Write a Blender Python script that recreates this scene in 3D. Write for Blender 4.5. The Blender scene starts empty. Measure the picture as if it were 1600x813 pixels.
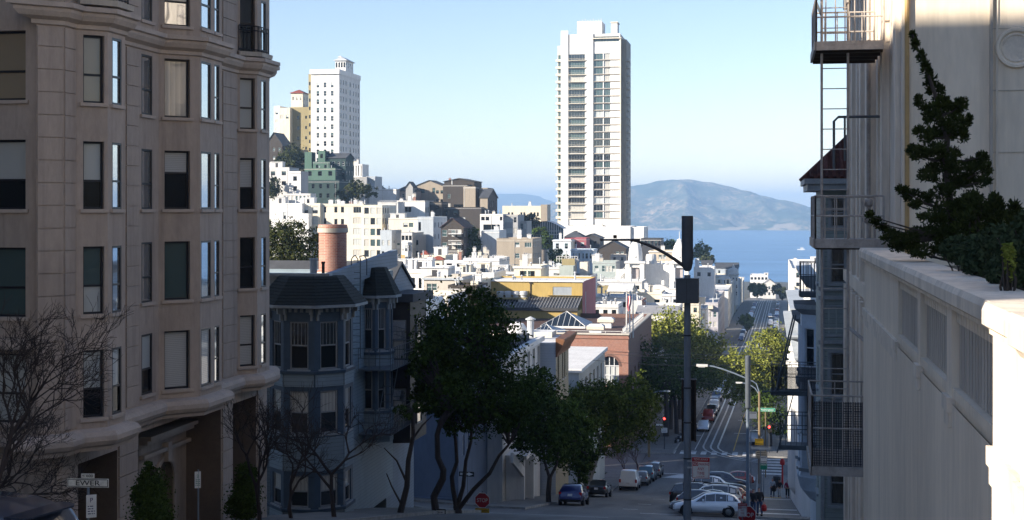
import bpy, bmesh, math, random
from mathutils import Vector, Matrix, noise
R = math.radians
rnd = random.Random(7)
scene = bpy.context.scene
COL = scene.collection

# ---------------------------------------------------------------- camera model
F = 2166.0; CX = 800.0; HY = 327.0; YAW = R(10.46)
SA, CA = math.sin(YAW), math.cos(YAW)
def at(px, py, Y):
    """world point seen at photo pixel (px, py) on the plane y = Y (street axis is +Y)"""
    u = (px - CX) / F
    t = Y / (CA + u * SA)
    return Vector((t * (-SA + u * CA), Y, -t * (py - HY) / F))
def xat(px, Y): return at(px, HY, Y).x
def yat(px, X):
    u = (px - CX) / F
    return X / (-SA + u * CA) * (CA + u * SA)
def depth(p): return -SA * p[0] + CA * p[1]

# ---------------------------------------------------------------- terrain
PROF = [(-400, 55), (-120, 18), (0, -2.2), (18, -5.6), (62, -14.0), (82, -18.2), (134, -27.5), (157, -30.2), (178, -30.9),
        (232, -33.5), (430, -40.2), (650, -43.2), (720, -46), (1000, -62), (1300, -72), (1600, -83), (1700, -86), (2000, -95)]
def sh(Y): return .013 * max(0.0, Y - 165)      # the street bends slightly east past the second crossing
def S(Y):
    if Y <= PROF[0][0]: return PROF[0][1]
    for (a, za), (b, zb) in zip(PROF, PROF[1:]):
        if Y <= b: return za + (zb - za) * (Y - a) / (b - a)
    return PROF[-1][1]
def G(X, Y):
    z = S(Y); X = X - sh(min(Y, 1200))
    if X < -17.5:
        near = max(0.0, min(1.0, (300 - Y) / 100))
        z += 0.05 * min(-17.5 - X, 120) * near
        k = min(1.0, (-17.5 - X) / 60)
        z += k * 66 * math.exp(-((X + 190) / 46) ** 2 / 2 - ((Y - 530) / 78) ** 2 / 2)
    elif X > 2.1:
        z -= 0.05 * min(X - 2.1, 200)
    if Y > 1650: z = min(z, -86)
    return z

# ---------------------------------------------------------------- materials
M = {}
def rgb(h):
    if isinstance(h, str):
        c = [int(h[i:i + 2], 16) / 255 for i in (0, 2, 4)]
        return tuple(x / 12.92 if x < .04045 else ((x + .055) / 1.055) ** 2.4 for x in c)
    return tuple(h)
def newmat(name):
    m = bpy.data.materials.new(name); m.use_nodes = True
    nt = m.node_tree; b = nt.nodes['Principled BSDF']
    return m, nt, b
def N(nt, t, **k):
    n = nt.nodes.new(t)
    for a, v in k.items(): setattr(n, a, v)
    return n
def mixc(nt, fac, a, b, mode='MIX'):
    n = N(nt, 'ShaderNodeMix', data_type='RGBA', blend_type=mode)
    for i, v in ((0, fac), (6, a), (7, b)):
        if hasattr(v, 'node'): nt.links.new(v, n.inputs[i])
        elif i == 0: n.inputs[i].default_value = v
        else: n.inputs[i].default_value = (*v[:3], 1)
    return n.outputs[2]
def noise_fac(nt, scale, detail=5, rough=.6, stretch=(1, 1, 1), lo=.35, hi=.65, co='Object'):
    tc = N(nt, 'ShaderNodeTexCoord'); mp = N(nt, 'ShaderNodeMapping'); mp.inputs['Scale'].default_value = stretch
    nz = N(nt, 'ShaderNodeTexNoise'); nz.inputs['Scale'].default_value = scale; nz.inputs['Detail'].default_value = detail
    nz.inputs['Roughness'].default_value = rough
    nt.links.new(tc.outputs[co], mp.inputs[0]); nt.links.new(mp.outputs[0], nz.inputs['Vector'])
    mr = N(nt, 'ShaderNodeMapRange'); mr.inputs[1].default_value = lo; mr.inputs[2].default_value = hi
    nt.links.new(nz.outputs[0], mr.inputs[0])
    return mr.outputs[0]
def bump(nt, b, h, strength=.3, dist=.02):
    n = N(nt, 'ShaderNodeBump'); n.inputs['Strength'].default_value = strength; n.inputs['Distance'].default_value = dist
    nt.links.new(h, n.inputs['Height']); nt.links.new(n.outputs[0], b.inputs['Normal'])
def simple(name, col, rough=.7, var=.25, scale=1.5, stretch=(1, 1, 1), metal=0, spec=.4, bmp=0, coat=0, streak=0):
    """painted / rendered surface: base colour with blotchy wear and finer grain"""
    c = rgb(col)
    m, nt, b = newmat(name)
    if var > 0:
        f1 = noise_fac(nt, scale, 6, .65, stretch); f2 = noise_fac(nt, scale * 9, 3, .6, stretch)
        d = tuple(x * (1 - var) for x in c); l = tuple(min(1, x * (1 + var * .35)) for x in c)
        o = mixc(nt, f1, d, l)
        o = mixc(nt, f2, tuple([1 - var * .35] * 3), (1, 1, 1), 'MIX') if False else mixc(nt, .18, o, mixc(nt, f2, tuple(x * .6 for x in c), l))
        nt.links.new(o, b.inputs['Base Color'])
        if streak:      # rain streaks and grime, runs of darker tone down the wall
            o = mixc(nt, noise_fac(nt, 1.0, 5, .65, (3.2, 3.2, .16), .50, .74), o, mixc(nt, streak, o, tuple(x * .38 for x in c))); o = mixc(nt, noise_fac(nt, .22, 4, .6, (1, 1, 1), .55, .7), o, mixc(nt, streak * .6, o, tuple(x * .55 for x in c)))
        nt.links.new(o, b.inputs['Base Color'])
        if bmp: bump(nt, b, f2, bmp)
    else: b.inputs['Base Color'].default_value = (*c, 1)
    b.inputs['Roughness'].default_value = rough; b.inputs['Metallic'].default_value = metal
    b.inputs['Specular IOR Level'].default_value = spec
    if coat: b.inputs['Coat Weight'].default_value = coat; b.inputs['Coat Roughness'].default_value = .05
    M[name] = m
    return m
def siding(name, col, pitch=.16, var=.2, dark=.62):
    """horizontal boards: a dark line under each board"""
    c = rgb(col); m, nt, b = newmat(name)
    tc = N(nt, 'ShaderNodeTexCoord'); sx = N(nt, 'ShaderNodeSeparateXYZ'); nt.links.new(tc.outputs['Object'], sx.inputs[0])
    mu = N(nt, 'ShaderNodeMath', operation='DIVIDE'); mu.inputs[1].default_value = pitch; nt.links.new(sx.outputs[2], mu.inputs[0])
    fr = N(nt, 'ShaderNodeMath', operation='FRACT'); nt.links.new(mu.outputs[0], fr.inputs[0])
    gt = N(nt, 'ShaderNodeMath', operation='GREATER_THAN'); gt.inputs[1].default_value = .86; nt.links.new(fr.outputs[0], gt.inputs[0])
    f1 = noise_fac(nt, .8, 6, .65, (1, 1, .35))
    o = mixc(nt, f1, tuple(x * (1 - var) for x in c), c)
    o = mixc(nt, gt.outputs[0], o, tuple(x * dark for x in c))
    nt.links.new(o, b.inputs['Base Color']); b.inputs['Roughness'].default_value = .65
    bump(nt, b, fr.outputs[0], .5, .02)
    M[name] = m
def brick(name, c1, c2, mortar, scale=1.0, rw=.22, rh=.075):
    m, nt, b = newmat(name)
    tc = N(nt, 'ShaderNodeTexCoord'); sx = N(nt, 'ShaderNodeSeparateXYZ'); nt.links.new(tc.outputs['Object'], sx.inputs[0])
    ad = N(nt, 'ShaderNodeMath', operation='ADD'); nt.links.new(sx.outputs[0], ad.inputs[0]); nt.links.new(sx.outputs[1], ad.inputs[1])
    cb = N(nt, 'ShaderNodeCombineXYZ'); nt.links.new(ad.outputs[0], cb.inputs[0]); nt.links.new(sx.outputs[2], cb.inputs[1])
    br = N(nt, 'ShaderNodeTexBrick'); nt.links.new(cb.outputs[0], br.inputs['Vector'])
    br.inputs['Scale'].default_value = scale; br.inputs['Brick Width'].default_value = rw; br.inputs['Row Height'].default_value = rh
    br.inputs['Mortar Size'].default_value = .008; br.inputs['Color1'].default_value = (*rgb(c1), 1)
    br.inputs['Color2'].default_value = (*rgb(c2), 1); br.inputs['Mortar'].default_value = (*rgb(mortar), 1)
    f = noise_fac(nt, .9, 6, .7)
    o = mixc(nt, f, mixc(nt, .28, br.outputs[0], rgb(mortar)), br.outputs[0])
    nt.links.new(o, b.inputs['Base Color']); b.inputs['Roughness'].default_value = .85
    M[name] = m
def leafmat(name, dark, light, rough=.55, trans=.0):
    m, nt, b = newmat(name)
    g = N(nt, 'ShaderNodeNewGeometry')
    f = noise_fac(nt, .9, 3, .6)
    o = mixc(nt, g.outputs['Random Per Island'], rgb(dark), rgb(light))
    o = mixc(nt, f, mixc(nt, .5, o, rgb(dark)), o)
    nt.links.new(o, b.inputs['Base Color']); b.inputs['Roughness'].default_value = rough
    b.inputs['Specular IOR Level'].default_value = .04; b.inputs['Roughness'].default_value = .95
    M[name] = m
def glassmat(name, base, rough=.04, ior=1.75, wob=.0, coat=0):
    m, nt, b = newmat(name)
    b.inputs['Base Color'].default_value = (*rgb(base), 1); b.inputs['Roughness'].default_value = rough
    b.inputs['IOR'].default_value = ior
    if coat:
        b.inputs['Coat Weight'].default_value = 1; b.inputs['Coat Roughness'].default_value = .03; b.inputs['Coat IOR'].default_value = 1.6
        b.inputs['Roughness'].default_value = .6
    if wob: bump(nt, b, noise_fac(nt, .7, 2, .4), wob, .05)
    M[name] = m
    return m
def blindmat(name, col, pitch, horiz=True):
    c = rgb(col); m, nt, b = newmat(name)
    tc = N(nt, 'ShaderNodeTexCoord'); sx = N(nt, 'ShaderNodeSeparateXYZ'); nt.links.new(tc.outputs['Object'], sx.inputs[0])
    mu = N(nt, 'ShaderNodeMath', operation='DIVIDE'); mu.inputs[1].default_value = pitch; nt.links.new(sx.outputs[2 if horiz else 0], mu.inputs[0])
    fr = N(nt, 'ShaderNodeMath', operation='FRACT'); nt.links.new(mu.outputs[0], fr.inputs[0])
    o = mixc(nt, fr.outputs[0], tuple(x * .6 for x in c), c)
    nt.links.new(o, b.inputs['Base Color']); b.inputs['Roughness'].default_value = .6
    b.inputs['Coat Weight'].default_value = 1; b.inputs['Coat Roughness'].default_value = .03; b.inputs['Coat IOR'].default_value = 1.6
    M[name] = m

# ground
def asphalt():
    m, nt, b = newmat('asphalt')
    f1 = noise_fac(nt, .35, 6, .7, (1, .25, 1)); f2 = noise_fac(nt, 14, 4, .7); f3 = noise_fac(nt, .12, 4, .6, (3, .4, 1), .5, .62)
    o = mixc(nt, f1, (.08, .08, .083), (.135, .134, .13)); o = mixc(nt, .3, o, mixc(nt, f2, (.06, .06, .06), (.19, .19, .19)))
    o = mixc(nt, f3, o, mixc(nt, .5, o, (.03, .03, .032)))
    nt.links.new(o, b.inputs['Base Color']); b.inputs['Roughness'].default_value = .8
    bump(nt, b, f2, .3, .01); M['asphalt'] = m
def concrete_slabs():
    m, nt, b = newmat('sidewalk_concrete')
    tc = N(nt, 'ShaderNodeTexCoord'); br = N(nt, 'ShaderNodeTexBrick'); nt.links.new(tc.outputs['Object'], br.inputs['Vector'])
    br.offset = 0; br.inputs['Scale'].default_value = 1; br.inputs['Brick Width'].default_value = .95; br.inputs['Row Height'].default_value = .95
    br.inputs['Mortar Size'].default_value = .012
    br.inputs['Color1'].default_value = (.15, .147, .14, 1); br.inputs['Color2'].default_value = (.19, .185, .175, 1); br.inputs['Mortar'].default_value = (.09, .09, .085, 1)
    f = noise_fac(nt, .6, 6, .7); f2 = noise_fac(nt, 6, 3, .6, lo=.62, hi=.7)
    o = mixc(nt, f, mixc(nt, .4, br.outputs[0], (.07, .07, .067)), br.outputs[0]); o = mixc(nt, f2, o, mixc(nt, .5, o, (.06, .06, .06)))
    nt.links.new(o, b.inputs['Base Color']); b.inputs['Roughness'].default_value = .85; M['sidewalk_concrete'] = m
asphalt(); concrete_slabs()
simple('kerb', (.30, .29, .27), .8, .4, 2); simple('kerb_red', (.25, .03, .025), .7, .4, 2)
simple('paint_white', (.62, .62, .60), .6, .45, 3); simple('paint_yellow', (.6, .38, .03), .6, .3, 3)
simple('rail_steel', (.35, .35, .36), .3, .2, 3, metal=.8); simple('rail_bed', (.58, .58, .57), .8, .35, 1)
simple('soil', (.10, .09, .06), .9, .5, .2)
# walls
simple('taupe', (.47, .385, .325), .85, .16, .9, (1, 1, .4), bmp=.15, streak=.45)
simple('taupe_trim', (.52, .43, .365), .8, .18, 1.5, bmp=.1)
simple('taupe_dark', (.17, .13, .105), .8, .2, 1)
simple('beige', (.88, .755, .60), .85, .14, .7, (1, 1, .25), bmp=.1, streak=.28)
simple('beige_trim', (.84, .73, .60), .8, .25, 1.2, (1, 1, .3), bmp=.1, streak=.55)
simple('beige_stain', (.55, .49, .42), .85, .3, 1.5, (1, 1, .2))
simple('ochre', (.55, .36, .16), .85, .2, 1)
siding('blue_siding', (.24, .31, .36)); simple('blue_trim', (.06, .095, .14), .5, .25, 2); simple('pale_trim', (.32, .35, .37), .55, .25, 2)
simple('slate_shingle', (.022, .028, .027), .85, .4, 6, (1, 1, 3), bmp=.4)
siding('pale_blue_siding', (.20, .25, .31)); siding('grey_green_siding', (.33, .39, .38)); simple('grey_green', (.35, .40, .39), .7, .2, 1.5)
siding('ice_siding', (.60, .67, .73), .2); simple('ice', (.50, .58, .66), .6, .15, 1)
simple('dark_bay', (.03, .03, .035), .6, .3, 2)
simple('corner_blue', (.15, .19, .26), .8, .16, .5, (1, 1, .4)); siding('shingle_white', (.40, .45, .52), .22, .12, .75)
siding('ochre_siding', (.32, .27, .18), .2)
simple('cornice_brown', (.17, .075, .035), .6, .3, 2, bmp=.1)
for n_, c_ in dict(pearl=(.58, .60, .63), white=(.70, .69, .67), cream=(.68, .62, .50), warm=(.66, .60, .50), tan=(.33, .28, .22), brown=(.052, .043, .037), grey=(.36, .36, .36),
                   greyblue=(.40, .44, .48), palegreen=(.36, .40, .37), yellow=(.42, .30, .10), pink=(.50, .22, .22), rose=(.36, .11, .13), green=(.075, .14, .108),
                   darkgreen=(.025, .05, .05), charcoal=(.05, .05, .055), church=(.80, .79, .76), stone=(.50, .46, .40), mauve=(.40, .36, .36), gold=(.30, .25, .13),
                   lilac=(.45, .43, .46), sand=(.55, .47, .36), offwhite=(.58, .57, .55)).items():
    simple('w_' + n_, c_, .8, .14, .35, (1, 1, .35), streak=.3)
for n_, c_ in dict(white=(.70, .70, .69), grey=(.30, .30, .31), tar=(.045, .045, .05), brown=(.085, .045, .035), slate=(.07, .075, .085), silver=(.50, .52, .54),
                   red=(.24, .055, .035), sandy=(.50, .44, .35)).items():
    simple('r_' + n_, c_, .8, .3, .5)
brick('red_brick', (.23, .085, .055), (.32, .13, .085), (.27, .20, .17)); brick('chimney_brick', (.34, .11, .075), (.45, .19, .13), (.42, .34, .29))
brick('shaded_old_brick', (.12, .05, .04), (.16, .07, .05), (.15, .11, .095))  # darkened so the brick itself carries the shade of the hall side walls
# metals, glass, small
simple('galv', (.19, .235, .29), .55, .22, 5, (1, 1, .3), metal=.2); simple('dark_paint', (.035, .04, .05), .45, .2, 3)
simple('antenna_grey', (.075, .09, .11), .6, .2, 2)
simple('iron_black', (.012, .012, .014), .5, .2, 4); simple('iron_beige', (.46, .41, .37), .6, .35, 4); simple('iron_grey', (.10, .12, .14), .6, .3, 4)
simple('mesh_dark', (.045, .043, .05), .7, .3, 5)
simple('wood_pole', (.22, .16, .09), .8, .4, 3, (4, 4, .4)); simple('bronze', (.05, .035, .025), .6, .3, 3)
simple('frame_dark', (.018, .018, .024), .4, .1, 3); simple('frame_white', (.62, .63, .64), .5, .15, 3); simple('frame_blue', (.10, .13, .18), .5, .2, 3)
simple('frame_grey', (.30, .31, .32), .5, .2, 3)
glassmat('glass', (.012, .016, .02), .03, 1.9, .05); glassmat('glass_dark', (.006, .008, .01), .08, 1.5); glassmat('glass_teal', (.05, .085, .085), .04, 1.8, .05)
glassmat('blind_plain', (.42, .44, .43), coat=1); glassmat('curtain_tan', (.26, .20, .12), coat=1); blindmat('blind_slat', (.55, .56, .56), .055); blindmat('curtain', (.55, .53, .48), .16, False)
glassmat('glass_sky', (.02, .03, .05), .04, 1.7); glassmat('glass_mirror', (.60, .63, .66), .03, 1.6, .03); M['glass_mirror'].node_tree.nodes['Principled BSDF'].inputs['Metallic'].default_value = .8
simple('sign_white', (.72, .72, .70), .45, .12, 6); simple('sign_red', (.42, .018, .022), .4, .12, 5); simple('sign_yellow', (.70, .42, .02), .45, .12, 5)
simple('sign_green', (.01, .22, .13), .45, .12, 5); simple('sign_black', (.012, .012, .012), .5, 0); simple('sign_cream', (.75, .73, .66), .6, .3, 8)
simple('tyre', (.012, .012, .013), .85, .2, 8); simple('rim', (.14, .145, .15), .3, .1, 5, metal=.8); simple('under', (.01, .01, .01), .9, 0)
glassmat('lamp_clear', (.6, .62, .65), .1, 1.5); glassmat('lamp_red', (.35, .01, .01), .15, 1.5); simple('plate', (.6, .6, .62), .5, .1, 5)
for n_, c_ in dict(white=(.72, .74, .77), blue=(.012, .022, .11), black=(.012, .012, .014), silver=(.42, .44, .46), grey=(.12, .125, .13), navy=(.02, .03, .06), darkred=(.16, .012, .012),
                   tan=(.30, .25, .18), teal=(.05, .12, .17), red=(.3, .03, .02)).items():
    m = simple('car_' + n_, c_, .35, 0, coat=1); m.node_tree.nodes['Principled BSDF'].inputs['Metallic'].default_value = .2
simple('skin', (.42, .24, .17), .6, .1, 8); simple('hair_dark', (.025, .018, .014), .7, .2, 20); simple('hair_red', (.16, .05, .03), .7, .2, 20)
for n_, c_ in dict(denim=(.05, .08, .16), paleblue=(.35, .42, .52), black=(.012, .012, .014), white=(.6, .6, .6), crimson=(.25, .015, .06), dark=(.02, .018, .02)).items(): simple('cloth_' + n_, c_, .9, .3, 9)
simple('plastic_red', (.45, .02, .02), .5, .2, 8)
leafmat('leaf_dark', (.024, .042, .010), (.085, .13, .026)); leafmat('leaf_mid', (.032, .05, .011), (.13, .165, .034)); leafmat('leaf_sun', (.085, .105, .018), (.33, .34, .075))  # leaf_sun has sunlight put into its leaf colour
leafmat('leaf_olive', (.025, .035, .012), (.085, .09, .035)); leafmat('leaf_juniper', (.020, .029, .008), (.068, .084, .022)); leafmat('leaf_bush', (.022, .038, .020), (.08, .11, .055)); leafmat('leaf_bright', (.09, .13, .02), (.3, .33, .08))
simple('bark', (.06, .047, .04), .9, .4, 4, (3, 3, .5), bmp=.5); simple('bark_pale', (.17, .16, .15), .9, .4, 3, (3, 3, .5), bmp=.4); simple('twig', (.04, .03, .028), .9, .2, 4)
simple('twig_red', (.10, .055, .05), .9, .2, 4)
m, nt, b = newmat('signal_red'); b.inputs['Base Color'].default_value = (.5, .01, .01, 1); b.inputs['Emission Color'].default_value = (1, .05, .04, 1); b.inputs['Emission Strength'].default_value = 3.0; M['signal_red'] = m
def tiles():
    m, nt, b = newmat('red_tile')
    f1 = noise_fac(nt, 3, 4, .6); o = mixc(nt, f1, (.045, .014, .010), (.12, .04, .028)); nt.links.new(o, b.inputs['Base Color']); b.inputs['Roughness'].default_value = .8; M['red_tile'] = m
tiles()

# ---------------------------------------------------------------- mesh builder
class MB:
    def __init__(s): s.v = []; s.f = []; s.m = []; s.mats = []
    def mi(s, k):
        if k not in s.mats: s.mats.append(k)
        return s.mats.index(k)
    def poly(s, pts, k):
        i = len(s.v); s.v += [tuple(p) for p in pts]; s.f.append(tuple(range(i, i + len(pts)))); s.m.append(s.mi(k))
    def box(s, x0, x1, y0, y1, z0, z1, k):
        i = len(s.v)
        s.v += [(x0, y0, z0), (x1, y0, z0), (x1, y1, z0), (x0, y1, z0), (x0, y0, z1), (x1, y0, z1), (x1, y1, z1), (x0, y1, z1)]
        for q in ((0, 3, 2, 1), (4, 5, 6, 7), (0, 1, 5, 4), (1, 2, 6, 5), (2, 3, 7, 6), (3, 0, 4, 7)):
            s.f.append(tuple(i + j for j in q)); s.m.append(s.mi(k))
    def obox(s, c, u, v, w, k):
        c, u, v, w = Vector(c), Vector(u), Vector(v), Vector(w); i = len(s.v)
        for sz in (-1, 1):
            for sx, sy in ((-1, -1), (1, -1), (1, 1), (-1, 1)): s.v.append(tuple(c + u * sx + v * sy + w * sz))
        for q in ((0, 3, 2, 1), (4, 5, 6, 7), (0, 1, 5, 4), (1, 2, 6, 5), (2, 3, 7, 6), (3, 0, 4, 7)):
            s.f.append(tuple(i + j for j in q)); s.m.append(s.mi(k))
    def prism(s, pts, z0, z1, k, top=None, cap=True):
        """vertical prism over a counter-clockwise plan; z0/z1 may be functions of (x, y)"""
        n = len(pts); i = len(s.v)
        g = lambda z, p: z(p[0], p[1]) if callable(z) else z
        s.v += [(p[0], p[1], g(z0, p)) for p in pts] + [(p[0], p[1], g(z1, p)) for p in pts]
        for a in range(n):
            b_ = (a + 1) % n; s.f.append((i + a, i + b_, i + n + b_, i + n + a)); s.m.append(s.mi(k))
        if cap:
            s.f.append(tuple(i + n + a for a in range(n))); s.m.append(s.mi(top or k))
            s.f.append(tuple(i + a for a in reversed(range(n)))); s.m.append(s.mi(k))
    def loft(s, r0, r1, k):
        n = len(r0); i = len(s.v); s.v += [tuple(p) for p in r0] + [tuple(p) for p in r1]
        for a in range(n):
            b_ = (a + 1) % n; s.f.append((i + a, i + b_, i + n + b_, i + n + a)); s.m.append(s.mi(k))
    def tube(s, pts, rad, k, n=6, caps=True):
        pts = [Vector(p) for p in pts]
        if not hasattr(rad, '__len__'): rad = [rad] * len(pts)
        rings = []; up = Vector((0, 0, 1)); ref = None
        for j, p in enumerate(pts):
            d = (pts[min(j + 1, len(pts) - 1)] - pts[max(j - 1, 0)])
            if d.length < 1e-9: d = Vector((0, 0, 1))
            d.normalize()
            if ref is None: ref = Vector((1, 0, 0)) if abs(d.x) < .9 else Vector((0, 1, 0))
            u = (ref - d * ref.dot(d)); u.normalize(); w = d.cross(u); ref = u
            i = len(s.v); rings.append(i)
            for a in range(n):
                t = 2 * math.pi * a / n; s.v.append(tuple(p + (u * math.cos(t) + w * math.sin(t)) * rad[j]))
        km = s.mi(k)
        for i0, i1 in zip(rings, rings[1:]):
            for a in range(n):
                b_ = (a + 1) % n; s.f.append((i0 + a, i0 + b_, i1 + b_, i1 + a)); s.m.append(km)
        if caps:
            s.f.append(tuple(rings[0] + a for a in reversed(range(n)))); s.m.append(km)
            s.f.append(tuple(rings[-1] + a for a in range(n))); s.m.append(km)
    def lathe(s, prof, c, k, n=16):
        rings = []
        for r, z in prof:
            rings.append(len(s.v))
            for a in range(n):
                t = 2 * math.pi * a / n; s.v.append((c[0] + r * math.cos(t), c[1] + r * math.sin(t), c[2] + z))
        km = s.mi(k)
        for i0, i1 in zip(rings, rings[1:]):
            for a in range(n):
                b_ = (a + 1) % n; s.f.append((i0 + a, i0 + b_, i1 + b_, i1 + a)); s.m.append(km)
        s.f.append(tuple(rings[-1] + a for a in range(n))); s.m.append(km)
        s.f.append(tuple(rings[0] + a for a in reversed(range(n)))); s.m.append(km)
    def leaf(s, p, size, k, nrm=None):
        d = Vector((rnd.gauss(0, 1), rnd.gauss(0, 1), rnd.gauss(0, 1)))
        if nrm is not None: d = d * .7 + Vector(nrm)
        d.normalize(); u = d.orthogonal().normalized(); a = rnd.random() * 6.28
        w = d.cross(u); u, w = u * math.cos(a) + w * math.sin(a), w * math.cos(a) - u * math.sin(a)
        l = size * (.7 + .6 * rnd.random()); h = l * .55; p = Vector(p)
        i = len(s.v); s.v += [tuple(p - u * l), tuple(p + w * h * .9), tuple(p + u * l), tuple(p - w * h)]
        s.f.append((i, i + 1, i + 2, i + 3)); s.m.append(s.mi(k))
    def wall(s, O, U, W, z0, z1, holes, k, reveal=.12, rk=None):
        """vertical wall panel seen from outside: O left foot, U to the right; rectangular openings with reveals"""
        O = Vector((O[0], O[1], 0)); U = Vector((U[0], U[1], 0)); Nn = Vector((U.y, -U.x, 0)); rk = rk or k
        us = sorted({0.0, W, *[h[0] for h in holes], *[h[1] for h in holes]}); zs = sorted({z0, z1, *[h[2] for h in holes], *[h[3] for h in holes]})
        P = lambda u, z, d=0: O + U * u - Nn * d + Vector((0, 0, z))
        for ua, ub in zip(us, us[1:]):
            for za, zb in zip(zs, zs[1:]):
                uc, zc = (ua + ub) / 2, (za + zb) / 2
                if any(h[0] < uc < h[1] and h[2] < zc < h[3] for h in holes): continue
                s.poly([P(ua, za), P(ub, za), P(ub, zb), P(ua, zb)], k)
        for a, b_, c, d in holes:
            r = reveal
            s.poly([P(a, c), P(a, d), P(a, d, r), P(a, c, r)][::-1], rk); s.poly([P(b_, c), P(b_, d), P(b_, d, r), P(b_, c, r)], rk)
            s.poly([P(a, d), P(b_, d), P(b_, d, r), P(a, d, r)][::-1], rk); s.poly([P(a, c), P(b_, c), P(b_, c, r), P(a, c, r)], rk)
    def mesh(s, name, smooth=False):
        me = bpy.data.meshes.new(name); me.from_pydata(s.v, [], s.f)
        for k in s.mats: me.materials.append(M[k])
        me.polygons.foreach_set('material_index', s.m)
        if smooth: me.polygons.foreach_set('use_smooth', [True] * len(s.f))
        me.update(); return me
    def build(s, name, parent=None, loc=(0, 0, 0), rz=0, smooth=False):
        return put(name, s.mesh(name, smooth), parent, loc, rz)
def put(name, me, parent=None, loc=(0, 0, 0), rz=0):
    o = bpy.data.objects.new(name, me); COL.objects.link(o); o.location = loc; o.rotation_euler = (0, 0, rz)
    if parent is not None: o.parent = parent
    return o
def tag(o, label, cat, group=None):
    o['label'] = label; o['category'] = cat
    if group: o['group'] = group
    return o
def thing(name, label, cat, loc=(0, 0, 0), rz=0, group=None):
    return tag(put(name, None, None, loc, rz), label, cat, group)
def struct(o, kind='structure'): o['kind'] = kind; return o
def copy_tree(root, loc=None, rz=None, label=None):
    def rec(o, par):
        c = o.copy(); COL.objects.link(c)
        if par is not None: c.parent = par
        for ch in list(o.children): rec(ch, c)
        return c
    c = rec(root, None)
    if loc is not None: c.location = loc
    if rz is not None: c.rotation_euler = (0, 0, rz)
    if label: c['label'] = label
    return c
def text(body, size, mat, parent, loc, name='lettering', rot=(math.pi / 2, 0, 0), width=None, depth_=.004):
    cu = bpy.data.curves.new(name, 'FONT'); cu.body = body; cu.size = size; cu.align_x = 'CENTER'; cu.align_y = 'CENTER'; cu.extrude = depth_
    o = bpy.data.objects.new(name, cu); COL.objects.link(o); bpy.context.view_layer.update()
    me = bpy.data.meshes.new_from_object(o.evaluated_get(bpy.context.evaluated_depsgraph_get()))
    bpy.data.objects.remove(o); me.materials.clear(); me.materials.append(M[mat])
    r = put(name, me, parent, loc); r.rotation_euler = rot
    if width:
        xs = [v.co.x for v in me.vertices]; w = max(xs) - min(xs); r.scale.x = width / w if w > 0 else 1
    return r

# ---------------------------------------------------------------- windows
WIN = {}
def window_mesh(w, h, up='glass', lo='glass', frame='frame_dark', rail=.5, reveal=.12, fw=.05, mull=0, sill=None, case=None, bars=0):
    key = (round(w, 2), round(h, 2), up, lo, frame, rail, round(reveal, 3), fw, mull, sill, case, bars)
    if key in WIN: return WIN[key]
    m = MB(); y = reveal; x = w / 2
    f = lambda a, b_, c, d, t=.045: m.box(a, b_, y - t, y + .03, c, d, frame)
    f(-x, -x + fw, 0, h); f(x - fw, x, 0, h); f(-x + fw, x - fw, 0, fw); f(-x + fw, x - fw, h - fw, h)
    zr = h * rail if rail else fw
    if rail: f(-x + fw, x - fw, zr - fw * .5, zr + fw * .5, .035)
    for q in range(mull):
        xm = -x + w * (q + 1) / (mull + 1); f(xm - fw * .4, xm + fw * .4, fw, h - fw, .03)
    for q in range(bars):
        xm = -x + w * (q + 1) / (bars + 1); f(xm - .011, xm + .011, zr, h - fw, .02)
    if rail: m.poly([(-x, y, 0), (x, y, 0), (x, y, zr), (-x, y, zr)], lo)
    m.poly([(-x, y, zr if rail else 0), (x, y, zr if rail else 0), (x, y, h), (-x, y, h)], up)
    if sill: m.box(-x - .09, x + .09, -.07, y - .05, -.09, -.003, sill)
    if case:
        t = .1; m.box(-x - t, -x - .002, -.035, .01, 0, h + t, case); m.box(x + .002, x + t, -.035, .01, 0, h + t, case); m.box(-x - .002, x + .002, -.035, .01, h + .002, h + t, case)
    WIN[key] = m.mesh('window'); return WIN[key]
# ================================================================ THE SETTING
def grid_sheet(name, xs, ys, zf, mat, kind='structure'):
    m = MB(); k = m.mi(mat); nx = len(xs)
    m.v = [(x + (sh(min(y, 1200)) if abs(x) < 40 else 0), y, zf(x, y)) for y in ys for x in xs]
    for j in range(len(ys) - 1):
        for i in range(nx - 1):
            a = j * nx + i; m.f.append((a, a + 1, a + nx + 1, a + nx)); m.m.append(k)
    return struct(m.build(name), kind)
def ysamp(a, b, step):
    ks = [p[0] for p in PROF if a < p[0] < b]; n = max(1, int((b - a) / step))
    return sorted(set([round(a + (b - a) * i / n, 3) for i in range(n + 1)] + ks))
xs = [-3000, -1500, -800, -500, -400] + list(range(-340, -40, 20)) + [-40, -30, -24, -17.5, -15, -8, -1.2, 2.1, 10, 20, 40, 80, 150, 300, 600, 1200, 3000]
grid_sheet('ground', xs, ysamp(-400, 2000, 12), lambda x, y: G(x + (sh(min(y, 1200)) if abs(x) < 40 else 0), y) - .4, 'soil')
XL, XR, KL, KR = -17.5, 2.1, -15.0, -1.2
KN = -11.8                                          # left kerb past the second crossing
def road(name, x0, x1, y0, y1, zoff=0, mat='asphalt', nx=4, bend=True):
    m = MB(); k = m.mi(mat); ys = ysamp(y0, y1, 3); n = nx + 1
    for y in ys:
        for i in range(n):
            x = x0 + (x1 - x0) * i / nx; xx = x + (sh(y) if bend else 0); m.v.append((xx, y, G(xx, y) + zoff))
    for j in range(len(ys) - 1):
        for i in range(nx):
            a = j * n + i; m.f.append((a, a + 1, a + n + 1, a + n)); m.m.append(k)
    return struct(m.build(name))
C0, C1, W0, W1 = 74.5, 85.8, 160.0, 175.0          # the two cross streets
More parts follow.
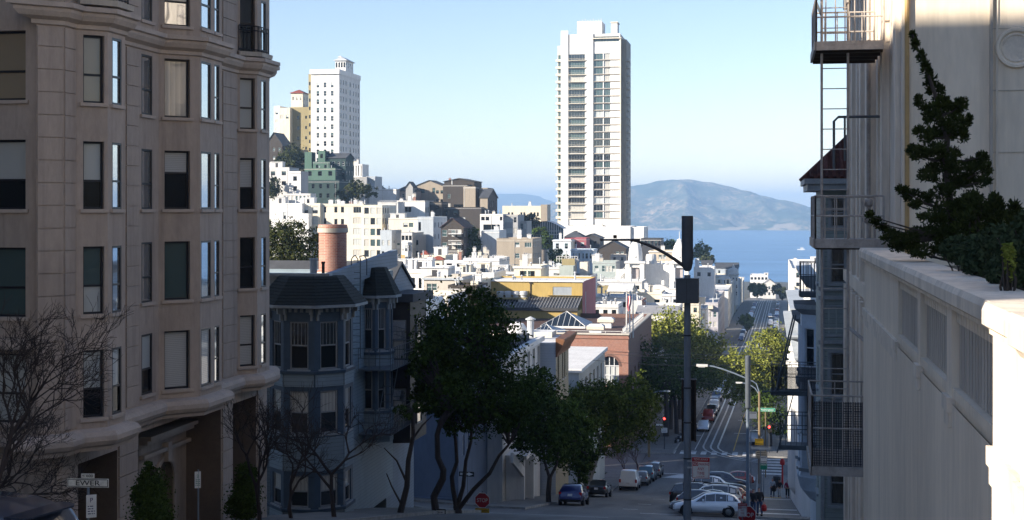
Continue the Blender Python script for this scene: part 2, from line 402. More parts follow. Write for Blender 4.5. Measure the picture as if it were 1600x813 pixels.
road('road', KL, KR, -60, 1250)
for a, b in ((C0, C1), (W0, W1)):
    road('cross_street', -160, KL, a, b, 0, nx=30, bend=False); road('cross_street', KR, 90, a, b, 0, nx=20, bend=False)
def pavement(rects):
    m = MB()
    for x0, x1, y0, y1 in rects:
        ys = ysamp(y0, y1, 3); nx = max(1, int((x1 - x0) / 6)); bend = (x1 - x0) < 8
        P = lambda x, y, dz: (x + (sh(y) if bend else 0), y, G(x + (sh(y) if bend else 0), y) + dz)
        for a, b in zip(ys, ys[1:]):
            for i in range(nx):
                xa, xb = x0 + (x1 - x0) * i / nx, x0 + (x1 - x0) * (i + 1) / nx
                m.poly([P(xa, a, .14), P(xb, a, .14), P(xb, b, .14), P(xa, b, .14)], 'sidewalk_concrete')
            m.poly([P(x1, a, -.2), P(x1, b, -.2), P(x1, b, .14), P(x1, a, .14)], 'kerb'); m.poly([P(x0, a, .14), P(x0, b, .14), P(x0, b, -.2), P(x0, a, -.2)], 'kerb')
            if bend:
                xe = (x1 - .16, x1) if x1 < -8 else (x0, x0 + .16)
                m.poly([P(xe[0], a, .144), P(xe[1], a, .144), P(xe[1], b, .144), P(xe[0], b, .144)], 'kerb')
        for i in range(nx):
            xa, xb = x0 + (x1 - x0) * i / nx, x0 + (x1 - x0) * (i + 1) / nx
            m.poly([P(xa, y0, -.2), P(xb, y0, -.2), P(xb, y0, .14), P(xa, y0, .14)], 'kerb'); m.poly([P(xb, y1, -.2), P(xa, y1, -.2), P(xa, y1, .14), P(xb, y1, .14)], 'kerb')
    return struct(m.build('sidewalk'))
pavement([(-18, KL, -60, C0), (-120, -18, C0 - 2.5, C0)]); pavement([(-18, KL, C1, W0), (-120, -18, C1, C1 + 2.6), (-120, -18, W0 - 2.5, W0)])
pavement([(-18, KN, W1, 1000), (-120, -18, W1, W1 + 2.5)])
pavement([(KR, 2.4, -60, C0), (2.4, 80, C0 - 2.5, C0)]); pavement([(KR, 2.4, C1, W0), (2.4, 80, C1, C1 + 2.5)]); pavement([(KR, 2.4, W1, 1000), (2.4, 80, W1, W1 + 2.5)])
# painted markings
mk = MB()
def stripe(x0, x1, y0, y1, k='paint_white', dz=.006, n=1):
    for j in range(n):
        a, b = y0 + (y1 - y0) * j / n, y0 + (y1 - y0) * (j + 1) / n
        P = lambda x, y: (x + sh(y), y, G(x + sh(y), y) + dz)
        mk.poly([P(x0, a), P(x1, a), P(x1, b), P(x0, b)], k)
for i in range(9): stripe(KN - .6 + i * 1.3, KN + .1 + i * 1.3, W1 + .6, W1 + 3.6)             # far crossing
for i in range(5): stripe(KL + 2.4 + i * 2.6, KL + 3.2 + i * 2.6, W0 - 4.2, W0 - 1.0)          # near crossing, wide blocks
stripe(KL + .3, KR - .3, W0 - 4.6, W0 - 4.3); stripe(KL + .3, KR - .3, W0 - .8, W0 - .5)
for i in range(3):                                                                               # slanted hatch beside the blocks
    x = KL + 3.4 + i * 2.6; P = lambda x, y: (x, y, G(x, y) + .006); mk.poly([P(x, W0 - 4.2), P(x + 1.6, W0 - 4.2), P(x + 1.6, W0 - 1.0)], 'paint_white')
for i in range(6): stripe(KL - 2.6, KL - .4, W0 + 1.2 + i * 2.3, W0 + 2.0 + i * 2.3); stripe(KR + .4, KR + 2.9, W0 + 1.2 + i * 2.3, W0 + 2.1 + i * 2.3)
for i in range(5): stripe(KL - 2.6, KL - .4, C0 + 1.0 + i * 2.1, C0 + 1.7 + i * 2.1); stripe(KR + .4, KR + 2.9, C0 + 1.0 + i * 2.1, C0 + 1.7 + i * 2.1)
stripe(KL + .3, -8.3, C0 - 1.6, C0 - 1.2); stripe(-7.9, KR - .3, C1 + 1.2, C1 + 1.6)
for y in (93, 104, 118, 141): stripe(-9.6, -8.6, y, y + .35)
stripe(KN + 2.3, KN + 2.42, W1 + 5, 330, n=30); stripe(KN + 2.3, KN + 2.42, 420, 640, n=20)
stripe(-4.6, -4.48, W1 + 5, 330, 'paint_yellow', n=30)
for y in (196, 214, 236): stripe(-11.4, -9.6, y, y + .4); stripe(-5.2, -3.2, y + 4, y + 4.4)
for y in (520, 560, 600): stripe(-4, -1.4, y, y + 2.5); stripe(-14, -12, y + 8, y + 9)
struct(mk.build('road_markings'))
# pale walkway bands on the steep right sidewalk
bm_ = MB()
for py in (783, 800, 807):
    Y = next(y for y in [70 + .25 * i for i in range(400)] if -depth((0, y)) * 0 + 327 - G(0.5, y) * F / depth((0.5, y)) < py)
    P = lambda x, y: (x, y, G(x, y) + .155); bm_.poly([P(KR + .6, Y - .5), P(2.0, Y - .5), P(2.0, Y + 1.1), P(KR + .6, Y + 1.1)], 'paint_white')
P = lambda x, y: (x, y, G(x, y) + .158); bm_.poly([P(-.5, 131.2), P(1.2, 131.2), P(1.2, 132.6), P(-.5, 132.6)], 'paint_yellow')
struct(bm_.build('sidewalk_markings'))
# cable-car track
tr = MB()
def track(pts):
    n = len(pts)
    for off, w, k in ((-.95, .12, 'rail_bed'), (0, .12, 'rail_bed'), (.95, .12, 'rail_bed'), (-.95, .045, 'rail_steel'), (.95, .045, 'rail_steel')):
        L = []
        for i, p in enumerate(pts):
            a, b = Vector(pts[max(0, i - 1)]), Vector(pts[min(n - 1, i + 1)]); d = (b - a).normalized(); q = Vector((d.y, -d.x))
            for s_ in (-w, w):
                v = Vector(p) + q * (off + s_); L.append((v.x, v.y, G(v.x, v.y) + (.010 if k == 'rail_bed' else .016)))
        for i in range(n - 1): tr.poly([L[2 * i], L[2 * i + 1], L[2 * i + 3], L[2 * i + 2]], k)
arc = [(-7.4 + 11 - 11 * math.cos(R(a)), 184 - 14 * math.sin(R(a))) for a in range(90, -1, -9)]
track([(60, 170), (25, 170), (12, 170)] + arc + [(-7.4 + sh(y) - sh(184), y) for y in ysamp(190, 330, 10)])
for o in (-1.7, 1.7): track([(-7.6 + o + sh(y), y) for y in ysamp(335, 700, 12)])
struct(tr.build('tram_track'))
# bay
m, nt, b = newmat('water')
b.inputs['Base Color'].default_value = (.03, .10, .21, 1); b.inputs['Roughness'].default_value = .38; b.inputs['IOR'].default_value = 1.33
f = noise_fac(nt, .02, 6, .6, (1, 2.5, 1)); bump(nt, b, f, .25, 1.0)
f2 = noise_fac(nt, .0012, 4, .6, (1, 9, 1), .42, .6); nt.links.new(mixc(nt, f2, (.04, .13, .28), (.085, .21, .40)), b.inputs['Base Color']); M['water'] = m
w = MB(); w.poly([(-9000, 1560, -85), (9000, 1560, -85), (9000, 15000, -85), (-9000, 15000, -85)], 'water'); struct(w.build('water'))
# island and far hills
def hillmat(name, a, b_, c, sc):
    m, nt, b = newmat(name)
    f1 = noise_fac(nt, sc, 7, .62, lo=.42, hi=.6); f2 = noise_fac(nt, sc * 5, 6, .7, lo=.46, hi=.56); o = mixc(nt, f1, a, b_); o = mixc(nt, f2, o, mixc(nt, .75, o, a)); o = mixc(nt, noise_fac(nt, sc * 16, 3, .7, lo=.5, hi=.56), o, a)
    ge = N(nt, 'ShaderNodeNewGeometry'); sp = N(nt, 'ShaderNodeSeparateXYZ'); nt.links.new(ge.outputs['Position'], sp.inputs[0])
    nz = noise_fac(nt, sc * 2.2, 4, .6, lo=.40, hi=.62); ad = N(nt, 'ShaderNodeMath', operation='MULTIPLY_ADD'); ad.inputs[1].default_value = -65; nt.links.new(nz, ad.inputs[0]); nt.links.new(sp.outputs[2], ad.inputs[2])
    mr = N(nt, 'ShaderNodeMapRange'); mr.inputs[1].default_value = -122; mr.inputs[2].default_value = -108; mr.inputs[3].default_value = 1; mr.inputs[4].default_value = 0; nt.links.new(ad.outputs[0], mr.inputs[0])
    o = mixc(nt, mr.outputs[0], o, c); nt.links.new(o, b.inputs['Base Color']); b.inputs['Roughness'].default_value = .95; b.inputs['Specular IOR Level'].default_value = .1; M[name] = m
hillmat('island_scrub', (.035, .058, .042), (.36, .27, .18), (.30, .25, .19), .0045)
hillmat('far_hill', (.05, .06, .05), (.09, .085, .065), (.2, .18, .15), .002)
def hill(name, ridge, d0, d1, dr, mat, nx=230, ny=70, rough=46, seed=0):
    """ridge: (px, py) silhouette seen at range dr; slopes fall to the water at d0 and d1"""
    m = MB(); k = m.mi(mat); pa, pb = ridge[0][0], ridge[-1][0]
    def rz(px):
        for (a, ya), (b, yb) in zip(ridge, ridge[1:]):
            if px <= b: t = (px - a) / (b - a); t = t * t * (3 - 2 * t) * .5 + t * .5; return ya + (yb - ya) * t
        return ridge[-1][1]
    for j in range(ny + 1):
        Y = d0 + (d1 - d0) * j / ny
        for i in range(nx + 1):
            px = pa + (pb - pa) * i / nx; p = at(px, rz(px), dr); X = p.x * (1 + .25 * (Y - dr) / dr); H = p.z + 85
            sc = d0 * 0 + (dr - d0)
            t = (Y - d0) / sc if Y < dr else 1 - (Y - dr) / (d1 - dr)
            q = max(0, min(1, t)); v = Vector((X / 520, Y / 420, seed))
            n = noise.fractal(v, .9, 2.1, 5); rd = 1 - abs(noise.fractal(Vector((X / 420 + 3, Y / 900, seed + 5)), .8, 2, 4)) * 2
            cliff = min(1, q * 9) * .13
            z = -88 + H * (cliff + .87 * math.sin(q * math.pi / 2) ** 1.15) + (n * rough + rd * rough * .9 - rough * .6) * min(1, q * 4) * min(1, (1 - q) * 2.2 + .06) * min(1, H / 120)
            m.v.append((X, Y, max(z, -95)))
    for j in range(ny):
        for i in range(nx):
            a = j * (nx + 1) + i; m.f.append((a, a + 1, a + nx + 2, a + nx + 1)); m.m.append(k)
    return struct(m.build(name, smooth=True))
hill('island', [(600, 355), (700, 350), (840, 322), (900, 310), (975, 294), (1000, 288), (1035, 281.5), (1075, 279), (1110, 283), (1140, 290), (1165, 297), (1190, 306), (1220, 314), (1250, 321), (1268, 326), (1300, 334), (1340, 346), (1380, 358)], 5640, 7400, 6500, 'island_scrub')
hill('far_hill', [(300, 345), (500, 330), (640, 318), (700, 312), (760, 305), (785, 302.5), (800, 304), (812, 302), (830, 304), (850, 310), (868, 317), (920, 325), (1000, 330), (1100, 345)], 9500, 12500, 11000, 'far_hill', nx=90, ny=26, seed=9)
# air
m = bpy.data.materials.new('air'); m.use_nodes = True; nt = m.node_tree; nt.nodes.remove(nt.nodes['Principled BSDF'])
pv = N(nt, 'ShaderNodeVolumePrincipled'); pv.inputs['Color'].default_value = (.42, .66, 1, 1); pv.inputs['Density'].default_value = HAZE = 1.65e-4; pv.inputs['Anisotropy'].default_value = .0
nt.links.new(pv.outputs[0], nt.nodes['Material Output'].inputs['Volume']); M['air'] = m
h = MB(); h.box(-9500, 9500, -600, 15500, -99, 165, 'air'); hz = struct(h.build('haze'), 'stuff')
# light
EL = R(23); AZ = Vector((-.77, -.64)).normalized()
SUN = Vector((AZ.x * math.cos(EL), AZ.y * math.cos(EL), math.sin(EL)))
ld = bpy.data.lights.new('sun', 'SUN'); ld.energy = 4.8; ld.angle = R(.53); ld.color = (1, .90, .76)
lo = bpy.data.objects.new('sun', ld); COL.objects.link(lo); lo.rotation_euler = (-SUN).to_track_quat('-Z', 'Y').to_euler(); lo.location = (-60, -60, 90)
world = bpy.data.worlds.new('World'); scene.world = world; world.use_nodes = True; nt = world.node_tree
sky = N(nt, 'ShaderNodeTexSky', sky_type='NISHITA'); sky.sun_disc = False; sky.sun_elevation = EL; sky.sun_rotation = math.atan2(AZ.x, AZ.y)
sky.altitude = 80; sky.air_density = 1.0; sky.dust_density = .05; sky.ozone_density = 1.5
bg = nt.nodes['Background']; bg.inputs['Strength'].default_value = .081; nt.links.new(mixc(nt, 1.0, sky.outputs[0], (1.0, .955, 1.04), 'MULTIPLY'), bg.inputs[0])
scene.view_settings.view_transform = 'Standard'; scene.view_settings.look = 'None'; scene.view_settings.exposure = 1.2; scene.view_settings.gamma = 1
cd = bpy.data.cameras.new('camera'); cam = bpy.data.objects.new('camera', cd); COL.objects.link(cam); scene.camera = cam
cam.rotation_euler = (math.pi / 2, 0, YAW); cd.sensor_width = 36; cd.lens = 36 * F / 1600; cd.shift_y = -(406.5 - HY) / 1600; cd.clip_start = .2; cd.clip_end = 30000
cy = scene.cycles; cy.max_bounces = 6; cy.diffuse_bounces = 4; cy.glossy_bounces = 3; cy.transmission_bounces = 2; cy.volume_bounces = 0; cy.caustics_reflective = False; cy.caustics_refractive = False
cy.sample_clamp_indirect = 4; cy.use_denoising = True
# ================================================================ CITY BLOCKS
STY = {'d': [('glass', 'glass'), ('glass_dark', 'glass_dark'), ('glass_teal', 'glass')], 'w': [('glass', 'glass'), ('blind_plain', 'glass'), ('glass_teal', 'glass_dark')],
       'm': [('glass_teal', 'glass_teal'), ('blind_plain', 'blind_plain'), ('curtain', 'curtain'), ('glass', 'glass'), ('blind_plain', 'glass')],
       'k': [('glass_dark', 'glass_dark')], 's': [('glass_teal', 'blind_plain'), ('curtain', 'curtain'), ('glass_teal', 'glass_teal')]}
def holes_for(W, H, spec):
    c, r, w, h, top, pitch, kind = spec[:7]; m = spec[7] if len(spec) > 7 else None
    out = []
    if c * w > W * .96: w = W * .9 / c
    for j in range(r):
        z1 = H - top - j * pitch
        for i in range(c):
            uc = (m[0] + (m[1] - m[0]) * ((i + .5) / c)) * W if m else W * (i + .5) / c
            out.append((uc - w / 2, uc + w / 2, z1 - h, z1))
    return [o for o in out if o[2] > .3 and o[0] > .02 and o[1] < W - .02]
def windows(root, org, ang, holes, kind, reveal, frame, sill, rail=.5, mull=0, count=None):
    fr = {'d': 'frame_dark', 'w': 'frame_white', 'm': 'frame_grey', 'k': 'frame_dark', 's': 'frame_white'}[kind] if not frame else frame
    c, s_ = math.cos(ang), math.sin(ang); extra = []
    for q in holes:
        up, lo_ = rnd.choice(STY[kind]); u = (q[0] + q[1]) / 2; w_, h_ = q[1] - q[0], q[3] - q[2]
        me = window_mesh(w_, h_, up, lo_, fr, rail if w_ < h_ * 1.3 else 0, reveal, min(.07, w_ * .08), mull if mull else (2 if w_ > h_ * 1.3 else 0), sill)
        loc = (org[0] + c * u, org[1] + s_ * u, q[2])
        if count is not None and count[0] >= 100: extra.append((me, loc)); continue
        o = put('window', me, root, loc, ang)
        if count is not None: count[0] += 1
    return extra
def merge_extra(root, extra_list, ang_list, name='small_windows'):
    """past a hundred windows on one building: the rest as one stuff part"""
    m = MB()
    for (me, loc), ang in zip(extra_list, ang_list):
        i = len(m.v); c, s_ = math.cos(ang), math.sin(ang)
        m.v += [(loc[0] + c * v.co.x - s_ * v.co.y, loc[1] + s_ * v.co.x + c * v.co.y, loc[2] + v.co.z) for v in me.vertices]
        for p in me.polygons: m.f.append(tuple(i + k for k in p.vertices)); m.m.append(m.mi(me.materials[p.material_index].name))
    o = m.build(name, root); struct(o, 'stuff'); return o
def bay(root, x0, x1, y, out, z0, z1, wall, kind='w', rows=1, pitch=3, trim='frame_white', h=1.6):
    """canted bay on a south face, three lights wide per storey"""
    c = min(out, (x1 - x0) * .28); m = MB()
    P = [(x0, y), (x0 + c, y - out), (x1 - c, y - out), (x1, y)]
    m.prism([P[3], (x1, y + .05), (x0, y + .05), P[0], P[1], P[2]], z0, z1, wall); 
    m.prism([(P[3][0] + .12, y), (P[3][0] + .12, y + .05), (P[0][0] - .12, y + .05), (P[0][0] - .12, y), (P[1][0] - .06, y - out - .14), (P[2][0] + .06, y - out - .14)], z1 + .003, z1 + .22, trim)
    b_ = m.build('bay_window', root)
    for r in range(rows):
        zt = z1 - .5 - r * pitch
        for (a, d) in ((P[0], P[1]), (P[1], P[2]), (P[2], P[3])):
            L = math.hypot(d[0] - a[0], d[1] - a[1]); w_ = L * .62; up, lo_ = rnd.choice(STY[kind])
            put('window', window_mesh(round(w_, 1), h, up, lo_, trim, .5, -.03, .05), b_, ((a[0] + d[0]) / 2, (a[1] + d[1]) / 2, zt - h), math.atan2(d[1] - a[1], d[0] - a[0]))
    return b_
def block(root, px0, px1, ytop, Y, dep, wall, roof='r_white', S_=None, E=None, kind='flat', rh=2.0, eave=.35, frame=None, sill=None, par=.5, reveal=.12, rail=.5, mull=0, drop=None, count=None, trim=None, bays=None):
    R0 = root.location
    vary = random.Random(int(px0 * 7 + ytop * 13 + Y))
    if wall == 'w_white' and dep < 20 and Y < 480 and root['category'] in ('house', 'low building'): wall = vary.choice(['w_white', 'w_white', 'w_white', 'w_offwhite', 'w_cream', 'w_warm', 'w_pearl', 'w_pearl'])
    xa, xb = xat(px0, Y), xat(px1, Y); zt = at(px0, ytop, Y).z
    lx0, lx1, ly0, ly1 = xa - R0.x, xb - R0.x, Y - R0.y, Y + dep - R0.y
    W = lx1 - lx0; zb = (drop if drop is not None else min(G(a, b_) for a in (xa, xb) for b_ in (Y, Y + dep)) - 1) - R0.z; H = zt - R0.z
    W = lx1 - lx0; m = MB()
    fix = lambda hs: [(a, b_, c + zb, d + zb) for a, b_, c, d in hs]
    if not S_ and kind == 'flat' and W > 4.5 and Y < 420 and par and root['category'] in ('house', 'low building') and root.name.split('.')[0] not in ('white_wall_house', 'yellow_hall') and vary.random() < .7: S_ = (max(2, int(W / 3.2)), vary.choice([1, 2]), vary.choice([.7, .9, 1.1]), 1.3, 1.2, 2.9, vary.choice('kwm'))
    if S_ and not isinstance(S_, list): S_ = [S_]
    if E and not isinstance(E, list): E = [E]
    hs = [(s_, fix(holes_for(W, H - zb, s_))) for s_ in (S_ or [])]; he = [(s_, fix(holes_for(dep, H - zb, s_))) for s_ in (E or [])]
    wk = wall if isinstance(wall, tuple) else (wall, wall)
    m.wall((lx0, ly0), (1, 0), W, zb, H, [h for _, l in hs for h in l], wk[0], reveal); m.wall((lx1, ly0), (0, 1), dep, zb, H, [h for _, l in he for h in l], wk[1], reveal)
    m.wall((lx1, ly1), (-1, 0), W, zb, H, [], wk[1]); m.wall((lx0, ly1), (0, -1), dep, zb, H, [], wk[0])
    if kind == 'flat' and par:
        a, b_ = H - par, H + .05; t = .22; e = .003
        m.box(lx0 + e, lx1 - e, ly0 + e, ly0 + t, a, b_, wk[0]); m.box(lx0 + e, lx1 - e, ly1 - t, ly1 - e, a, b_, wk[0])
        m.box(lx0 + e, lx0 + t, ly0 + t + e, ly1 - t - e, a, b_, wk[0]); m.box(lx1 - t, lx1 - e, ly0 + t + e, ly1 - t - e, a, b_, wk[1])
    if kind == 'flat' and not trim and W > 3.5 and Y < 480:
        tk_ = vary.choice(['w_stone', 'w_offwhite', 'w_white', 'w_grey']); z = H - vary.choice([.12, .3, .5]); m.box(lx0 - .05, lx1 + .05, ly0 - .07, ly0 - .003, z - .14, z, tk_); m.box(lx1 + .003, lx1 + .06, ly0 - .002, ly1, z - .14, z, tk_)
        if vary.random() < .6: x = lx0 + W * vary.choice([.08, .9, .5]); m.tube([(x, ly0 - .06, zb), (x, ly0 - .06, H - .3)], .05, tk_, 5, False)
    if trim:
        z = H - .12; m.box(lx0 - .2, lx1 + .2, ly0 - .25, ly0 - .003, z - .3, z, trim); m.box(lx1 + .003, lx1 + .2, ly0 - .003, ly1, z - .3, z, trim)
    m.build('wall', root)
    r = MB()
    if kind == 'flat':
        z = H - par if par else H
        r.poly([(lx0 + .01, ly0 + .01, z - .01), (lx1 - .01, ly0 + .01, z - .01), (lx1 - .01, ly1 - .01, z - .01), (lx0 + .01, ly1 - .01, z - .01)], roof)
    elif kind in ('gx', 'gy'):
        e = eave; t = .16
        if kind == 'gy':      # ridge runs along the street, gable faces the camera
            xm = (lx0 + lx1) / 2; s_ = rh / (W / 2)
            for a, sg in ((lx0, -1), (lx1, 1)):
                A = (a + sg * e, H - e * s_); r.prism([(0, 0)] * 0 or [(A[0], ly0 - e), (xm, ly0 - e), (xm, ly1 + e), (A[0], ly1 + e)][::(1 if sg < 0 else -1)], lambda x, y: H + rh - abs(x - xm) * s_, lambda x, y: H + rh - abs(x - xm) * s_ + t, roof)
            r2 = MB(); r2.poly([(lx0, ly0 + .002, H), (lx1, ly0 + .002, H), (xm, ly0 + .002, H + rh)], wk[0]); r2.build('gable', root); r2 = MB(); r2.poly([(lx0, ly1 - .002, H), (xm, ly1 - .002, H + rh), (lx1, ly1 - .002, H)], wk[0]); r2.build('gable', root)
        else:
            ym = (ly0 + ly1) / 2; s_ = rh / (dep / 2)
            for a, sg in ((ly0, -1), (ly1, 1)):
                A = a + sg * e; r.prism([(lx0 - e, A), (lx1 + e, A), (lx1 + e, ym), (lx0 - e, ym)][::(1 if sg < 0 else -1)], lambda x, y: H + rh - abs(y - ym) * s_, lambda x, y: H + rh - abs(y - ym) * s_ + t, roof)
            r2 = MB(); r2.poly([(lx1 - .002, ly0, H), (lx1 - .002, ly1, H), (lx1 - .002, ym, H + rh)], wk[1]); r2.build('gable', root); r2 = MB(); r2.poly([(lx0 + .002, ly0, H), (lx0 + .002, ym, H + rh), (lx0 + .002, ly1, H)], wk[0]); r2.build('gable', root)
    elif kind == 'hip':
        e = eave; c = [(lx0 - e, ly0 - e), (lx1 + e, ly0 - e), (lx1 + e, ly1 + e), (lx0 - e, ly1 + e)]
        k = min(W, dep) / 2; xm0, xm1 = (lx0 + k, lx1 - k) if W > dep else ((lx0 + lx1) / 2 - .05, (lx0 + lx1) / 2 + .05); ym0, ym1 = (ly0 + k, ly1 - k) if dep > W else ((ly0 + ly1) / 2 - .05, (ly0 + ly1) / 2 + .05)
        t_ = [(xm0, ym0), (xm1, ym0), (xm1, ym1), (xm0, ym1)]
        r.loft([(*p, H - .02) for p in c], [(*p, H + .12) for p in c], roof); r.loft([(*p, H + .12) for p in c], [(*p, H + rh) for p in t_], roof); r.poly([(*p, H + rh) for p in t_], roof); r.poly([(*p, H - .02) for p in c][::-1], roof)
    r.build('roof', root)
    ex, an = [], []
    for s_, l in hs:
        e_ = windows(root, (lx0, ly0), 0, l, s_[6], reveal, frame, sill, rail, mull, count); ex += e_; an += [0] * len(e_)
    for s_, l in he:
        e_ = windows(root, (lx1, ly0), math.pi / 2, l, s_[6], reveal, frame, sill, rail, mull, count); ex += e_; an += [math.pi / 2] * len(e_)
    if ex: merge_extra(root, ex, an)
    if bays:
        for (u0, u1, out, ztop_off, rows, bw) in bays: bay(root, lx0 + W * u0, lx0 + W * u1, ly0, out, H - ztop_off - 3 * rows + .3, H - ztop_off, bw, rows=rows)
    return lx0, lx1, ly0, ly1, H
def clutter(root, box, n, seed=0, kinds='vvvcp', zoff=-.5, hmax=1.6):
    """vents, chimneys and sheds standing on a flat roof"""
    g = random.Random(seed); x0, x1, y0, y1, H = box
    for i in range(n):
        k = g.choice(kinds); x = x0 + (x1 - x0) * (.08 + .84 * g.random()); y = y0 + (y1 - y0) * (.06 + .6 * g.random()); m = MB(); z = H + zoff - .02
        if k == 'v':
            h = .8 + hmax * .7 * g.random(); m.tube([(x, y, z), (x, y, z + h)], .09 + .08 * g.random(), g.choice(['r_silver', 'r_white', 'r_grey']), 8); m.lathe([(.2, h), (.26, h + .06), (.05, h + .25)], (x, y, z), 'r_silver', 8); m.build('vent_pipe', root)
        elif k == 'c':
            w = .3 + .3 * g.random(); h = 1 + hmax * g.random(); kk = g.choice(['w_white', 'w_cream', 'w_stone', 'w_offwhite', 'w_white', 'red_brick'] if g.random() < .5 else ['w_white', 'w_offwhite']); m.box(x - w, x + w, y - w * .8, y + w * .8, z, z + h, kk); m.box(x - w - .08, x + w + .08, y - w * .8 - .08, y + w * .8 + .08, z + h + .002, z + h + .15, kk)
            for q in (-.4, .4): m.tube([(x + w * q, y, z + h + .15), (x + w * q, y, z + h + .5)], .09, 'r_grey', 8)
            m.build('chimney', root)
        elif k == 'p':
            w = 1.0 + 1.2 * g.random(); h = 1.6 + .8 * g.random(); kk = g.choice(['w_white', 'w_cream', 'w_offwhite']); m.box(x - w, x + w, y, y + 2.4, z, z + h, kk); m.box(x - w - .15, x + w + .15, y - .2, y + 2.6, z + h + .002, z + h + .12, 'r_white')
            m.box(x - .4, x + .4, y - .03, y - .003, z + .1, z + h - .3, 'w_charcoal'); m.build('stair_shed', root)
        elif k == 's':
            m.prism([(x - .9, y - .6), (x + .9, y - .6), (x + .9, y + .6), (x - .9, y + .6)], z, z + .35, 'r_silver', 'glass_teal'); m.build('skylight', root)
        elif k == 'r':
            for q in range(9): m.tube([(x + q * .5 - 2, y, z), (x + q * .5 - 2, y, z + 1.0)], .03, 'w_white', 4, False)
            for zz in (.5, 1.0): m.tube([(x - 2, y, z + zz), (x + 2, y, z + zz)], .03, 'w_white', 4, False)
            m.build('roof_railing', root)
def house(name, label, cat, blocks, n=0, seed=0, kinds='vvvcp', group=None, count=None):
    """blocks: tuples (px0, px1, ytop, Y, dep, wall, roof, options)"""
    b0 = blocks[0]; X0 = xat(b0[0], b0[3]); root = thing(name, label, cat, (X0, b0[3], G(X0, b0[3]) - 1), 0, group)
    bx = None
    for b_ in blocks:
        o = dict(b_[7]) if len(b_) > 7 else {}
        q = block(root, *b_[:7], count=count, **o)
        if bx is None: bx = q
    if n: clutter(root, bx, n, seed, kinds)
    return root
AB, HO = 'apartment building', 'house'
W3 = lambda c, r, w=1.1, h=1.5, top=1.1, p=3.0, k='m', m=None: (c, r, w, h, top, p, k) + ((m,) if m else ())
# ---- hill at the left
house('apartment_tower', 'white high-rise with carved cornice and rooftop belvedere on the left hilltop', 'tower', [
    (486, 530, 112, 500, 27, 'w_white', 'r_white', dict(S_=[(3, 13, 1.1, 1.9, 4.2, 3.15, 'w', (.12, .88))], E=[(3, 15, 1.0, 1.8, 3.0, 3.15, 'd', (.02, .38)), (1, 15, 1.9, 1.9, 3.0, 3.15, 'k', (.42, .6)), (3, 15, 1.0, 1.8, 3.0, 3.15, 'd', (.62, .98))], sill='w_white')),
    (484, 530, 109, 499.4, 28, 'w_church', 'r_white', dict(drop=at(500, 116, 499.4).z)),
    (524, 540, 95, 512, 10, 'w_white', 'r_silver', dict(S_=(4, 1, .7, 2.0, .7, 3, 'k'), E=(4, 1, 1.4, 2.0, .7, 3, 's'), kind='hip', rh=1.6, drop=at(530, 113, 512).z, eave=.7)),
    (529, 533, 90, 514, 1.5, 'w_white', 'r_silver', dict(drop=at(530, 97, 514).z, kind='hip', rh=.8, par=0)),
    (482, 486, 116, 506, 18, 'w_gold', 'r_white', dict(S_=(1, 12, .6, 1.3, 3, 3.15, 'k')))], count=[0])
house('apartment_building', 'cream apartment tower, shade painted ochre on its main wing, with small red hipped roof, beside the white high-rise', AB, [
    (452, 487, 168, 540, 16, 'w_gold', 'r_white', dict(S_=[(1, 7, 1.0, 1.5, 3.5, 4.2, 'k', (.25, .55)), (1, 7, .8, 1.2, 3.5, 4.2, 'k', (.6, .9))], E=(2, 5, 1, 1.4, 2, 3.5, 'd'))),  # gold wall colour stands in for shade on the main wing
    (455, 473, 146, 541, 7, 'w_cream', 'r_red', dict(kind='hip', rh=1.6, eave=.5, S_=(3, 1, .6, 1.4, 1.4, 3, 'w'), E=(2, 2, .8, 1.4, 1.4, 3, 'd'), drop=at(455, 172, 541).z)),
    (436, 453, 169, 537, 12, 'w_cream', 'r_white', dict(S_=[(2, 1, 1.2, 1.6, 2.8, 3.2, 'm')])),
    (428, 437, 166, 545, 12, 'w_white', 'r_white', dict(S_=(1, 4, 1.2, 1.5, 2, 3.4, 'm')))], 2, 3)
house('gabled_house', 'dark brown steep-gabled house among trees below the cream tower', HO, [(415, 441, 226, 470, 10, 'w_brown', 'r_slate', dict(kind='gy', rh=4.2, S_=(3, 2, .8, 1.2, 1.2, 3, 's')))])
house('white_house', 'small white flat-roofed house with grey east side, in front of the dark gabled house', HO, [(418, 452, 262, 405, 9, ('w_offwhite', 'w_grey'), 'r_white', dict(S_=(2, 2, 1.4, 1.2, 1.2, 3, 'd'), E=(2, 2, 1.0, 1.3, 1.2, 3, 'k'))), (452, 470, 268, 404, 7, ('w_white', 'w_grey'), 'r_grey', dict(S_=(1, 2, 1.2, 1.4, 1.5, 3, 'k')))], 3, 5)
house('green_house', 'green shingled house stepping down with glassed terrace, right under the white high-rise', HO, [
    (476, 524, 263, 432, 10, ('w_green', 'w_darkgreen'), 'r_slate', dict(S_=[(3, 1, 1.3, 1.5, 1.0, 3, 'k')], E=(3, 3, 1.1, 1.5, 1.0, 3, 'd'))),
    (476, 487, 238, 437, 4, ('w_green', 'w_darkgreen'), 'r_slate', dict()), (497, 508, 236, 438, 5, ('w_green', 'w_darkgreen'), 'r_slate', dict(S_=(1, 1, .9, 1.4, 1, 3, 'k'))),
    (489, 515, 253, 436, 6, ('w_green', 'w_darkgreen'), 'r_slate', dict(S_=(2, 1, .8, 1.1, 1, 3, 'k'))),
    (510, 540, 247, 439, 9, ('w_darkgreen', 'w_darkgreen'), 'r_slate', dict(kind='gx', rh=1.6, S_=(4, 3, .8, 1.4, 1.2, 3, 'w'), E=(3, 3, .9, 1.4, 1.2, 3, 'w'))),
    (472, 530, 282, 428, 10, ('w_darkgreen', 'w_darkgreen'), 'r_grey', dict(S_=(5, 2, .9, 1.4, 1.2, 3, 'k')))], 2, 8)
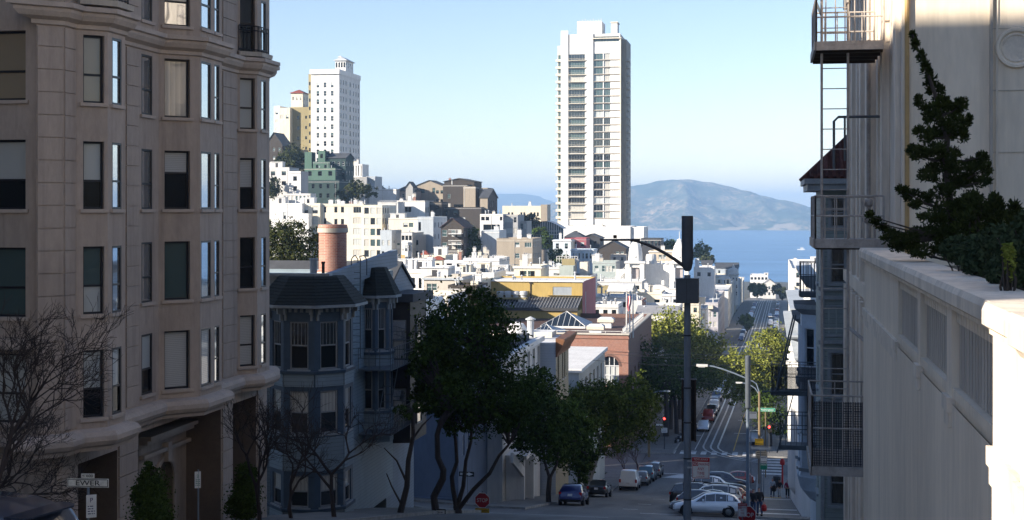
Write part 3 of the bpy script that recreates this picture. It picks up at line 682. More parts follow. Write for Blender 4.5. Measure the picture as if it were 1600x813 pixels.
house('garage_block', 'low white and brown striped block at the foot of the white high-rise', 'building', [(543, 566, 257, 470, 8, 'w_white', 'r_grey', dict(S_=(6, 1, .35, 3.6, .5, 3, 'k'))), (540, 573, 277, 466, 10, 'w_grey', 'r_grey', dict()), (572, 586, 276, 468, 9, 'w_greyblue', 'r_grey', dict(S_=(2, 1, 1, 1.2, 1, 3, 'm')))], 3, 9)
# ---- middle distance, left
house('white_apartment_block', 'long white apartment block with rooftop penthouse, left of the brick chimney', AB, [
    (425, 472, 318, 372, 12, 'w_white', 'r_white', dict(S_=[(1, 1, .8, 2.0, 2.4, 3, 'm', (.36, .48))])),
    (470, 500, 318, 374, 12, 'w_cream', 'r_white', dict(S_=[(2, 5, 1.6, 2.0, .9, 3.0, 'm'), ])),
    (466, 482, 334, 370, 3, 'w_white', 'r_white', dict()),
    (442, 485, 303, 380, 5, 'w_offwhite', 'r_silver', dict(S_=(7, 1, .7, 1.3, .6, 3, 's'), drop=at(450, 319, 380).z))], 9, 11, 'vvcvp')
house('cream_apartment_block', 'cream apartment block with stacked wide bay windows, right of the brick chimney', AB, [
    (499, 568, 319, 375, 14, 'w_cream', 'r_white', dict(S_=[(1, 6, 2.3, 1.7, .8, 3.0, 'm', (.77, .95)), (2, 2, .9, 1.6, .8, 3.4, 'k', (.3, .6)), (1, 2, .7, 1.6, .8, 3.2, 'k', (.06, .2))], mull=2)),
    (568, 597, 321, 373, 15, ('w_cream', 'w_cream'), 'r_white', dict(S_=[(3, 6, 1.35, 1.9, .5, 3.0, 'm')], E=[(3, 6, 1.2, 1.7, .6, 3.0, 'm', (0, .5))], rail=0))], 14, 12, 'vvvcvc')
house('white_flat_house', 'plain white house with thin rooftop fence under tall flagpole masts', HO, [(577, 619, 296, 450, 10, 'w_white', 'r_white', dict())], 4, 13, 'rvv')
house('slate_house', 'grey house with hipped slate roof behind white chimneys', HO, [(618, 650, 299, 455, 9, 'w_mauve', 'r_slate', dict(kind='hip', rh=2.2, S_=(4, 1, .8, 1.3, .8, 3, 's'))), (634, 645, 292, 452, 5, 'w_grey', 'r_slate', dict(kind='gy', rh=1.6))])
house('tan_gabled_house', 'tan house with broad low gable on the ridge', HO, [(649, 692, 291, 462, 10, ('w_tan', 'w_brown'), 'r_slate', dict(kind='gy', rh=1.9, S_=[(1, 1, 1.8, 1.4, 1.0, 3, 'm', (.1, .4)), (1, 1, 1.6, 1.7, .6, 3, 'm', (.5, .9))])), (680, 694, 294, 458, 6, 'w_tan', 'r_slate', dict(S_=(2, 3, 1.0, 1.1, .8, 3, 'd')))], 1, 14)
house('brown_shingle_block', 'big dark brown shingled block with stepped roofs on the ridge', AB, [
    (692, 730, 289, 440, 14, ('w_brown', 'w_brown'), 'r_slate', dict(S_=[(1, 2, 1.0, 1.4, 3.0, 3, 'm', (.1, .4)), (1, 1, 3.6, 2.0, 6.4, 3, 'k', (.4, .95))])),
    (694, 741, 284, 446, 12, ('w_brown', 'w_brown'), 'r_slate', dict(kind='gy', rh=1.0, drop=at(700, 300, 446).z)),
    (724, 743, 292, 438, 8, ('w_tan', 'w_brown'), 'r_slate', dict()), (745, 762, 294, 444, 9, ('w_tan', 'w_brown'), 'r_brown', dict(E=(2, 2, 1, 1.4, 1, 3, 'k'))),  # tan south and brown east faces paint in sun and shade
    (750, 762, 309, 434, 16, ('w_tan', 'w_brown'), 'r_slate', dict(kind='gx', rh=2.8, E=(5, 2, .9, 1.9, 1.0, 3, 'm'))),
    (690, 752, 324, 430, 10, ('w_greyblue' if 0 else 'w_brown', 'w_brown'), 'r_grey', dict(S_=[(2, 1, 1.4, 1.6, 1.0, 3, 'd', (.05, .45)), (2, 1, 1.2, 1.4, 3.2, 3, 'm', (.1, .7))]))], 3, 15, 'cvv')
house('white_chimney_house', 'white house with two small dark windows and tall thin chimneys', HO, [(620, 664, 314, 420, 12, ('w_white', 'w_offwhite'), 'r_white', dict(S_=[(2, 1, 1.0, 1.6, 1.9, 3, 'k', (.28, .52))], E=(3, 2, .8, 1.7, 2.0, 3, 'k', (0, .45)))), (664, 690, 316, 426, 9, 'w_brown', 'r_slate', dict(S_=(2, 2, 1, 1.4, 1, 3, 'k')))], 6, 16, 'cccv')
house('white_tank_house', 'white house with a round water tank on its roof terrace', HO, [(590, 622, 316, 410, 8, 'w_offwhite', 'r_white', dict(S_=(1, 1, 1.1, 1.2, 2.5, 3, 'k')))], 2, 17, 'vr')
tk = MB(); p = at(611, 341, 402); tk.lathe([(1.5, -4), (1.5, 3.4), (1.2, 3.7)], (p.x, p.y, p.z), 'w_offwhite', 18); tag(tk.build('water_tank', smooth=False), 'round pale water tank between white rooftops', 'tank')
house('pale_yellow_house', 'pale yellow house with paired square windows in front of white rooftops', HO, [(607, 652, 341, 372, 10, 'w_cream', 'r_white', dict(S_=[(2, 1, 1.3, 1.2, 1.3, 3, 'm', (.5, .88)), ])), (600, 608, 352, 380, 10, 'w_stone', 'r_grey', dict())], 2, 18, 'vp')
house('white_slab_house', 'tall plain white wall house with windows only on its street side', AB, [(652, 677, 339, 358, 16, ('w_greyblue', 'w_white'), 'r_white', dict(S_=[(1, 4, .7, 2.3, 1.4, 3.1, 'k', (0, .3))], E=[(3, 4, .9, 1.4, 1.5, 3.1, 'd', (0, .75))]))], 2, 19, 'vc')
house('blue_shade_row_house', 'pale row house with small balconies, shade painted into its walls as blue-grey', HO, [(594, 612, 360, 352, 10, ('w_greyblue', 'w_grey'), 'r_white', dict(S_=(2, 5, .7, 1.4, 2.6, 2.9, 'm'), E=(2, 5, .9, 1.4, 2, 2.9, 'm'))), (612, 626, 364, 356, 8, ('w_grey', 'w_grey'), 'r_white', dict(S_=(2, 5, .9, 1.5, 2.6, 2.9, 's')))], 2, 20, 'vv')  # blue-grey colour puts the shade into white walls
house('bay_window_house', 'narrow white house with square glazed top room and orange door', HO, [(627, 644, 364, 345, 12, ('w_offwhite', 'w_cream'), 'r_white', dict(S_=[(3, 1, .75, 1.2, .7, 3, 'k')], E=[(3, 4, .8, 1.4, 1.2, 2.8, 'm')], bays=[(.1, .9, .7, 2.6, 2, 'w_white')])), (644, 654, 368, 349, 8, 'w_stone', 'r_white', dict(S_=(2, 4, .7, 1.3, 1.2, 2.8, 'd')))], 2, 21, 'vv')
dr = MB(); p = at(631, 409, 344.3); dr.box(p.x - .5, p.x + .5, p.y - .9, p.y - .8, p.z - .5, p.z + 1.8, 'ochre'); tag(dr.build('door'), 'orange wooden door at the foot of the narrow white bay-window house', 'door')
house('balcony_house', 'dark shingled house with three tiers of white balconies and a gable', HO, [(689, 724, 355, 345, 12, ('w_brown', 'w_brown'), 'r_brown', dict(kind='gy', rh=2.2, S_=[(2, 3, 1.1, 1.7, .7, 3.2, 's', (.42, .95)), (1, 3, 1.3, 1.7, .7, 3.2, 's', (.02, .3))], E=(3, 3, .8, 1.5, 1, 3.2, 's')))])
for j in range(3):
    b_ = MB(); p0, p1 = at(702, 365 + j * 16.5, 344), at(722, 365 + j * 16.5, 344); y = p0.y
    b_.box(p0.x, p1.x, y - 1.2, y + .99, p0.z - .15, p0.z, 'w_white')
    for i in range(13): x = p0.x + (p1.x - p0.x) * i / 12; b_.tube([(x, y - 1.15, p0.z), (x, y - 1.15, p0.z + .9)], .025, 'w_white', 4, False)
    b_.box(p0.x, p1.x, y - 1.2, y - 1.1, p0.z + .9, p0.z + 1.0, 'w_white')
    hs_ = [o for o in COL.objects if o.name == 'balcony_house'][0]; q = b_.build('balcony', hs_, (-hs_.location.x, -hs_.location.y, -hs_.location.z))
house('terrace_apartments', 'white and grey apartments with two open terraces, below the brown shingled block', AB, [
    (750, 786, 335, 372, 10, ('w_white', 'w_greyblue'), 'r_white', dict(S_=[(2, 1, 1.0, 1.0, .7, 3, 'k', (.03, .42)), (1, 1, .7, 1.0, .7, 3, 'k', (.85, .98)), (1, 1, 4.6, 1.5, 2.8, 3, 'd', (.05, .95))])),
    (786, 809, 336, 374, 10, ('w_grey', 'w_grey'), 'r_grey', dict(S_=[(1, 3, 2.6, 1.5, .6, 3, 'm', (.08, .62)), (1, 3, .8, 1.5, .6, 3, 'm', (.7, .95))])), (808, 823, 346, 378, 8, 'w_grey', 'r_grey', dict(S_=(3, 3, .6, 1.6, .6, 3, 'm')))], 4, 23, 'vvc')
house('white_wall_house', 'white stucco house end wall with shade painted in as grey-blue', HO, [(752, 780, 360, 352, 10, ('w_greyblue', 'w_white'), 'r_white', dict())], 2, 24, 'vc')  # south wall has its shade painted in as grey-blue
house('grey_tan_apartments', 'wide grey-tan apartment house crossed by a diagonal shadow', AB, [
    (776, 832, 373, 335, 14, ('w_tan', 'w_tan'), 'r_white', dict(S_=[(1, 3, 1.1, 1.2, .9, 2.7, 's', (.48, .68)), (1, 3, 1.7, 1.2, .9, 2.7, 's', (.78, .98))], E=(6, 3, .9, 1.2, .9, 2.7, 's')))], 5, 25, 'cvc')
house('cream_school', 'long cream building with tan end tower on the far ridge', 'building', [(785, 846, 322, 640, 14, ('w_cream', 'w_tan'), 'r_white', dict(S_=[(2, 1, .9, 1.8, 3, 4, 'k', (.12, .3)), (2, 1, .9, 1.8, 3, 4, 'k', (.45, .6)), (3, 1, .9, 1.8, 3, 4, 'k', (.7, .95))])), (845, 855, 320, 638, 10, ('w_tan', 'w_sand'), 'r_white', dict())], 4, 26)
# arched glasshouse on the hill
gh = thing('glasshouse', 'white arched glasshouse left of the tower base', 'greenhouse', tuple(at(823, 372, 470)))
g_ = MB(); a_, b2 = at(823, 360, 470), at(880, 360, 470); L = b2.x - a_.x; arch = lambda u: 1.2 + 2.6 * math.sin(math.pi * min(1, u * 1.0))
o_ = Vector((gh.location.x, 470, gh.location.z)); n_ = 16
for i in range(n_ + 1): u = i / n_; g_.tube([(a_.x - o_.x + L * u, 0, 0), (a_.x - o_.x + L * u, 0, 2.0 + arch(u))], .09, 'w_white', 4, False)
for z in (1.2, 2.4): g_.tube([(a_.x - o_.x, -.03, z), (b2.x - o_.x, -.03, z)], .08, 'w_white', 4, False)
g_.build('frame', gh); g2 = MB()
for i in range(n_):
    u, v = i / n_, (i + 1) / n_; X = a_.x - o_.x
    g2.poly([(X + L * u, .1, -4), (X + L * v, .1, -4), (X + L * v, .1, 2 + arch(v)), (X + L * u, .1, 2 + arch(u))], 'glass_teal')
g2.build('glazing', gh); g3 = MB()
for i in range(n_):
    u, v = i / n_, (i + 1) / n_; X = a_.x - o_.x; zt = [2.0 + arch(t) for t in (u, v)]
    g3.poly([(X + L * u, -.4, zt[0]), (X + L * v, -.4, zt[1]), (X + L * v, 9, zt[1]), (X + L * u, 9, zt[0])], 'w_white')
g3.build('roof', gh)
# ---- the big tower and its podium
tw = thing('apartment_tower', 'tall cream residential tower with stacked balconies rising above the bay', 'tower', (xat(870, 528), 528, at(870, 362, 528).z)); TX, TY, TZ = tw.location
tz = lambda py, Y=528: at(900, py, Y).z - TZ
tx = lambda px: xat(px, 528) - TX
NF = 23; P_ = (tz(84) - tz(342)) / NF * 1.0
sh_ = MB(); Ht = tz(54)
x1, x2, x3, x4, x5, x6 = tx(878), tx(888), tx(916), tx(927), tx(969), tx(977.5)
rows = [tz(342) + P_ * j for j in range(NF + 1)]
rh_ = [(x2 - x1 + .15, x3 - x1 - .5, z + .3, z + 2.5) for z in rows[:-1]]
gl = [(x4 - x1 + .1, tx(942) - x1, z + .35, z + 2.6) for z in rows[:-1]]; gr_ = [(tx(943.5) - x1, tx(953.5) - x1, z + .35, z + 2.6) for z in rows[:-1]]
sh_.wall((x1, 0), (1, 0), x5 - x1, -8, Ht, rh_ + gl + gr_ + [(x2 - x1 + .3, x3 - x1 - .8, .4, 2.4), (x4 - x1, tx(946) - x1, .4, 2.2), (x4 - x1 + .2, x5 - x1 - .4, Ht - 3.0, Ht - 1.0)], 'w_white', .35)
sh_.wall((x5, 0), (0, 1), 22, -8, Ht, [], 'w_warm'); sh_.wall((x5, 22), (-1, 0), x5 - x1, -8, Ht, [], 'w_warm'); sh_.wall((x1, 22), (0, -1), 22, -8, Ht, [], 'w_cream')
sh_.poly([(x1, 0, Ht), (x5, 0, Ht), (x5, 22, Ht), (x1, 22, Ht)], 'r_white'); sh_.build('wall', tw)
pi_ = MB()
pi_.box(x3, x4, -.5, -.004, -8, Ht + 1.6, 'w_white'); pi_.box(x1 - .4, x2, -.4, -.004, -8, tz(48), 'w_white'); pi_.box(x5 - .003, x5 + .35, -.6, 1, -8, Ht - 2, 'w_cream'); pi_.build('pilaster', tw)
wg = MB(); wz = tz(70)
for a, b_, y, z in ((tx(869.5), x1 - .41, 3, wz), (x5 + .36, x6, 3, tz(62))):
    wg.box(a, b_, y, 20, -8, z, 'w_warm' if a < 0 else 'w_tan')  # right wing in tan, a darker colour put in for shade
wg.build('side_wing', tw)
pa_ = MB(); pa_.box(tx(899), tx(938), 5, 16, Ht - .1, tz(31), 'w_white'); pa_.box(tx(952), tx(962), 6, 12, Ht - .1, tz(34), 'w_white'); pa_.box(tx(951), tx(963), 5.6, 12.4, tz(34), tz(32.4), 'w_warm')
for i in range(9): pa_.tube([(tx(903 + i * 4.2), 6, tz(31)), (tx(903 + i * 4.2), 6, tz(28.5 - (i % 3)))], .12, 'w_offwhite', 5)
pa_.build('penthouse', tw); cr = MB(); cr.box(x4 - .5, x5 + .5, -.9, 10, tz(62) , tz(60.5), 'w_warm'); cr.build('cornice', tw)
cnt = 0; rest, ra = [], []
def tput(h, mul, st):
    global cnt
    me = window_mesh(h[1] - h[0], h[3] - h[2], *st, 'frame_grey', 0, .35, .08, mul); loc = (x1 + (h[0] + h[1]) / 2, 0, h[2])
    if cnt < 100: put('window', me, tw, loc); cnt += 1
    else: rest.append((me, loc)); ra.append(0)
g9 = random.Random(5)
for j in range(NF):
    tput(rh_[j], 5, g9.choice([('glass_teal', 'glass_teal'), ('glass', 'glass'), ('glass_teal', 'glass_teal'), ('glass', 'glass'), ('curtain', 'curtain')]))
    s1 = g9.choice([('glass', 'glass'), ('glass_teal', 'glass'), ('blind_plain', 'glass')]); tput(gl[j], 2, s1); tput(gr_[j], 2, g9.choice([s1, ('curtain', 'curtain')]))
tput((x2 - x1 + .3, x3 - x1 - .8, .4, 2.4), 3, ('glass_dark', 'glass_dark')); tput((x4 - x1, tx(946) - x1, .4, 2.2), 3, ('glass_dark', 'glass_dark')); tput((x4 - x1 + .2, x5 - x1 - .4, Ht - 3.0, Ht - 1.0), 7, ('glass_teal', 'glass_teal'))
if rest: merge_extra(tw, rest, ra)
for j in range(NF):
    z = rows[j]; b_ = MB(); b_.box(x2 + .1, x3 - .02, -.9, -.004, z + .02, z + .2, 'w_cream'); b_.tube([(x2 + .1, -.86, z + .75), (x3 - .05, -.86, z + .75)], .04, 'w_cream', 4, False)
    for i in range(5): x = x2 + .1 + (x3 - x2 - .15) * i / 5; b_.tube([(x, -.86, z + .2), (x, -.86, z + .75)], .025, 'w_cream', 4, False)
    b_.build('balcony', tw)
    s_ = MB(); s_.box(x4, x5 + .3, -.3, -.004, z + .02, z + .26, 'w_tan'); s_.build('spandrel_band', tw)
    c_ = MB(); c_.box(x6 + .02, x6 + 1.0, 4, 9, z, z + .16, 'w_warm'); c_.box(x6 + .9, x6 + 1.0, 4, 9, z + .2, z + 1.1, 'w_stone'); c_.build('side_balcony', tw); c_ = MB(); c_.box(tx(869.5) - .6, x1 - .5, 1.9, 2.99, z, z + .9, 'w_warm'); c_.box(tx(870.5), x1 - .7, 2.95, 2.995, z + 1.0, z + 2.6, 'glass_teal'); c_.build('side_balcony', tw)
house('podium', 'blank white podium wall below the tall cream tower', 'building', [(866, 985, 354, 505, 20, 'w_white', 'r_white', dict()), (985, 1006, 355, 506, 18, 'w_white', 'r_grey', dict(E=(3, 3, 1, 1.4, 1.5, 3, 'd'))), (896, 942, 352, 520, 6, 'w_cream', 'r_white', dict(S_=(4, 1, 1.5, 1.6, .5, 3, 'k')))], 3, 30, 'sv')
house('blue_victorian', 'pale blue two-storey Victorian with white window trim below the podium', HO, [(864, 892, 375, 400, 10, ('ice_siding', 'w_cream'), 'r_slate', dict(S_=[(2, 2, 1.0, 1.6, 1.0, 3, 'w')], trim='w_white', frame='frame_white')), (892, 916, 372, 408, 8, 'w_rose', 'r_slate', dict())], 3, 31, 'vvc')
house('bay_villa', 'pale blue low house with three-sided bays, right of the Victorian', HO, [(892, 927, 390, 392, 9, 'ice', 'r_grey', dict(trim='w_white', bays=[(.1, .42, .7, .5, 1, 'ice'), (.5, .95, .8, .5, 1, 'ice')]))], 2, 32, 'v')
house('slate_hip_house', 'dark house with wide hipped slate roof under the podium wall', HO, [(882, 910, 371, 440, 9, 'w_rose', 'r_slate', dict(kind='hip', rh=2.0)), (908, 938, 372, 445, 10, 'w_charcoal', 'r_slate', dict(kind='gy', rh=1.2, S_=(2, 2, .8, 1.2, 1, 3, 'd')))], 1, 33, 'c')
house('dark_gable_house', 'dark brown house with low front gable, right of the hipped slate roof', HO, [(936, 978, 388, 430, 10, 'w_brown', 'r_slate', dict(kind='gy', rh=2.2, S_=[(2, 1, 1.0, 1.1, 1, 3, 's', (.6, .95))])), (954, 978, 398, 424, 5, 'w_stone', 'r_slate', dict(S_=(2, 1, .8, 1, .8, 3, 'd')))], 2, 34, 'v')
house('grey_green_house', 'grey-green house with a row of four tall windows, left of the church', HO, [(926, 962, 409, 345, 10, ('grey_green', 'w_stone'), 'r_grey', dict(S_=[(4, 1, .75, 1.5, 1.0, 3, 's', (.4, .98)), (1, 1, 1.0, 1.4, 1.0, 3, 's', (.05, .3)), (4, 1, .8, 1.6, 4.1, 3, 's', (.35, .98))], frame='frame_white'))], 4, 35, 'vpc')
st = MB(); p = at(961, 440, 340); 
for i in range(10): st.box(p.x + i * .28, p.x + i * .28 + .3, p.y, p.y + 1.2, p.z + i * .3 - .1, p.z + i * .3, 'w_white')
for i in range(6): st.tube([(p.x + .5 * i, p.y, p.z - 1), (p.x + .5 * i, p.y, p.z + 1.2 + .5 * i)], .05, 'w_white', 4, False)
st.tube([(p.x, p.y, p.z + 1), (p.x + 2.9, p.y, p.z + 4)], .05, 'w_white', 4, False); st.box(p.x, p.x + 2.9, p.y + 1.3, p.y + 1.6, p.z - 2, p.z + 3, 'w_offwhite'); tag(st.build('outside_stair'), 'white outside wooden stair between grey-green house and church tower', 'stairs')
house('flat_dark_block', 'dark flat-roofed block on posts with the bay behind it', 'building', [(1001, 1033, 373, 470, 12, 'w_charcoal', 'r_slate', dict(S_=(6, 1, .7, 1.6, .8, 3, 'd')))])
house('yellow_row_house', 'long pale yellow house behind the church gable', HO, [(1014, 1058, 392, 420, 10, 'w_sand', 'r_grey', dict(S_=[(3, 1, .8, 1.3, 1.2, 3, 's', (.35, .6))], trim='w_white')), (1024, 1048, 410, 400, 8, 'w_cream', 'r_slate', dict(S_=(3, 1, .7, 1.4, .9, 3, 's')))], 2, 37, 'vc')
# ---- church
CHY = 335; ch = thing('church', 'white church with two domed bell towers and arched gable', 'church', (xat(978, CHY), CHY, at(978, 470, CHY).z)); CO = ch.location
cx_ = lambda px: xat(px, CHY) - CO.x
cz = lambda py: at(1020, py, CHY).z - CO.z
for px in (992, 1061):
    X = cx_(px); t = MB(); w = 1.75
    # belfry with arched openings on four sides
    zb, z1, z2, z3 = cz(452), cz(440), cz(412), cz(404)
    t.box(X - w - .5, X + w + .5, -.5, 2 * w + .5, -12, zb, 'w_church'); t.box(X - w - .7, X + w + .7, -.7, 2 * w + .7, zb + .002, zb + .35, 'w_white')
    for sx in (-1, 1):
        for sy in (0, 1): t.box(X + sx * w - .5, X + sx * w + .5, sy * 2 * w - .5 * (1 - sy) * 1, sy * 2 * w + .5 * (1 if sy == 0 else 1), zb + .35, z2, 'w_church')
    t.box(X - w + .5, X + w - .5, .3, 2 * w - .3, zb + .36, z1, 'w_church'); t.box(X - w + .5, X + w - .5, .05, .35, z2 - 1.0, z2 - .004, 'w_church')
    t.box(X - w + .9, X + w - .9, .7, 2 * w - .7, z1, z2 - .01, 'w_mauve')
    t.box(X - w - .75, X + w + .75, -.75, 2 * w + .75, z2, z2 + .5, 'w_white'); t.build('bell_tower', ch)
    d = MB(); d.lathe([(w * .98, z2 + .5), (w * .98, z3), (w * .95, cz(396)), (w * .84, cz(389)), (w * .66, cz(383)), (w * .46, cz(379)), (.62, cz(377.8)), (.62, cz(375.5)), (.3, cz(373.5))], (X, w, 0), 'w_church', 12)
    dm = d.build('dome', ch); o = MB(); o.lathe([(.02, -.02), (.36, 0), (.02, .02)], (0, 0, 0), 'w_charcoal', 10); q = o.build('oculus', dm, (X, w - w * .93 - .02, cz(402))); q.rotation_euler = (math.pi / 2 - .1, 0, 0)
    f = MB(); f.tube([(X, w, cz(375)), (X, w, cz(362 if px > 1000 else 372))], .09, 'w_white', 5); f.build('finial', ch)
t = MB(); xa, xb = cx_(1001), cx_(1052); xm = (xa + xb) / 2; rr = (xb - xa) / 2
def arcpts(r, z0, n=18): return [(xm + r * math.cos(math.pi * i / n), z0 + r * .95 * math.sin(math.pi * i / n)) for i in range(n + 1)]
zc = cz(470); A, B_ = arcpts(rr, zc), arcpts(rr - 1.1, zc)
for y, nm, R1, R2, k in ((1.0, 0, rr, rr - 1.0, 'w_church'),):
    A, B_ = arcpts(R1, zc), arcpts(R2, zc)
    for i in range(18):
        a, b2, c, d = A[i], A[i + 1], B_[i + 1], B_[i]
        t.poly([(a[0], y, a[1]), (d[0], y, d[1]), (c[0], y, c[1]), (b2[0], y, b2[1])], k); t.poly([(a[0], y, a[1]), (b2[0], y, b2[1]), (b2[0], y + 14, b2[1]), (a[0], y + 14, a[1])], k)
        t.poly([(d[0], y, d[1]), (d[0], y + .6, d[1]), (c[0], y + .6, c[1]), (c[0], y, c[1])], k); t.poly([(d[0], y + .6, d[1]), (xm, y + .6, zc), (c[0], y + .6, c[1])], 'w_white')
t.box(xa - .2, xb + .2, 1.2, 15, -12, zc, 'w_church'); t.build('nave', ch)
g = MB(); g.prism([(xa, 5), (xb, 5), (xb, 13), (xa, 13)], zc, cz(414), 'w_church'); 
for i in range(6): g.box(xa + .3 + i * (xb - xa) / 6, xa + .9 + i * (xb - xa) / 6, 4.7, 5.3, cz(414) + .003, cz(409), 'w_white')
g.build('parapet', ch); g = MB(); g.lathe([(1.3, -4), (1.3, cz(402)), (1.1, cz(399))], (cx_(1013), 8, 0), 'w_offwhite', 14); g.build('apse', ch)
# ---- rooftops between the church and the brick hall
LB = 'low building'
house('flat_roof_block', 'low white block with long blue-grey roof, in front of grey-green house', LB, [(925, 1003, 440, 300, 12, 'w_offwhite', 'r_silver', dict(S_=(5, 1, 1.0, 1.2, .8, 3, 'k')))], 9, 41, 'vvsr')
house('tan_shed_block', 'small tan flat-topped block left of a white sloping roof', LB, [(929, 951, 450, 285, 8, 'w_gold', 'r_sandy', dict())], 1, 42)
house('sloped_white_block', 'white building with sloping roof and dark skylights behind the flagpoles', LB, [(951, 985, 455, 280, 10, 'w_white', 'r_white', dict(kind='gx', rh=1.2, S_=(2, 1, 1.3, 1.2, 1, 3, 'k')))], 3, 43, 'sv')
house('long_cream_block', 'long cream low building in front of the church gable', LB, [(985, 1034, 457, 285, 10, ('w_cream', 'w_stone'), 'r_white', dict(S_=[(1, 1, .9, 1.2, 1.2, 3, 'w', (.3, .45)), (1, 1, 1.1, 1.4, 1.4, 3, 'k', (.75, .95))])), (1034, 1062, 460, 282, 9, 'w_white', 'r_grey', dict(S_=(2, 1, .8, 1, 1, 3, 'k')))], 6, 44, 'vvsc')
house('white_parapet_block', 'white low building with long horizontal parapet and vents, behind the brick hall', LB, [(924, 986, 464, 262, 10, 'w_white', 'r_white', dict(S_=(4, 1, 1.4, 1.0, .9, 3, 'k')))], 10, 45, 'vvrs')
house('brick_end_block', 'white block with a red brick end wall, right of the flagpoles', LB, [(985, 1003, 470, 258, 9, ('w_offwhite', 'red_brick'), 'r_white', dict(E=None)), (1003, 1062, 478, 262, 9, ('w_white', 'w_offwhite'), 'r_sandy', dict(S_=(3, 1, .8, 1, 1, 3, 'k')))], 5, 46, 'vvs')
house('pitched_grey_block', 'low white building with grey sloping roof just behind the brick hall roof', LB, [(996, 1058, 490, 250, 10, ('w_white', 'w_stone'), 'r_grey', dict(kind='gx', rh=1.0))], 2, 47)
house('white_truck_roof_block', 'narrow white building with horizontal louvres beside the rose wall', LB, [(926, 966, 476, 246, 8, 'w_white', 'r_white', dict(S_=(3, 1, .8, .9, .9, 3, 'k')))], 5, 48, 'vsv')
# ---- rooftops at centre left
house('mission_house', 'white house with small red tiled hoods over its rooftop rooms', HO, [
    (659, 696, 399, 300, 10, 'w_white', 'r_white', dict()), (664, 676, 406, 298.5, 1.4, 'w_white', 'r_red', dict(kind='hip', rh=.8, par=0, S_=(1, 1, .8, 1.0, .8, 3, 'k'))), (677, 691, 406, 298.4, 1.4, 'w_white', 'r_red', dict(kind='hip', rh=.8, par=0, S_=(1, 1, .8, 1.0, .8, 3, 'k'))),
    (660, 667, 398, 303, 1.5, 'w_white', 'r_red', dict(kind='hip', rh=.9, par=0)), (687, 694, 398, 304, 1.5, 'w_white', 'r_red', dict(kind='hip', rh=.9, par=0))], 3, 51, 'vcp')
house('white_stair_house', 'white house with an open rooftop stair frame and dark doorway', HO, [(647, 662, 404, 285, 6, 'w_white', 'r_white', dict(S_=(1, 1, .7, 1.7, .6, 3, 'k', (.2, .7)))), (640, 712, 424, 280, 9, 'w_white', 'r_silver', dict())], 4, 52, 'vvc')
house('antenna_house', 'white house cluttered with chimneys and wire antennas', HO, [(724, 780, 404, 290, 12, ('w_white', 'w_offwhite'), 'r_white', dict(S_=(2, 1, .9, 1.4, 2, 3, 'k')))], 14, 53, 'vcvcrv')
house('two_tone_house', 'white house with small blue roof panels, right of the red tiled hoods', HO, [(694, 726, 407, 296, 10, 'w_white', 'r_silver', dict(S_=(2, 1, 1.2, .7, .7, 3, 'k')))], 6, 54, 'vspc')
house('round_bay_house', 'cream house with a rounded front bay and thin eave above the yellow hall', HO, [(803, 845, 416, 262, 10, 'w_cream', 'r_white', dict(S_=[(2, 1, .8, 1.5, .9, 3, 'k', (.1, .9)), (2, 1, .55, 1.5, .9, 3, 's', (.35, .65))], trim='w_white'))], 7, 55, 'vcvs')
house('white_mech_house', 'white low house with metal ducts between antenna house and round-bay house', HO, [(772, 806, 425, 272, 9, ('w_white', 'w_offwhite'), 'r_white', dict())], 7, 56, 'vvpc')
house('white_roof_deck_house', 'white house with tall rooftop chimneys and deck rail, left of tan stair shed', HO, [(842, 878, 418, 292, 9, 'w_offwhite', 'r_tar', dict())], 8, 57, 'cvrv')
house('tan_shed_house', 'house with tan boxy stair shed and green-grey sloped hood', HO, [(878, 898, 405, 262, 3, ('w_gold', 'w_stone'), 'r_sandy', dict()), (874, 896, 416, 258, 3, 'w_palegreen', 'r_slate', dict()), (862, 924, 431, 256, 9, 'w_offwhite', 'r_tar', dict(S_=(3, 1, .9, .8, .7, 3, 'k'))), (906, 918, 410, 262, 3, ('w_warm', 'w_stone'), 'r_sandy', dict())], 5, 58, 'vvsr')
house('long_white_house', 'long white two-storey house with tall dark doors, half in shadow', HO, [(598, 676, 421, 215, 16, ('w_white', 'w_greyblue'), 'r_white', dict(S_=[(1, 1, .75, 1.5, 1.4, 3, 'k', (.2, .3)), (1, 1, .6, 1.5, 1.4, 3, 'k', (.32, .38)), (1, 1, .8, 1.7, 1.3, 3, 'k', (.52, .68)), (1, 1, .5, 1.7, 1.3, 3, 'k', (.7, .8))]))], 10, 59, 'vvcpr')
house('grey_annex', 'grey flat-roofed annex with broad eave and white-framed windows', HO, [(662, 722, 433, 206, 10, 'w_stone', 'r_silver', dict(S_=[(2, 1, .8, 1.1, 1.0, 3, 's', (.08, .35))], trim='w_greyblue')), (690, 735, 440, 214, 8, 'w_white', 'r_silver', dict())], 6, 60, 'vvp')
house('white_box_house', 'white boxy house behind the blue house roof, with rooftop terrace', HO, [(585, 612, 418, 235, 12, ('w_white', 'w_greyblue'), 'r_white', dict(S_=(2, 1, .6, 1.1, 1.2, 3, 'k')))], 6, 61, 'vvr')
house('white_low_roofs', 'low white roofs with small chimneys at the foot of the cream apartment block', HO, [(560, 650, 415, 290, 22, 'w_white', 'r_white', dict())], 14, 62, 'vvcvrp')
house('white_terrace_house', 'white stepped terrace house in front of the antenna house', HO, [(718, 772, 426, 258, 12, 'w_white', 'r_white', dict(S_=(2, 1, 1.0, 1.0, 1.1, 3, 'k')))], 10, 63, 'vvcpvr')
house('brown_roof_house', 'dark brown low house behind the near tree top', HO, [(700, 745, 446, 198, 8, 'w_brown', 'r_tar', dict())], 4, 64, 'vvs')
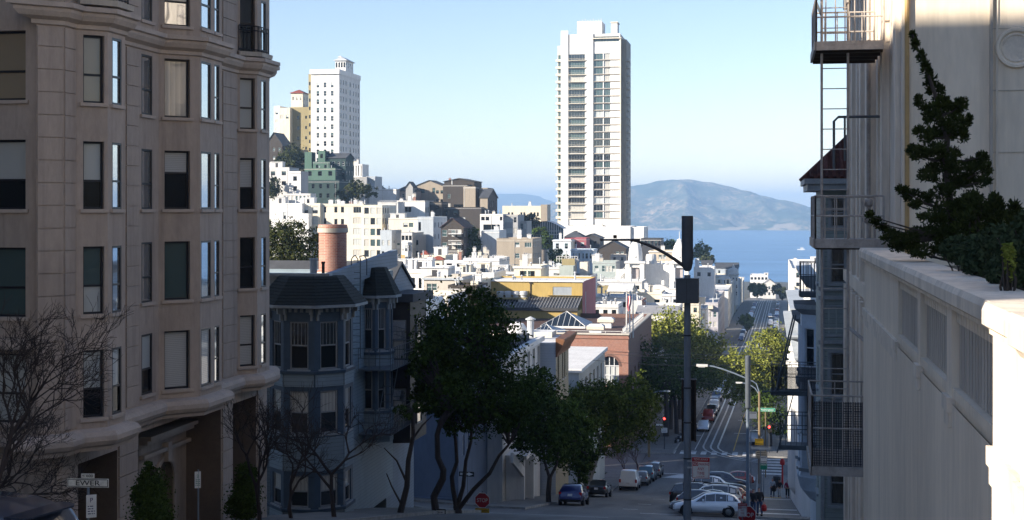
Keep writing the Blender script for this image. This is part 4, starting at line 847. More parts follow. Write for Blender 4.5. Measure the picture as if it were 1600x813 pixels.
house('cream_wall_house', 'cream wall and mural house at the left end of the yellow hall', HO, [(735, 747, 440, 205, 12, ('w_cream', 'w_cream'), 'r_white', dict()), (716, 737, 447, 206, 8, ('w_pink', 'w_pink'), 'r_white', dict())], 2, 65)
house('barrel_roof_house', 'low white garage row with three arched roof hoods behind the blue house', LB, [(617, 700, 462, 150, 10, ('w_warm', 'w_offwhite'), 'r_silver', dict())], 0, 66)
for i in range(3):
    b_ = MB(); p = at(648 + i * 9, 468, 128 + i * 5); n_ = 8; w_ = .5
    for s_ in range(n_):
        t0, t1 = math.pi * s_ / n_, math.pi * (s_ + 1) / n_; f_ = lambda t, y: (p.x - w_ * math.cos(t), p.y + y, p.z - .5 + .5 * math.sin(t))
        b_.poly([f_(t0, 0), f_(t1, 0), f_(t1, 6), f_(t0, 6)], 'w_white'); b_.poly([f_(t0, 0), (p.x, p.y, p.z - .5), f_(t1, 0)], 'w_greyblue')
    b_.box(p.x - w_ - .08, p.x - w_, p.y, p.y + 6, p.z - 5, p.z - .5, 'w_white'); b_.box(p.x + w_, p.x + w_ + .08, p.y, p.y + 6, p.z - 5, p.z - .5, 'w_white'); b_.box(p.x - w_, p.x + w_, p.y + .1, p.y + .2, p.z - 5, p.z - .5, 'glass_dark')
    tag(b_.build('dormer'), ('leftmost', 'middle', 'rightmost')[i] + ' of three narrow arched white dormers behind the large near tree', 'dormer')
# ---- yellow hall with metal roof
yh = thing('yellow_hall', 'long yellow hall with ribbed metal skirt roof and rose end wall', 'building', (xat(746, 212), 212, -22))
lx = lambda px, Y=212: xat(px, Y) - yh.location.x
zz = lambda py, Y=212: at(820, py, Y).z - yh.location.z
m = MB(); xr = lx(906); vh = (lx(859), lx(889), zz(463), zz(449.5))
m.wall((0, 3), (1, 0), xr, -12, zz(440, 215), [vh], 'w_yellow', .25); m.wall((xr, 3), (0, 1), 17, -12, zz(440, 215), [], 'w_rose'); m.wall((xr, 20), (-1, 0), xr, -12, zz(440, 215), [], 'w_yellow'); m.wall((0, 20), (0, -1), 17, -12, zz(440, 215), [], 'w_cream')
m.box(lx(850), xr - .02, 2.6, 2.99, zz(463), zz(463) + .02, 'w_yellow'); m.build('wall', yh)
r = MB(); r.poly([(0, 3, zz(440, 215) - .3), (xr, 3, zz(440, 215) - .3), (xr, 20, zz(440, 215) - .3), (0, 20, zz(440, 215) - .3)], 'r_white'); r.box(-.2, xr + .2, 2.75, 2.98, zz(440, 215) - .02, zz(437.5, 215), 'w_white'); r.build('roof', yh)
k = MB(); za, zb = zz(464, 214.9), zz(481, 209.5); k.poly([(-.6, -2.5, zb), (xr, -2.5, zb), (xr, 2.9, za), (.4, 2.9, za)], 'r_metal' if 'r_metal' in M else 'r_slate')
n_ = 34
for i in range(n_ + 1):
    x = -.3 + (xr + .2) * i / n_; k.obox((x, .2, (za + zb) / 2 + .06), (.03, 0, 0), (0, 2.7, (za - zb) / 2), (0, -.03, .05), 'r_grey')
k.box(-.6, xr, -2.6, -2.3, zb - .45, zb - .004, 'w_charcoal'); k.box(-.2, xr - .1, -2.2, 2.9, -12, zb - .46, 'w_yellow'); k.build('skirt_roof', yh)
lv = MB()
for i in range(12): z = vh[2] + (vh[3] - vh[2]) * (i + .5) / 12; lv.obox(((vh[0] + vh[1]) / 2, 3.12, z), ((vh[1] - vh[0]) / 2, 0, 0), (0, .05, .03), (0, -.02, .035), 'w_greyblue')
lv.box(vh[0], vh[1], 3.2, 3.25, vh[2], vh[3], 'w_charcoal'); lv.build('louvre', yh)
for i in range(4):
    p = at(782 + i * 12, 458, 213.5); v = MB(); v.lathe([(.45, -.9), (.45, -.35), (.62, -.3), (.62, .15), (.5, .28), (.1, .32)], (p.x - yh.location.x, p.y - 212, p.z - yh.location.z), 'r_silver', 14); v.build('roof_fan', yh)
v = MB(); p0, p1 = at(778, 465, 212.5), at(823, 465, 212.5); v.box(p0.x - yh.location.x, p1.x - yh.location.x, .2, 1.8, p0.z - yh.location.z - .25, p0.z - yh.location.z, 'w_gold'); v.box(p0.x - yh.location.x + 3.3, p1.x - yh.location.x, .1, 1.0, p0.z - yh.location.z - .9, p0.z - yh.location.z - .26, 'w_stone'); v.build('fan_platform', yh)
for px in (757, 829): v = MB(); x = lx(px, 215); v.tube([(x, 2.9, zz(463, 215)), (x, 2.9, zz(441, 215))], .07, 'w_brown', 6); v.box(x - .2, x + .2, 2.75, 2.96, zz(443, 215), zz(441, 215), 'w_brown'); v.build('downpipe_or_lit_edge', yh)
v = MB(); x0 = xr + .35
for s_ in (0, .5): v.tube([(x0, 4 + s_, zz(493, 216)), (x0, 4 + s_, zz(455, 216))], .03, 'w_offwhite', 5)
for i in range(10): z = zz(493, 216) + i * .38; v.tube([(x0, 4, z), (x0, 4.5, z)], .02, 'w_offwhite', 4)
v.build('wall_ladder', yh)
clutter(yh, (0, xr, 3, 20, zz(440, 215)), 8, 71, 'vvsc')
# ---- red brick hall (street corner)
bh = thing('brick_hall', 'red brick corner hall with arched window, brown roof and white rails', 'building', (-17.6, 177.5, -34)); BW, BD = 34, 36
bz = lambda py, Y=177.5: at(960, py, Y).z - bh.location.z
Hb = bz(523.5); m = MB()
win = (xat(952, 177.5) + 17.6, bz(557), bz(604)); ww = 1.25
# front wall with an arched opening: rectangular hole plus spandrel
hol = [(BW + win[0] - ww, BW + win[0] + ww, win[2], win[1])] + [(BW + win[0] - ww - 6.5 * j, BW + win[0] + ww - 6.5 * j, win[2], win[1]) for j in (1, 2, 3)]
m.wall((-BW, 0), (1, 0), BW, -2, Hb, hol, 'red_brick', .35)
eh = [(3 + 5.2 * j, 5 + 5.2 * j, Hb - 9.5, Hb - 5) for j in range(6)]; m.wall((0, 0), (0, 1), BD, -2, Hb, eh, 'shaded_old_brick', .3); m.wall((0, BD), (-1, 0), BW, -2, Hb, [], 'shaded_old_brick'); m.wall((-BW, BD), (0, -1), BD, -2, Hb, [], 'shaded_old_brick')
for h_ in hol:
    xc = (h_[0] + h_[1]) / 2 - BW; zs = win[1] - ww; n_ = 10
    for sg in (-1, 1):
        for i in range(n_):
            t0, t1 = math.pi / 2 * i / n_, math.pi / 2 * (i + 1) / n_; a, b2 = (xc + sg * ww * math.cos(t0), zs + ww * math.sin(t0)), (xc + sg * ww * math.cos(t1), zs + ww * math.sin(t1))
            P = [(a[0], -.004, a[1]), (b2[0], -.004, b2[1]), (xc + sg * ww, -.004, win[1])]; m.poly(P if sg > 0 else P[::-1], 'red_brick')
    for i in range(16):
        t0, t1 = math.pi * i / 16, math.pi * (i + 1) / 16; f_ = lambda r, t: (xc + r * math.cos(t), -.06, zs + r * math.sin(t)); m.poly([f_(ww, t0), f_(ww + .3, t0), f_(ww + .3, t1), f_(ww, t1)], 'shaded_old_brick')
for z, d in ((Hb - .5, .12), (Hb - 2.2, .08)): m.box(-BW, .1, -d, -.003, z, z + .22, 'red_brick')
m.build('wall', bh)
for j, h_ in enumerate(hol):
    w_ = MB(); xc = (h_[0] + h_[1]) / 2 - BW; a, b2 = xc - ww, xc + ww; w_.poly([(a, .3, win[2]), (b2, .3, win[2]), (b2, .3, win[1]), (a, .3, win[1])], 'blind_plain'); w_.poly([(a, .29, win[1] - ww), (b2, .29, win[1] - ww), (b2, .29, win[1]), (a, .29, win[1])], 'glass')
    for q in range(5): x = a + (b2 - a) * q / 4; w_.box(x - .05, x + .05, .2, .285, win[2], win[1], 'frame_white')
    for z in (win[2] + .05, win[2] + 1.4, win[1] - ww): w_.box(a, b2, .21, .28, z - .06, z + .06, 'frame_white')
    w_.build('arched_window', bh)
for h_ in eh: put('window', window_mesh(2.0, 4.5, 'glass_dark', 'glass_dark', 'frame_dark', .5, .3, .08, 2), bh, (0, (h_[0] + h_[1]) / 2, h_[2]), math.pi / 2)
r = MB(); r.poly([(-BW, 0.3, Hb - .6), (-.3, .3, Hb - .6), (-.3, BD, Hb - .6), (-BW, BD, Hb - .6)], 'r_brown'); r.box(-BW, .12, -.2, .35, Hb + .003, Hb + .2, 'w_stone'); r.box(-.4, .12, .353, BD, Hb + .003, Hb + .2, 'w_stone'); r.build('roof', bh)
def rail(name, parent, pts, h=1.0, n=10, k='w_white', r_=.035, mids=(.5, 1.0)):
    b_ = MB()
    for a, b2 in zip(pts, pts[1:]):
        a, b2 = Vector(a), Vector(b2)
        for i in range(n + 1): p = a.lerp(b2, i / n); b_.tube([p, p + Vector((0, 0, h))], r_, k, 5, False)
        for f_ in mids: b_.tube([a + Vector((0, 0, h * f_)), b2 + Vector((0, 0, h * f_))], r_, k, 5, False)
    return b_.build(name, parent)
rail('railing', bh, [(-22, .6, Hb - .55), (-.9, .6, Hb - .55)], .95, 10); rail('railing', bh, [(-.75, .6, Hb - .4), (-.75, 30, Hb - .4)], 1.2, 26, r_=.06)
def ventbox(px, py, Y, w, h):
    p = at(px, py, Y); v = MB(); x, y, z = p.x - bh.location.x, p.y - bh.location.y, Hb - .6
    v.box(x - w * .7, x + w * .7, y - w * .6, y + w * .6, z, z + h * .55, 'w_white'); v.prism([(x - w, y - w * .8), (x + w, y - w * .8), (x + w, y + w * .8), (x - w, y + w * .8)], z + h * .55 + .002, z + h * .85, 'w_cream'); v.loft([(x - w, y - w * .8, z + h * .85), (x + w, y - w * .8, z + h * .85), (x + w, y + w * .8, z + h * .85), (x - w, y + w * .8, z + h * .85)], [(x - w * .7, y - w * .5, z + h), (x + w * .7, y - w * .5, z + h), (x + w * .7, y + w * .5, z + h), (x - w * .7, y + w * .5, z + h)], 'w_white'); v.poly([(x - w * .7, y - w * .5, z + h), (x + w * .7, y - w * .5, z + h), (x + w * .7, y + w * .5, z + h), (x - w * .7, y + w * .5, z + h)], 'w_white'); v.build('roof_vent', bh)
ventbox(931, 515, 183, 1.15, 1.5); ventbox(947, 502, 195, 1.15, 1.5)
for px, Y, w, h in ((884, 196, 3.2, 2.1), (852, 183, 2.0, 1.3)):     # pyramid skylights
    x = xat(px, Y) - bh.location.x; y = Y - bh.location.y; z = Hb - .6; s_ = MB(); B4 = [(x - w, y - 3), (x + w, y - 3), (x + w, y + 5), (x - w, y + 5)]; T = (x, y + 1)
    s_.prism(B4, z, z + .3, 'w_white')
    for i in range(4):
        a, b2 = B4[i], B4[(i + 1) % 4]; s_.poly([(*a, z + .3), (*b2, z + .3), (*T, z + h)], 'glass' if i == 0 else 'r_silver')
    for i in range(9):
        u = i / 8; a = Vector((x - w + 2 * w * u, y - 3.02, z + .32)); s_.tube([a, Vector((T[0], T[1], z + h + .02)).lerp(a, abs(u - .5) * 0)], .05, 'w_white', 4, False) if i in (0, 8) else s_.tube([a, Vector((a.x, y - 3.02 + 4 * min(u, 1 - u) * 2, z + .34 + (h - .3) * min(u, 1 - u) * 2))], .04, 'w_white', 4, False)
    s_.build('skylight', bh)
for i, px in enumerate((979, 984, 989)):
    p = at(px, 522, 179.5 + i * .4); f = MB(); f.tube([(0, 0, -.6), (0, 0, 5.4)], [.11, .07], 'w_offwhite', 7); f.lathe([(.02, 5.4), (.12, 5.5), (.02, 5.62)], (0, 0, 0), 'w_offwhite', 8)
    fp = tag(f.build('flagpole', None, (p.x, p.y, Hb - 34.0)), ('left', 'middle', 'right')[i] + ' of three white flagpoles on the brick hall roof', 'flagpole')
    if i == 0:
        q = MB(); n_ = 9
        for a in range(n_): 
            for s_ in range(5): x0, x1 = .07 + .05 * math.sin(a * .8) + s_ * .11, .07 + .05 * math.sin(a * .8) + s_ * .11 + .11; z = 4.9 - a * .22; yy = .12 * math.sin(s_ * 1.4 + a * .3); y2 = .12 * math.sin((s_ + 1) * 1.4 + a * .3); q.poly([(x0, yy, z - .22), (x1, y2, z - .22), (x1, y2, z), (x0, yy, z)], 'sign_red' if s_ % 2 else 'sign_white')
        q.build('flag', fp)
# ---- far street buildings at the right centre
house('white_penthouse_block', 'white block with tall chimney-like stair tower, right of the dark lamp box', AB, [(1084, 1116, 418, 430, 10, ('w_white', 'w_offwhite'), 'r_white', dict(S_=(2, 1, 1, 1.2, 1.5, 3, 'd'))), (1086, 1092, 405, 432, 3, 'w_white', 'r_white', dict()), (1097, 1112, 413, 440, 6, 'w_white', 'r_slate', dict(kind='gx', rh=1))], 4, 81, 'vvs')
tb = house('turret_block', 'cream apartment house with domed corner turret at the street edge', AB, [(1108, 1149, 431, 578, 22, ('w_cream', 'w_stone'), 'r_white', dict(E=(6, 5, 1.2, 1.6, 1.2, 3, 'd'), trim='w_white')), (1118, 1153, 419, 600, 14, 'w_greyblue', 'r_slate', dict(kind='gx', rh=2, S_=(3, 1, .8, 1.2, 1, 3, 'd')))], 5, 82, 'vcr')
p = at(1146, 431, 577); t = MB(); X = p.x - tb.location.x; Z = p.z - tb.location.z; t.lathe([(2.0, -12), (2.0, .3), (2.4, .4), (2.4, .8), (2.1, 1.0), (2.0, 2.1), (1.4, 3.0), (.6, 3.3), (.4, 4.0), (.05, 4.6)], (X, -.2, Z), 'w_offwhite', 16); t.build('turret', tb)
for j in range(3):
    for i in range(3): a = -math.pi / 2 + (i - 1) * .7; put('window', window_mesh(.7, 1.5, 'glass', 'glass', 'frame_white', .5, -.03, .05), tb, (X + 1.98 * math.cos(a), -.2 + 1.98 * math.sin(a), Z - 2.2 - j * 2.9), a + math.pi / 2)
house('cream_side_block', 'long cream apartment wall with rooftop frames in front of the turret house', AB, [(1088, 1143, 444, 530, 40, ('w_cream', 'w_stone'), 'r_white', dict(E=(10, 4, 1.2, 1.6, 1.0, 3, 'd')))], 8, 83, 'rvvp')
house('white_side_block', 'plain white apartment wall below the long cream one', AB, [(1084, 1138, 455, 485, 40, ('w_white', 'w_stone'), 'r_white', dict(E=(10, 4, 1.2, 1.6, 1.0, 3, 'm')))], 7, 84, 'vvsc')
house('mauve_house', 'mauve row house with blue mansard roof and white double dormer', HO, [(1096, 1122, 473, 400, 60, ('w_lilac', 'w_mauve'), 'r_silver', dict(S_=[(1, 3, .8, 1.5, 1.6, 2.8, 'w', (.05, .3)), (2, 3, .9, 1.5, 2.6, 2.8, 's', (.4, .95))], E=(14, 4, 1.3, 1.7, 1.2, 2.8, 'd'), frame='frame_white')), (1104, 1114, 478, 398.5, 2, 'w_white', 'r_silver', dict(S_=(2, 1, .45, .8, .3, 2, 'k'), drop=at(1104, 483, 398.5).z))], 4, 85, 'vcs')
house('white_bay_house', 'white house with tall bay window, left of the mauve house', HO, [(1078, 1103, 482, 345, 12, 'w_white', 'r_white', dict(bays=[(.25, .95, .7, .6, 3, 'ice')]))], 3, 86, 'vv')
house('red_cornice_house', 'low white house with red-brown cornice below the white apartment wall', HO, [(1058, 1092, 474, 332, 10, 'w_cream', 'r_red', dict(S_=(3, 1, .8, 1.1, 1, 3, 'd')))], 4, 87, 'vp')
house('street_end_house', 'white houses closing the far end of the street before the water', HO, [(1172, 1200, 430, 800, 16, 'w_white', 'r_white', dict(S_=(5, 2, 1.3, 1.4, 1.2, 3.2, 'k')))], 4, 88, 'vp')
house('street_end_gable', 'small pale gabled house where the far street drops from view', HO, [(1192, 1212, 444, 760, 10, 'w_offwhite', 'r_grey', dict(kind='gy', rh=2.5, S_=(3, 2, 1.0, 1.6, 1.2, 3.2, 'd')))])
for i, (a, b_, y, Y, k, l) in enumerate(((1142, 1155, 438, 615, 'w_greyblue', 'grey-blue street house just past the turret'), (1146, 1158, 437, 637, 'w_warm', 'warm pale street house two doors past the turret'), (1150, 1161, 438, 660, 'w_offwhite', 'pale narrow street house farthest along the left kerb'))):
    house('row_house', l, HO, [(a, b_, y, Y, 20, (k, k), 'r_grey', dict(E=(5, 3, 1.4, 1.6, 1.2, 3.0, 'd')))], 2, 90 + i)
for i, (X, y, Y, k, l) in enumerate(((7.2, 420, 430, 'w_white', 'tall sunlit white house at the right side of the far street'), (6.3, 470, 300, 'w_cream', 'cream house on the right of the street beyond the layered cornices'), (4.2, 500, 215, 'w_white', 'white street house right of the sunlit kerb tree'))):
    px = CX + F * math.tan(math.atan2(X, Y) + YAW); house('row_house', l, HO, [(px, px + 90, y, Y, 55 if i else 80, (k, k), 'r_white', dict(S_=[(5, 3, .9, 1.5, 1.2, 3, 'd')]))], 3, 95 + i)
# ================================================================ NEAR BUILDINGS
def hit(px, A, B_):
    """distance along the wall A->B where the view ray of column px meets it"""
    u = (px - CX) / F; d = (-SA + u * CA, CA + u * SA); ex, ey = B_[0] - A[0], B_[1] - A[1]
    den = d[0] * ey - d[1] * ex; t = (A[0] * ey - A[1] * ex) / den
    L = math.hypot(ex, ey); x, y = d[0] * t - A[0], d[1] * t - A[1]
    return (x * ex + y * ey) / L
def sweep(m, pts, prof, k, closed=False):
    """profile (outward, z) run along a plan polyline whose outside is on its right-hand side"""
    n = len(pts); rings = []
    for i, p in enumerate(pts):
        a = Vector(pts[max(i - 1, 0)]); b_ = Vector(pts[min(i + 1, n - 1)]); p = Vector(p)
        d1 = (p - a).normalized() if i else (b_ - p).normalized(); d2 = (b_ - p).normalized() if i < n - 1 else d1
        n1, n2 = Vector((d1.y, -d1.x)), Vector((d2.y, -d2.x)); q = (n1 + n2)
        q = q.normalized() / max(.35, q.normalized().dot(n1)) if q.length > .01 else n1
        rings.append([(p.x + q.x * o, p.y + q.y * o, z) for o, z in prof])
    for a, b_ in zip(rings, rings[1:]): m.loft(a, b_, k)
    m.poly(rings[0], k); m.poly(rings[-1][::-1], k)
def shift_local(o, root):
    """geometry written in world metres, kept under its thing"""
    o.location = (-root.location.x, -root.location.y, -root.location.z); return o
# ---- taupe apartment building, left
ap = thing('apartment_building', 'taupe stucco apartment building with canted bays and dark windows, filling the left side', AB, (-17.5, 39, -11))
PL = [(-30, 31.5), (-17.65, 31.5), (-17.65, 31.33), (-17.18, 31.8), (-17.18, 32.39), (-16.6, 32.97), (-16.6, 33.95), (-17.5, 34.3), (-17.5, 37.95), (-16.6, 38.85), (-16.6, 40.5), (-17.5, 41.0), (-17.5, 44.07), (-17.0, 44.58), (-17.0, 45.75), (-17.5, 46.2), (-17.5, 46.9), (-34, 46.9)]
ZB, ZT = -5.9, 12.5
seg = lambda i: (PL[i], PL[i + 1])
WINS = {0: [(-14, 40, 'A'), (-90, -40, 'Z')], 4: [(130, 163, 'B')], 5: [(175, 190, 'b')], 7: [(221, 238, 'C')], 8: [(257, 297, 'D')], 9: [(314, 330, 'E'), (335, 343, 'F')], 12: [(375, 398.5, 'G')], 13: [(408, 416, 'H')]}
SILL = {3: 8.1, 2: 5.4, 1: 2.7, 0: 0.0, -1: -2.67, -2: -5.3}; HW = 1.72
bl, pl_, gs, tl, sl, dk, ct = 'blind_plain', 'blind_plain', 'glass_mirror', 'glass_teal', 'blind_slat', 'glass_dark', 'curtain_tan'
STYLE = {('A', 1): (ct, ct), ('B', 1): (ct, ct), ('D', 1): ('curtain', None), ('A', 0): (bl, dk), ('B', 0): (bl, dk), ('D', 0): (sl, 'big'), ('G', 1): (bl, bl), ('G', 0): (sl, dk), ('A', -1): (tl, tl), ('B', -1): (tl, bl), ('D', -1): (tl, None),
         ('G', -1): (dk, dk), ('A', -2): (bl, bl), ('B', -2): (bl, dk), ('b', -2): (bl, dk), ('C', -2): (bl, dk), ('D', -2): (sl, None), ('E', -2): (sl, None), ('G', -2): (sl, sl), ('D', 2): (bl, gs), ('E', 1): (gs, None), ('E', 0): (gs, None), ('E', -1): (gs, None)}
wl = MB(); todo = []
for i in range(len(PL) - 1):
    A, B_ = PL[i], PL[i + 1]; L = math.hypot(B_[0] - A[0], B_[1] - A[1]); U = ((B_[0] - A[0]) / L, (B_[1] - A[1]) / L); hs = []
    for a, b_, n_ in WINS.get(i, []):
        ua, ub = sorted((hit(a, A, B_), hit(b_, A, B_))); ua, ub = max(ua, .06), min(ub, L - .06)
        if n_ == 'Z': ua, ub = 6.5, 7.6
        for k_, z in SILL.items():
            h0, h1 = z, z + HW
            if n_ == 'G' and k_ == 2: h0, h1 = 5.3, 7.6
            if n_ == 'B' and k_ == 2: h0, h1 = 5.3, 7.4
            hs.append((ua, ub, h0, h1)); todo.append((A, U, ua, ub, h0, h1, n_, k_))
    wl.wall(A, U, L, ZB, ZT, hs, 'taupe', .05 if i in (5, 7, 9, 13) else .17)
wl.poly([(p[0], p[1], ZT) for p in PL], 'r_tar'); wl.poly([(p[0], p[1], ZB) for p in PL][::-1], 'taupe_dark'); wl.poly([(-34, 46.9, ZB), (-30, 31.5, ZB), (-30, 31.5, ZT), (-34, 46.9, ZT)], 'taupe'); shift_local(wl.build('wall', ap), ap)
for A, U, ua, ub, h0, h1, n_, k_ in todo:
    st = STYLE.get((n_, k_), (gs if n_ in 'bCEFH' else 'glass', gs if n_ in 'bCEFH' else 'glass')); w_ = ub - ua; r_ = .42 if st[1] else 0
    up, lo_ = st[0], st[1] or st[0]
    if st[1] == 'big': up, lo_, r_ = sl, dk, .62
    me = window_mesh(w_, h1 - h0, up, lo_, 'frame_dark', r_, .05 if n_ in 'bCEFH' else .17, min(.055, w_ * .1), 0, 'taupe_trim' if h0 != 5.3 else None)
    put('window', me, ap, (A[0] + U[0] * (ua + ub) / 2 - ap.location.x, A[1] + U[1] * (ua + ub) / 2 - ap.location.y, h0 - ap.location.z), math.atan2(U[1], U[0]))
c = MB(); run = PL[1:]
sweep(c, run, [(-.02, 4.52), (.06, 4.56), (.06, 4.66), (.2, 4.74), (.26, 4.86), (.26, 4.94), (.34, 4.97), (.34, 5.09), (-.02, 5.13)], 'taupe_trim'); shift_local(c.build('cornice', ap), ap)
c = MB(); sweep(c, run, [(-.02, -6.14), (.14, -6.12), (.16, -6.02), (.27, -5.97), (.34, -5.86), (.34, -5.74), (.27, -5.63), (.14, -5.58), (-.02, -5.56)], 'taupe_trim'); shift_local(c.build('belt_course', ap), ap)
c = MB(); sweep(c, run, [(-.02, 10.9), (.2, 11.0), (.5, 11.3), (.5, 11.5), (-.02, 11.6)], 'taupe_trim'); shift_local(c.build('cornice', ap), ap)
c = MB(); c.box(-19.5, -17.8, 31.2, 31.497, -3.45, -3.2, 'taupe_trim'); shift_local(c.build('ledge', ap), ap)
def rust(A, B_, za, zb, inset=0.02, th=.035, pitch=.56):
    A, B_ = Vector(A), Vector(B_); d = (B_ - A); L = d.length; d /= L; nn = Vector((d.y, -d.x)); z = za
    q = MB(); c0 = (A + B_) / 2
    while z < zb - .1:
        h = min(pitch - .022, zb - z); q.obox((c0.x + nn.x * th / 2, c0.y + nn.y * th / 2, z + h / 2), (d.x * (L / 2 - inset), d.y * (L / 2 - inset), 0), (nn.x * (th / 2), nn.y * (th / 2), 0), (0, 0, h / 2), 'taupe'); z += pitch
    shift_local(q.build('pier', ap), ap)
def seg_px(i, a, b_):
    A, B_ = PL[i], PL[i + 1]; L = math.hypot(B_[0] - A[0], B_[1] - A[1]); f_ = lambda u: (A[0] + (B_[0] - A[0]) * u / L, A[1] + (B_[1] - A[1]) * u / L); ua, ub = sorted((hit(a, A, B_), hit(b_, A, B_))); return f_(max(0, ua)), f_(min(L, ub))
for za, zb in ((-5.5, 4.5), (5.15, 10.8)):
    rust(PL[2], PL[3], za, zb); rust(PL[3], PL[4], za, zb); rust(*seg_px(7, 196, 216), za, zb); rust(*seg_px(11, 347, 369), za, zb)
# ground storey with deep openings
gf = MB(); GX = -17.55; D = 1.7
ops = [(yat(122, GX), yat(183, GX), -6.6), (yat(215, GX), yat(345, GX), -6.35), (yat(363, GX), yat(400, GX), -6.5)]
hs = [(a - 31.9, b_ - 31.9, -13, t) for a, b_, t in ops]
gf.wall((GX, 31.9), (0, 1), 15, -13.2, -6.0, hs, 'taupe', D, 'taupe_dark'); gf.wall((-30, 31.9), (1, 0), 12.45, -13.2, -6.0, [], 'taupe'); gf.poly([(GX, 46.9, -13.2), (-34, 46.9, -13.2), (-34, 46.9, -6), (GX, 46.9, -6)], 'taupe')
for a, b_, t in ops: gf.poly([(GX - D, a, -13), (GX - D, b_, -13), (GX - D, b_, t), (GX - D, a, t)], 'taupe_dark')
shift_local(gf.build('ground_storey', ap), ap)
for Ya, Yb in ((31.95, 32.9), (yat(184, GX), yat(214, GX)), (yat(346, GX), yat(362, GX)), (yat(401, GX), 46.85)): 
    q = MB(); z = -12.4
    while z < -6.3: q.box(GX + .002, GX + .05, Ya + .02, Yb - .02, z, z + .53, 'taupe'); z += .56
    shift_local(q.build('pier', ap), ap)
# portal with arch, keystone and hooded cornice inside the wide opening
po = MB(); PX = GX - 1.2; y0, y1 = yat(217, PX), yat(298, PX); ym = yat(257, PX); zt = -6.95
n_ = 12; rad = .62; zs = -8.55
po.wall((PX, y0), (0, 1), y1 - y0, -13, zt, [(ym - y0 - rad, ym - y0 + rad, -13, zs + rad)], 'taupe', .25, 'taupe_dark')
for sg in (-1, 1):
    for i in range(n_):
        t0, t1 = math.pi / 2 * i / n_, math.pi / 2 * (i + 1) / n_; P = [(PX + .003, ym + sg * rad * math.cos(t0), zs + rad * math.sin(t0)), (PX + .003, ym + sg * rad * math.cos(t1), zs + rad * math.sin(t1)), (PX + .003, ym + sg * rad, zs + rad)]; po.poly(P[::-1] if sg > 0 else P, 'taupe')
for i in range(24):
    t0, t1 = math.pi * i / 24, math.pi * (i + 1) / 24; f_ = lambda r, t, d: (PX + d, ym + r * math.cos(t), zs + r * math.sin(t)); po.poly([f_(rad, t0, .06), f_(rad + .16, t0, .06), f_(rad + .16, t1, .06), f_(rad, t1, .06)], 'taupe_trim'); po.poly([f_(rad + .16, t0, .06), f_(rad + .16, t0, 0), f_(rad + .16, t1, 0), f_(rad + .16, t1, .06)], 'taupe_trim')
for sg in (-1, 1): po.box(PX + .002, PX + .06, ym + sg * (rad + .08) - .08, ym + sg * (rad + .08) + .08, -13, zs, 'taupe_trim')
po.obox((PX + .1, ym, zs + rad + .28), (.1, 0, 0), (0, .14, 0), (0, 0, .3), 'taupe_trim')
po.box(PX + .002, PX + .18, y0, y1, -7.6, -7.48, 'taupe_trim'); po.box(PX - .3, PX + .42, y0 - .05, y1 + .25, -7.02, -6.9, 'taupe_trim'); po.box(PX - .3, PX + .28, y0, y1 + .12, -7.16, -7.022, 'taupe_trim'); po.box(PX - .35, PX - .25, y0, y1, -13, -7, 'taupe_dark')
shift_local(po.build('portal', ap), ap)
q = MB(); x = GX - D + .06; q.box(x, x + .05, 33.6, 34.9, -12.2, -7.0, 'glass_dark')
for i in range(4): q.box(x + .06, x + .12, 33.5 + i * .45, 33.56 + i * .45, -12.2, -6.9, 'iron_black')
shift_local(q.build('glazed_screen', ap), ap); q = MB(); q.box(x, x + .05, ops[2][0] + .2, ops[2][1] - .2, -12, -7.2, 'glass_dark'); q.box(x + .06, x + .13, ops[2][0] + .9, ops[2][0] + 1.0, -12, -7.0, 'iron_black'); q.tube([(x + .1, ops[2][0] + .3, -9.3), (x + .12, ops[2][1] - .3, -9.0)], .03, 'iron_beige', 6); shift_local(q.build('glazed_screen', ap), ap)
def iron_rail(root, pts, z0, h, k='iron_black', sp=.12, name='balcony_railing', r_=.012, world=True):
    q = MB()
    for a, b_ in zip(pts, pts[1:]):
        a, b_ = Vector((*a, z0)), Vector((*b_, z0)); L = (b_ - a).length; n = max(1, int(L / sp))
        for i in range(n + 1): p = a.lerp(b_, i / n); q.tube([p, p + Vector((0, 0, h))], r_ * (1.8 if i in (0, n) else 1), k, 5, False)
        for f_ in (.06, .82, 1): q.tube([a + Vector((0, 0, h * f_)), b_ + Vector((0, 0, h * f_))], r_ * 1.6, k, 5, False)
    o = q.build(name, root); return shift_local(o, root) if world else o
f_ = lambda i, px, o: (lambda A, B_, u: (A[0] + (B_[0] - A[0]) * u + o * (B_[1] - A[1]) / math.hypot(B_[0] - A[0], B_[1] - A[1]), A[1] + (B_[1] - A[1]) * u - o * (B_[0] - A[0]) / math.hypot(B_[0] - A[0], B_[1] - A[1])))(PL[i], PL[i + 1], hit(px, PL[i], PL[i + 1]) / math.hypot(PL[i + 1][0] - PL[i][0], PL[i + 1][1] - PL[i][1]))
iron_rail(ap, [f_(12, 371, .12), f_(12, 401, .12), f_(13, 414, .12)], 5.32, .85); iron_rail(ap, [f_(4, 121, .25), f_(4, 167, .25), f_(5, 186, .25)], 5.32, .85)
c = MB(); sweep(c, [f_(12, 370, 0), f_(12, 402, 0), f_(13, 417, 0)], [(-.02, 5.14), (.2, 5.15), (.22, 5.29), (-.02, 5.3)], 'beige_stain'); shift_local(c.build('balcony_slab', ap), ap); c = MB(); sweep(c, [f_(4, 119, 0), f_(4, 168, 0), f_(5, 190, 0)], [(-.02, 5.14), (.34, 5.15), (.36, 5.29), (-.02, 5.3)], 'beige_stain'); shift_local(c.build('balcony_slab', ap), ap)
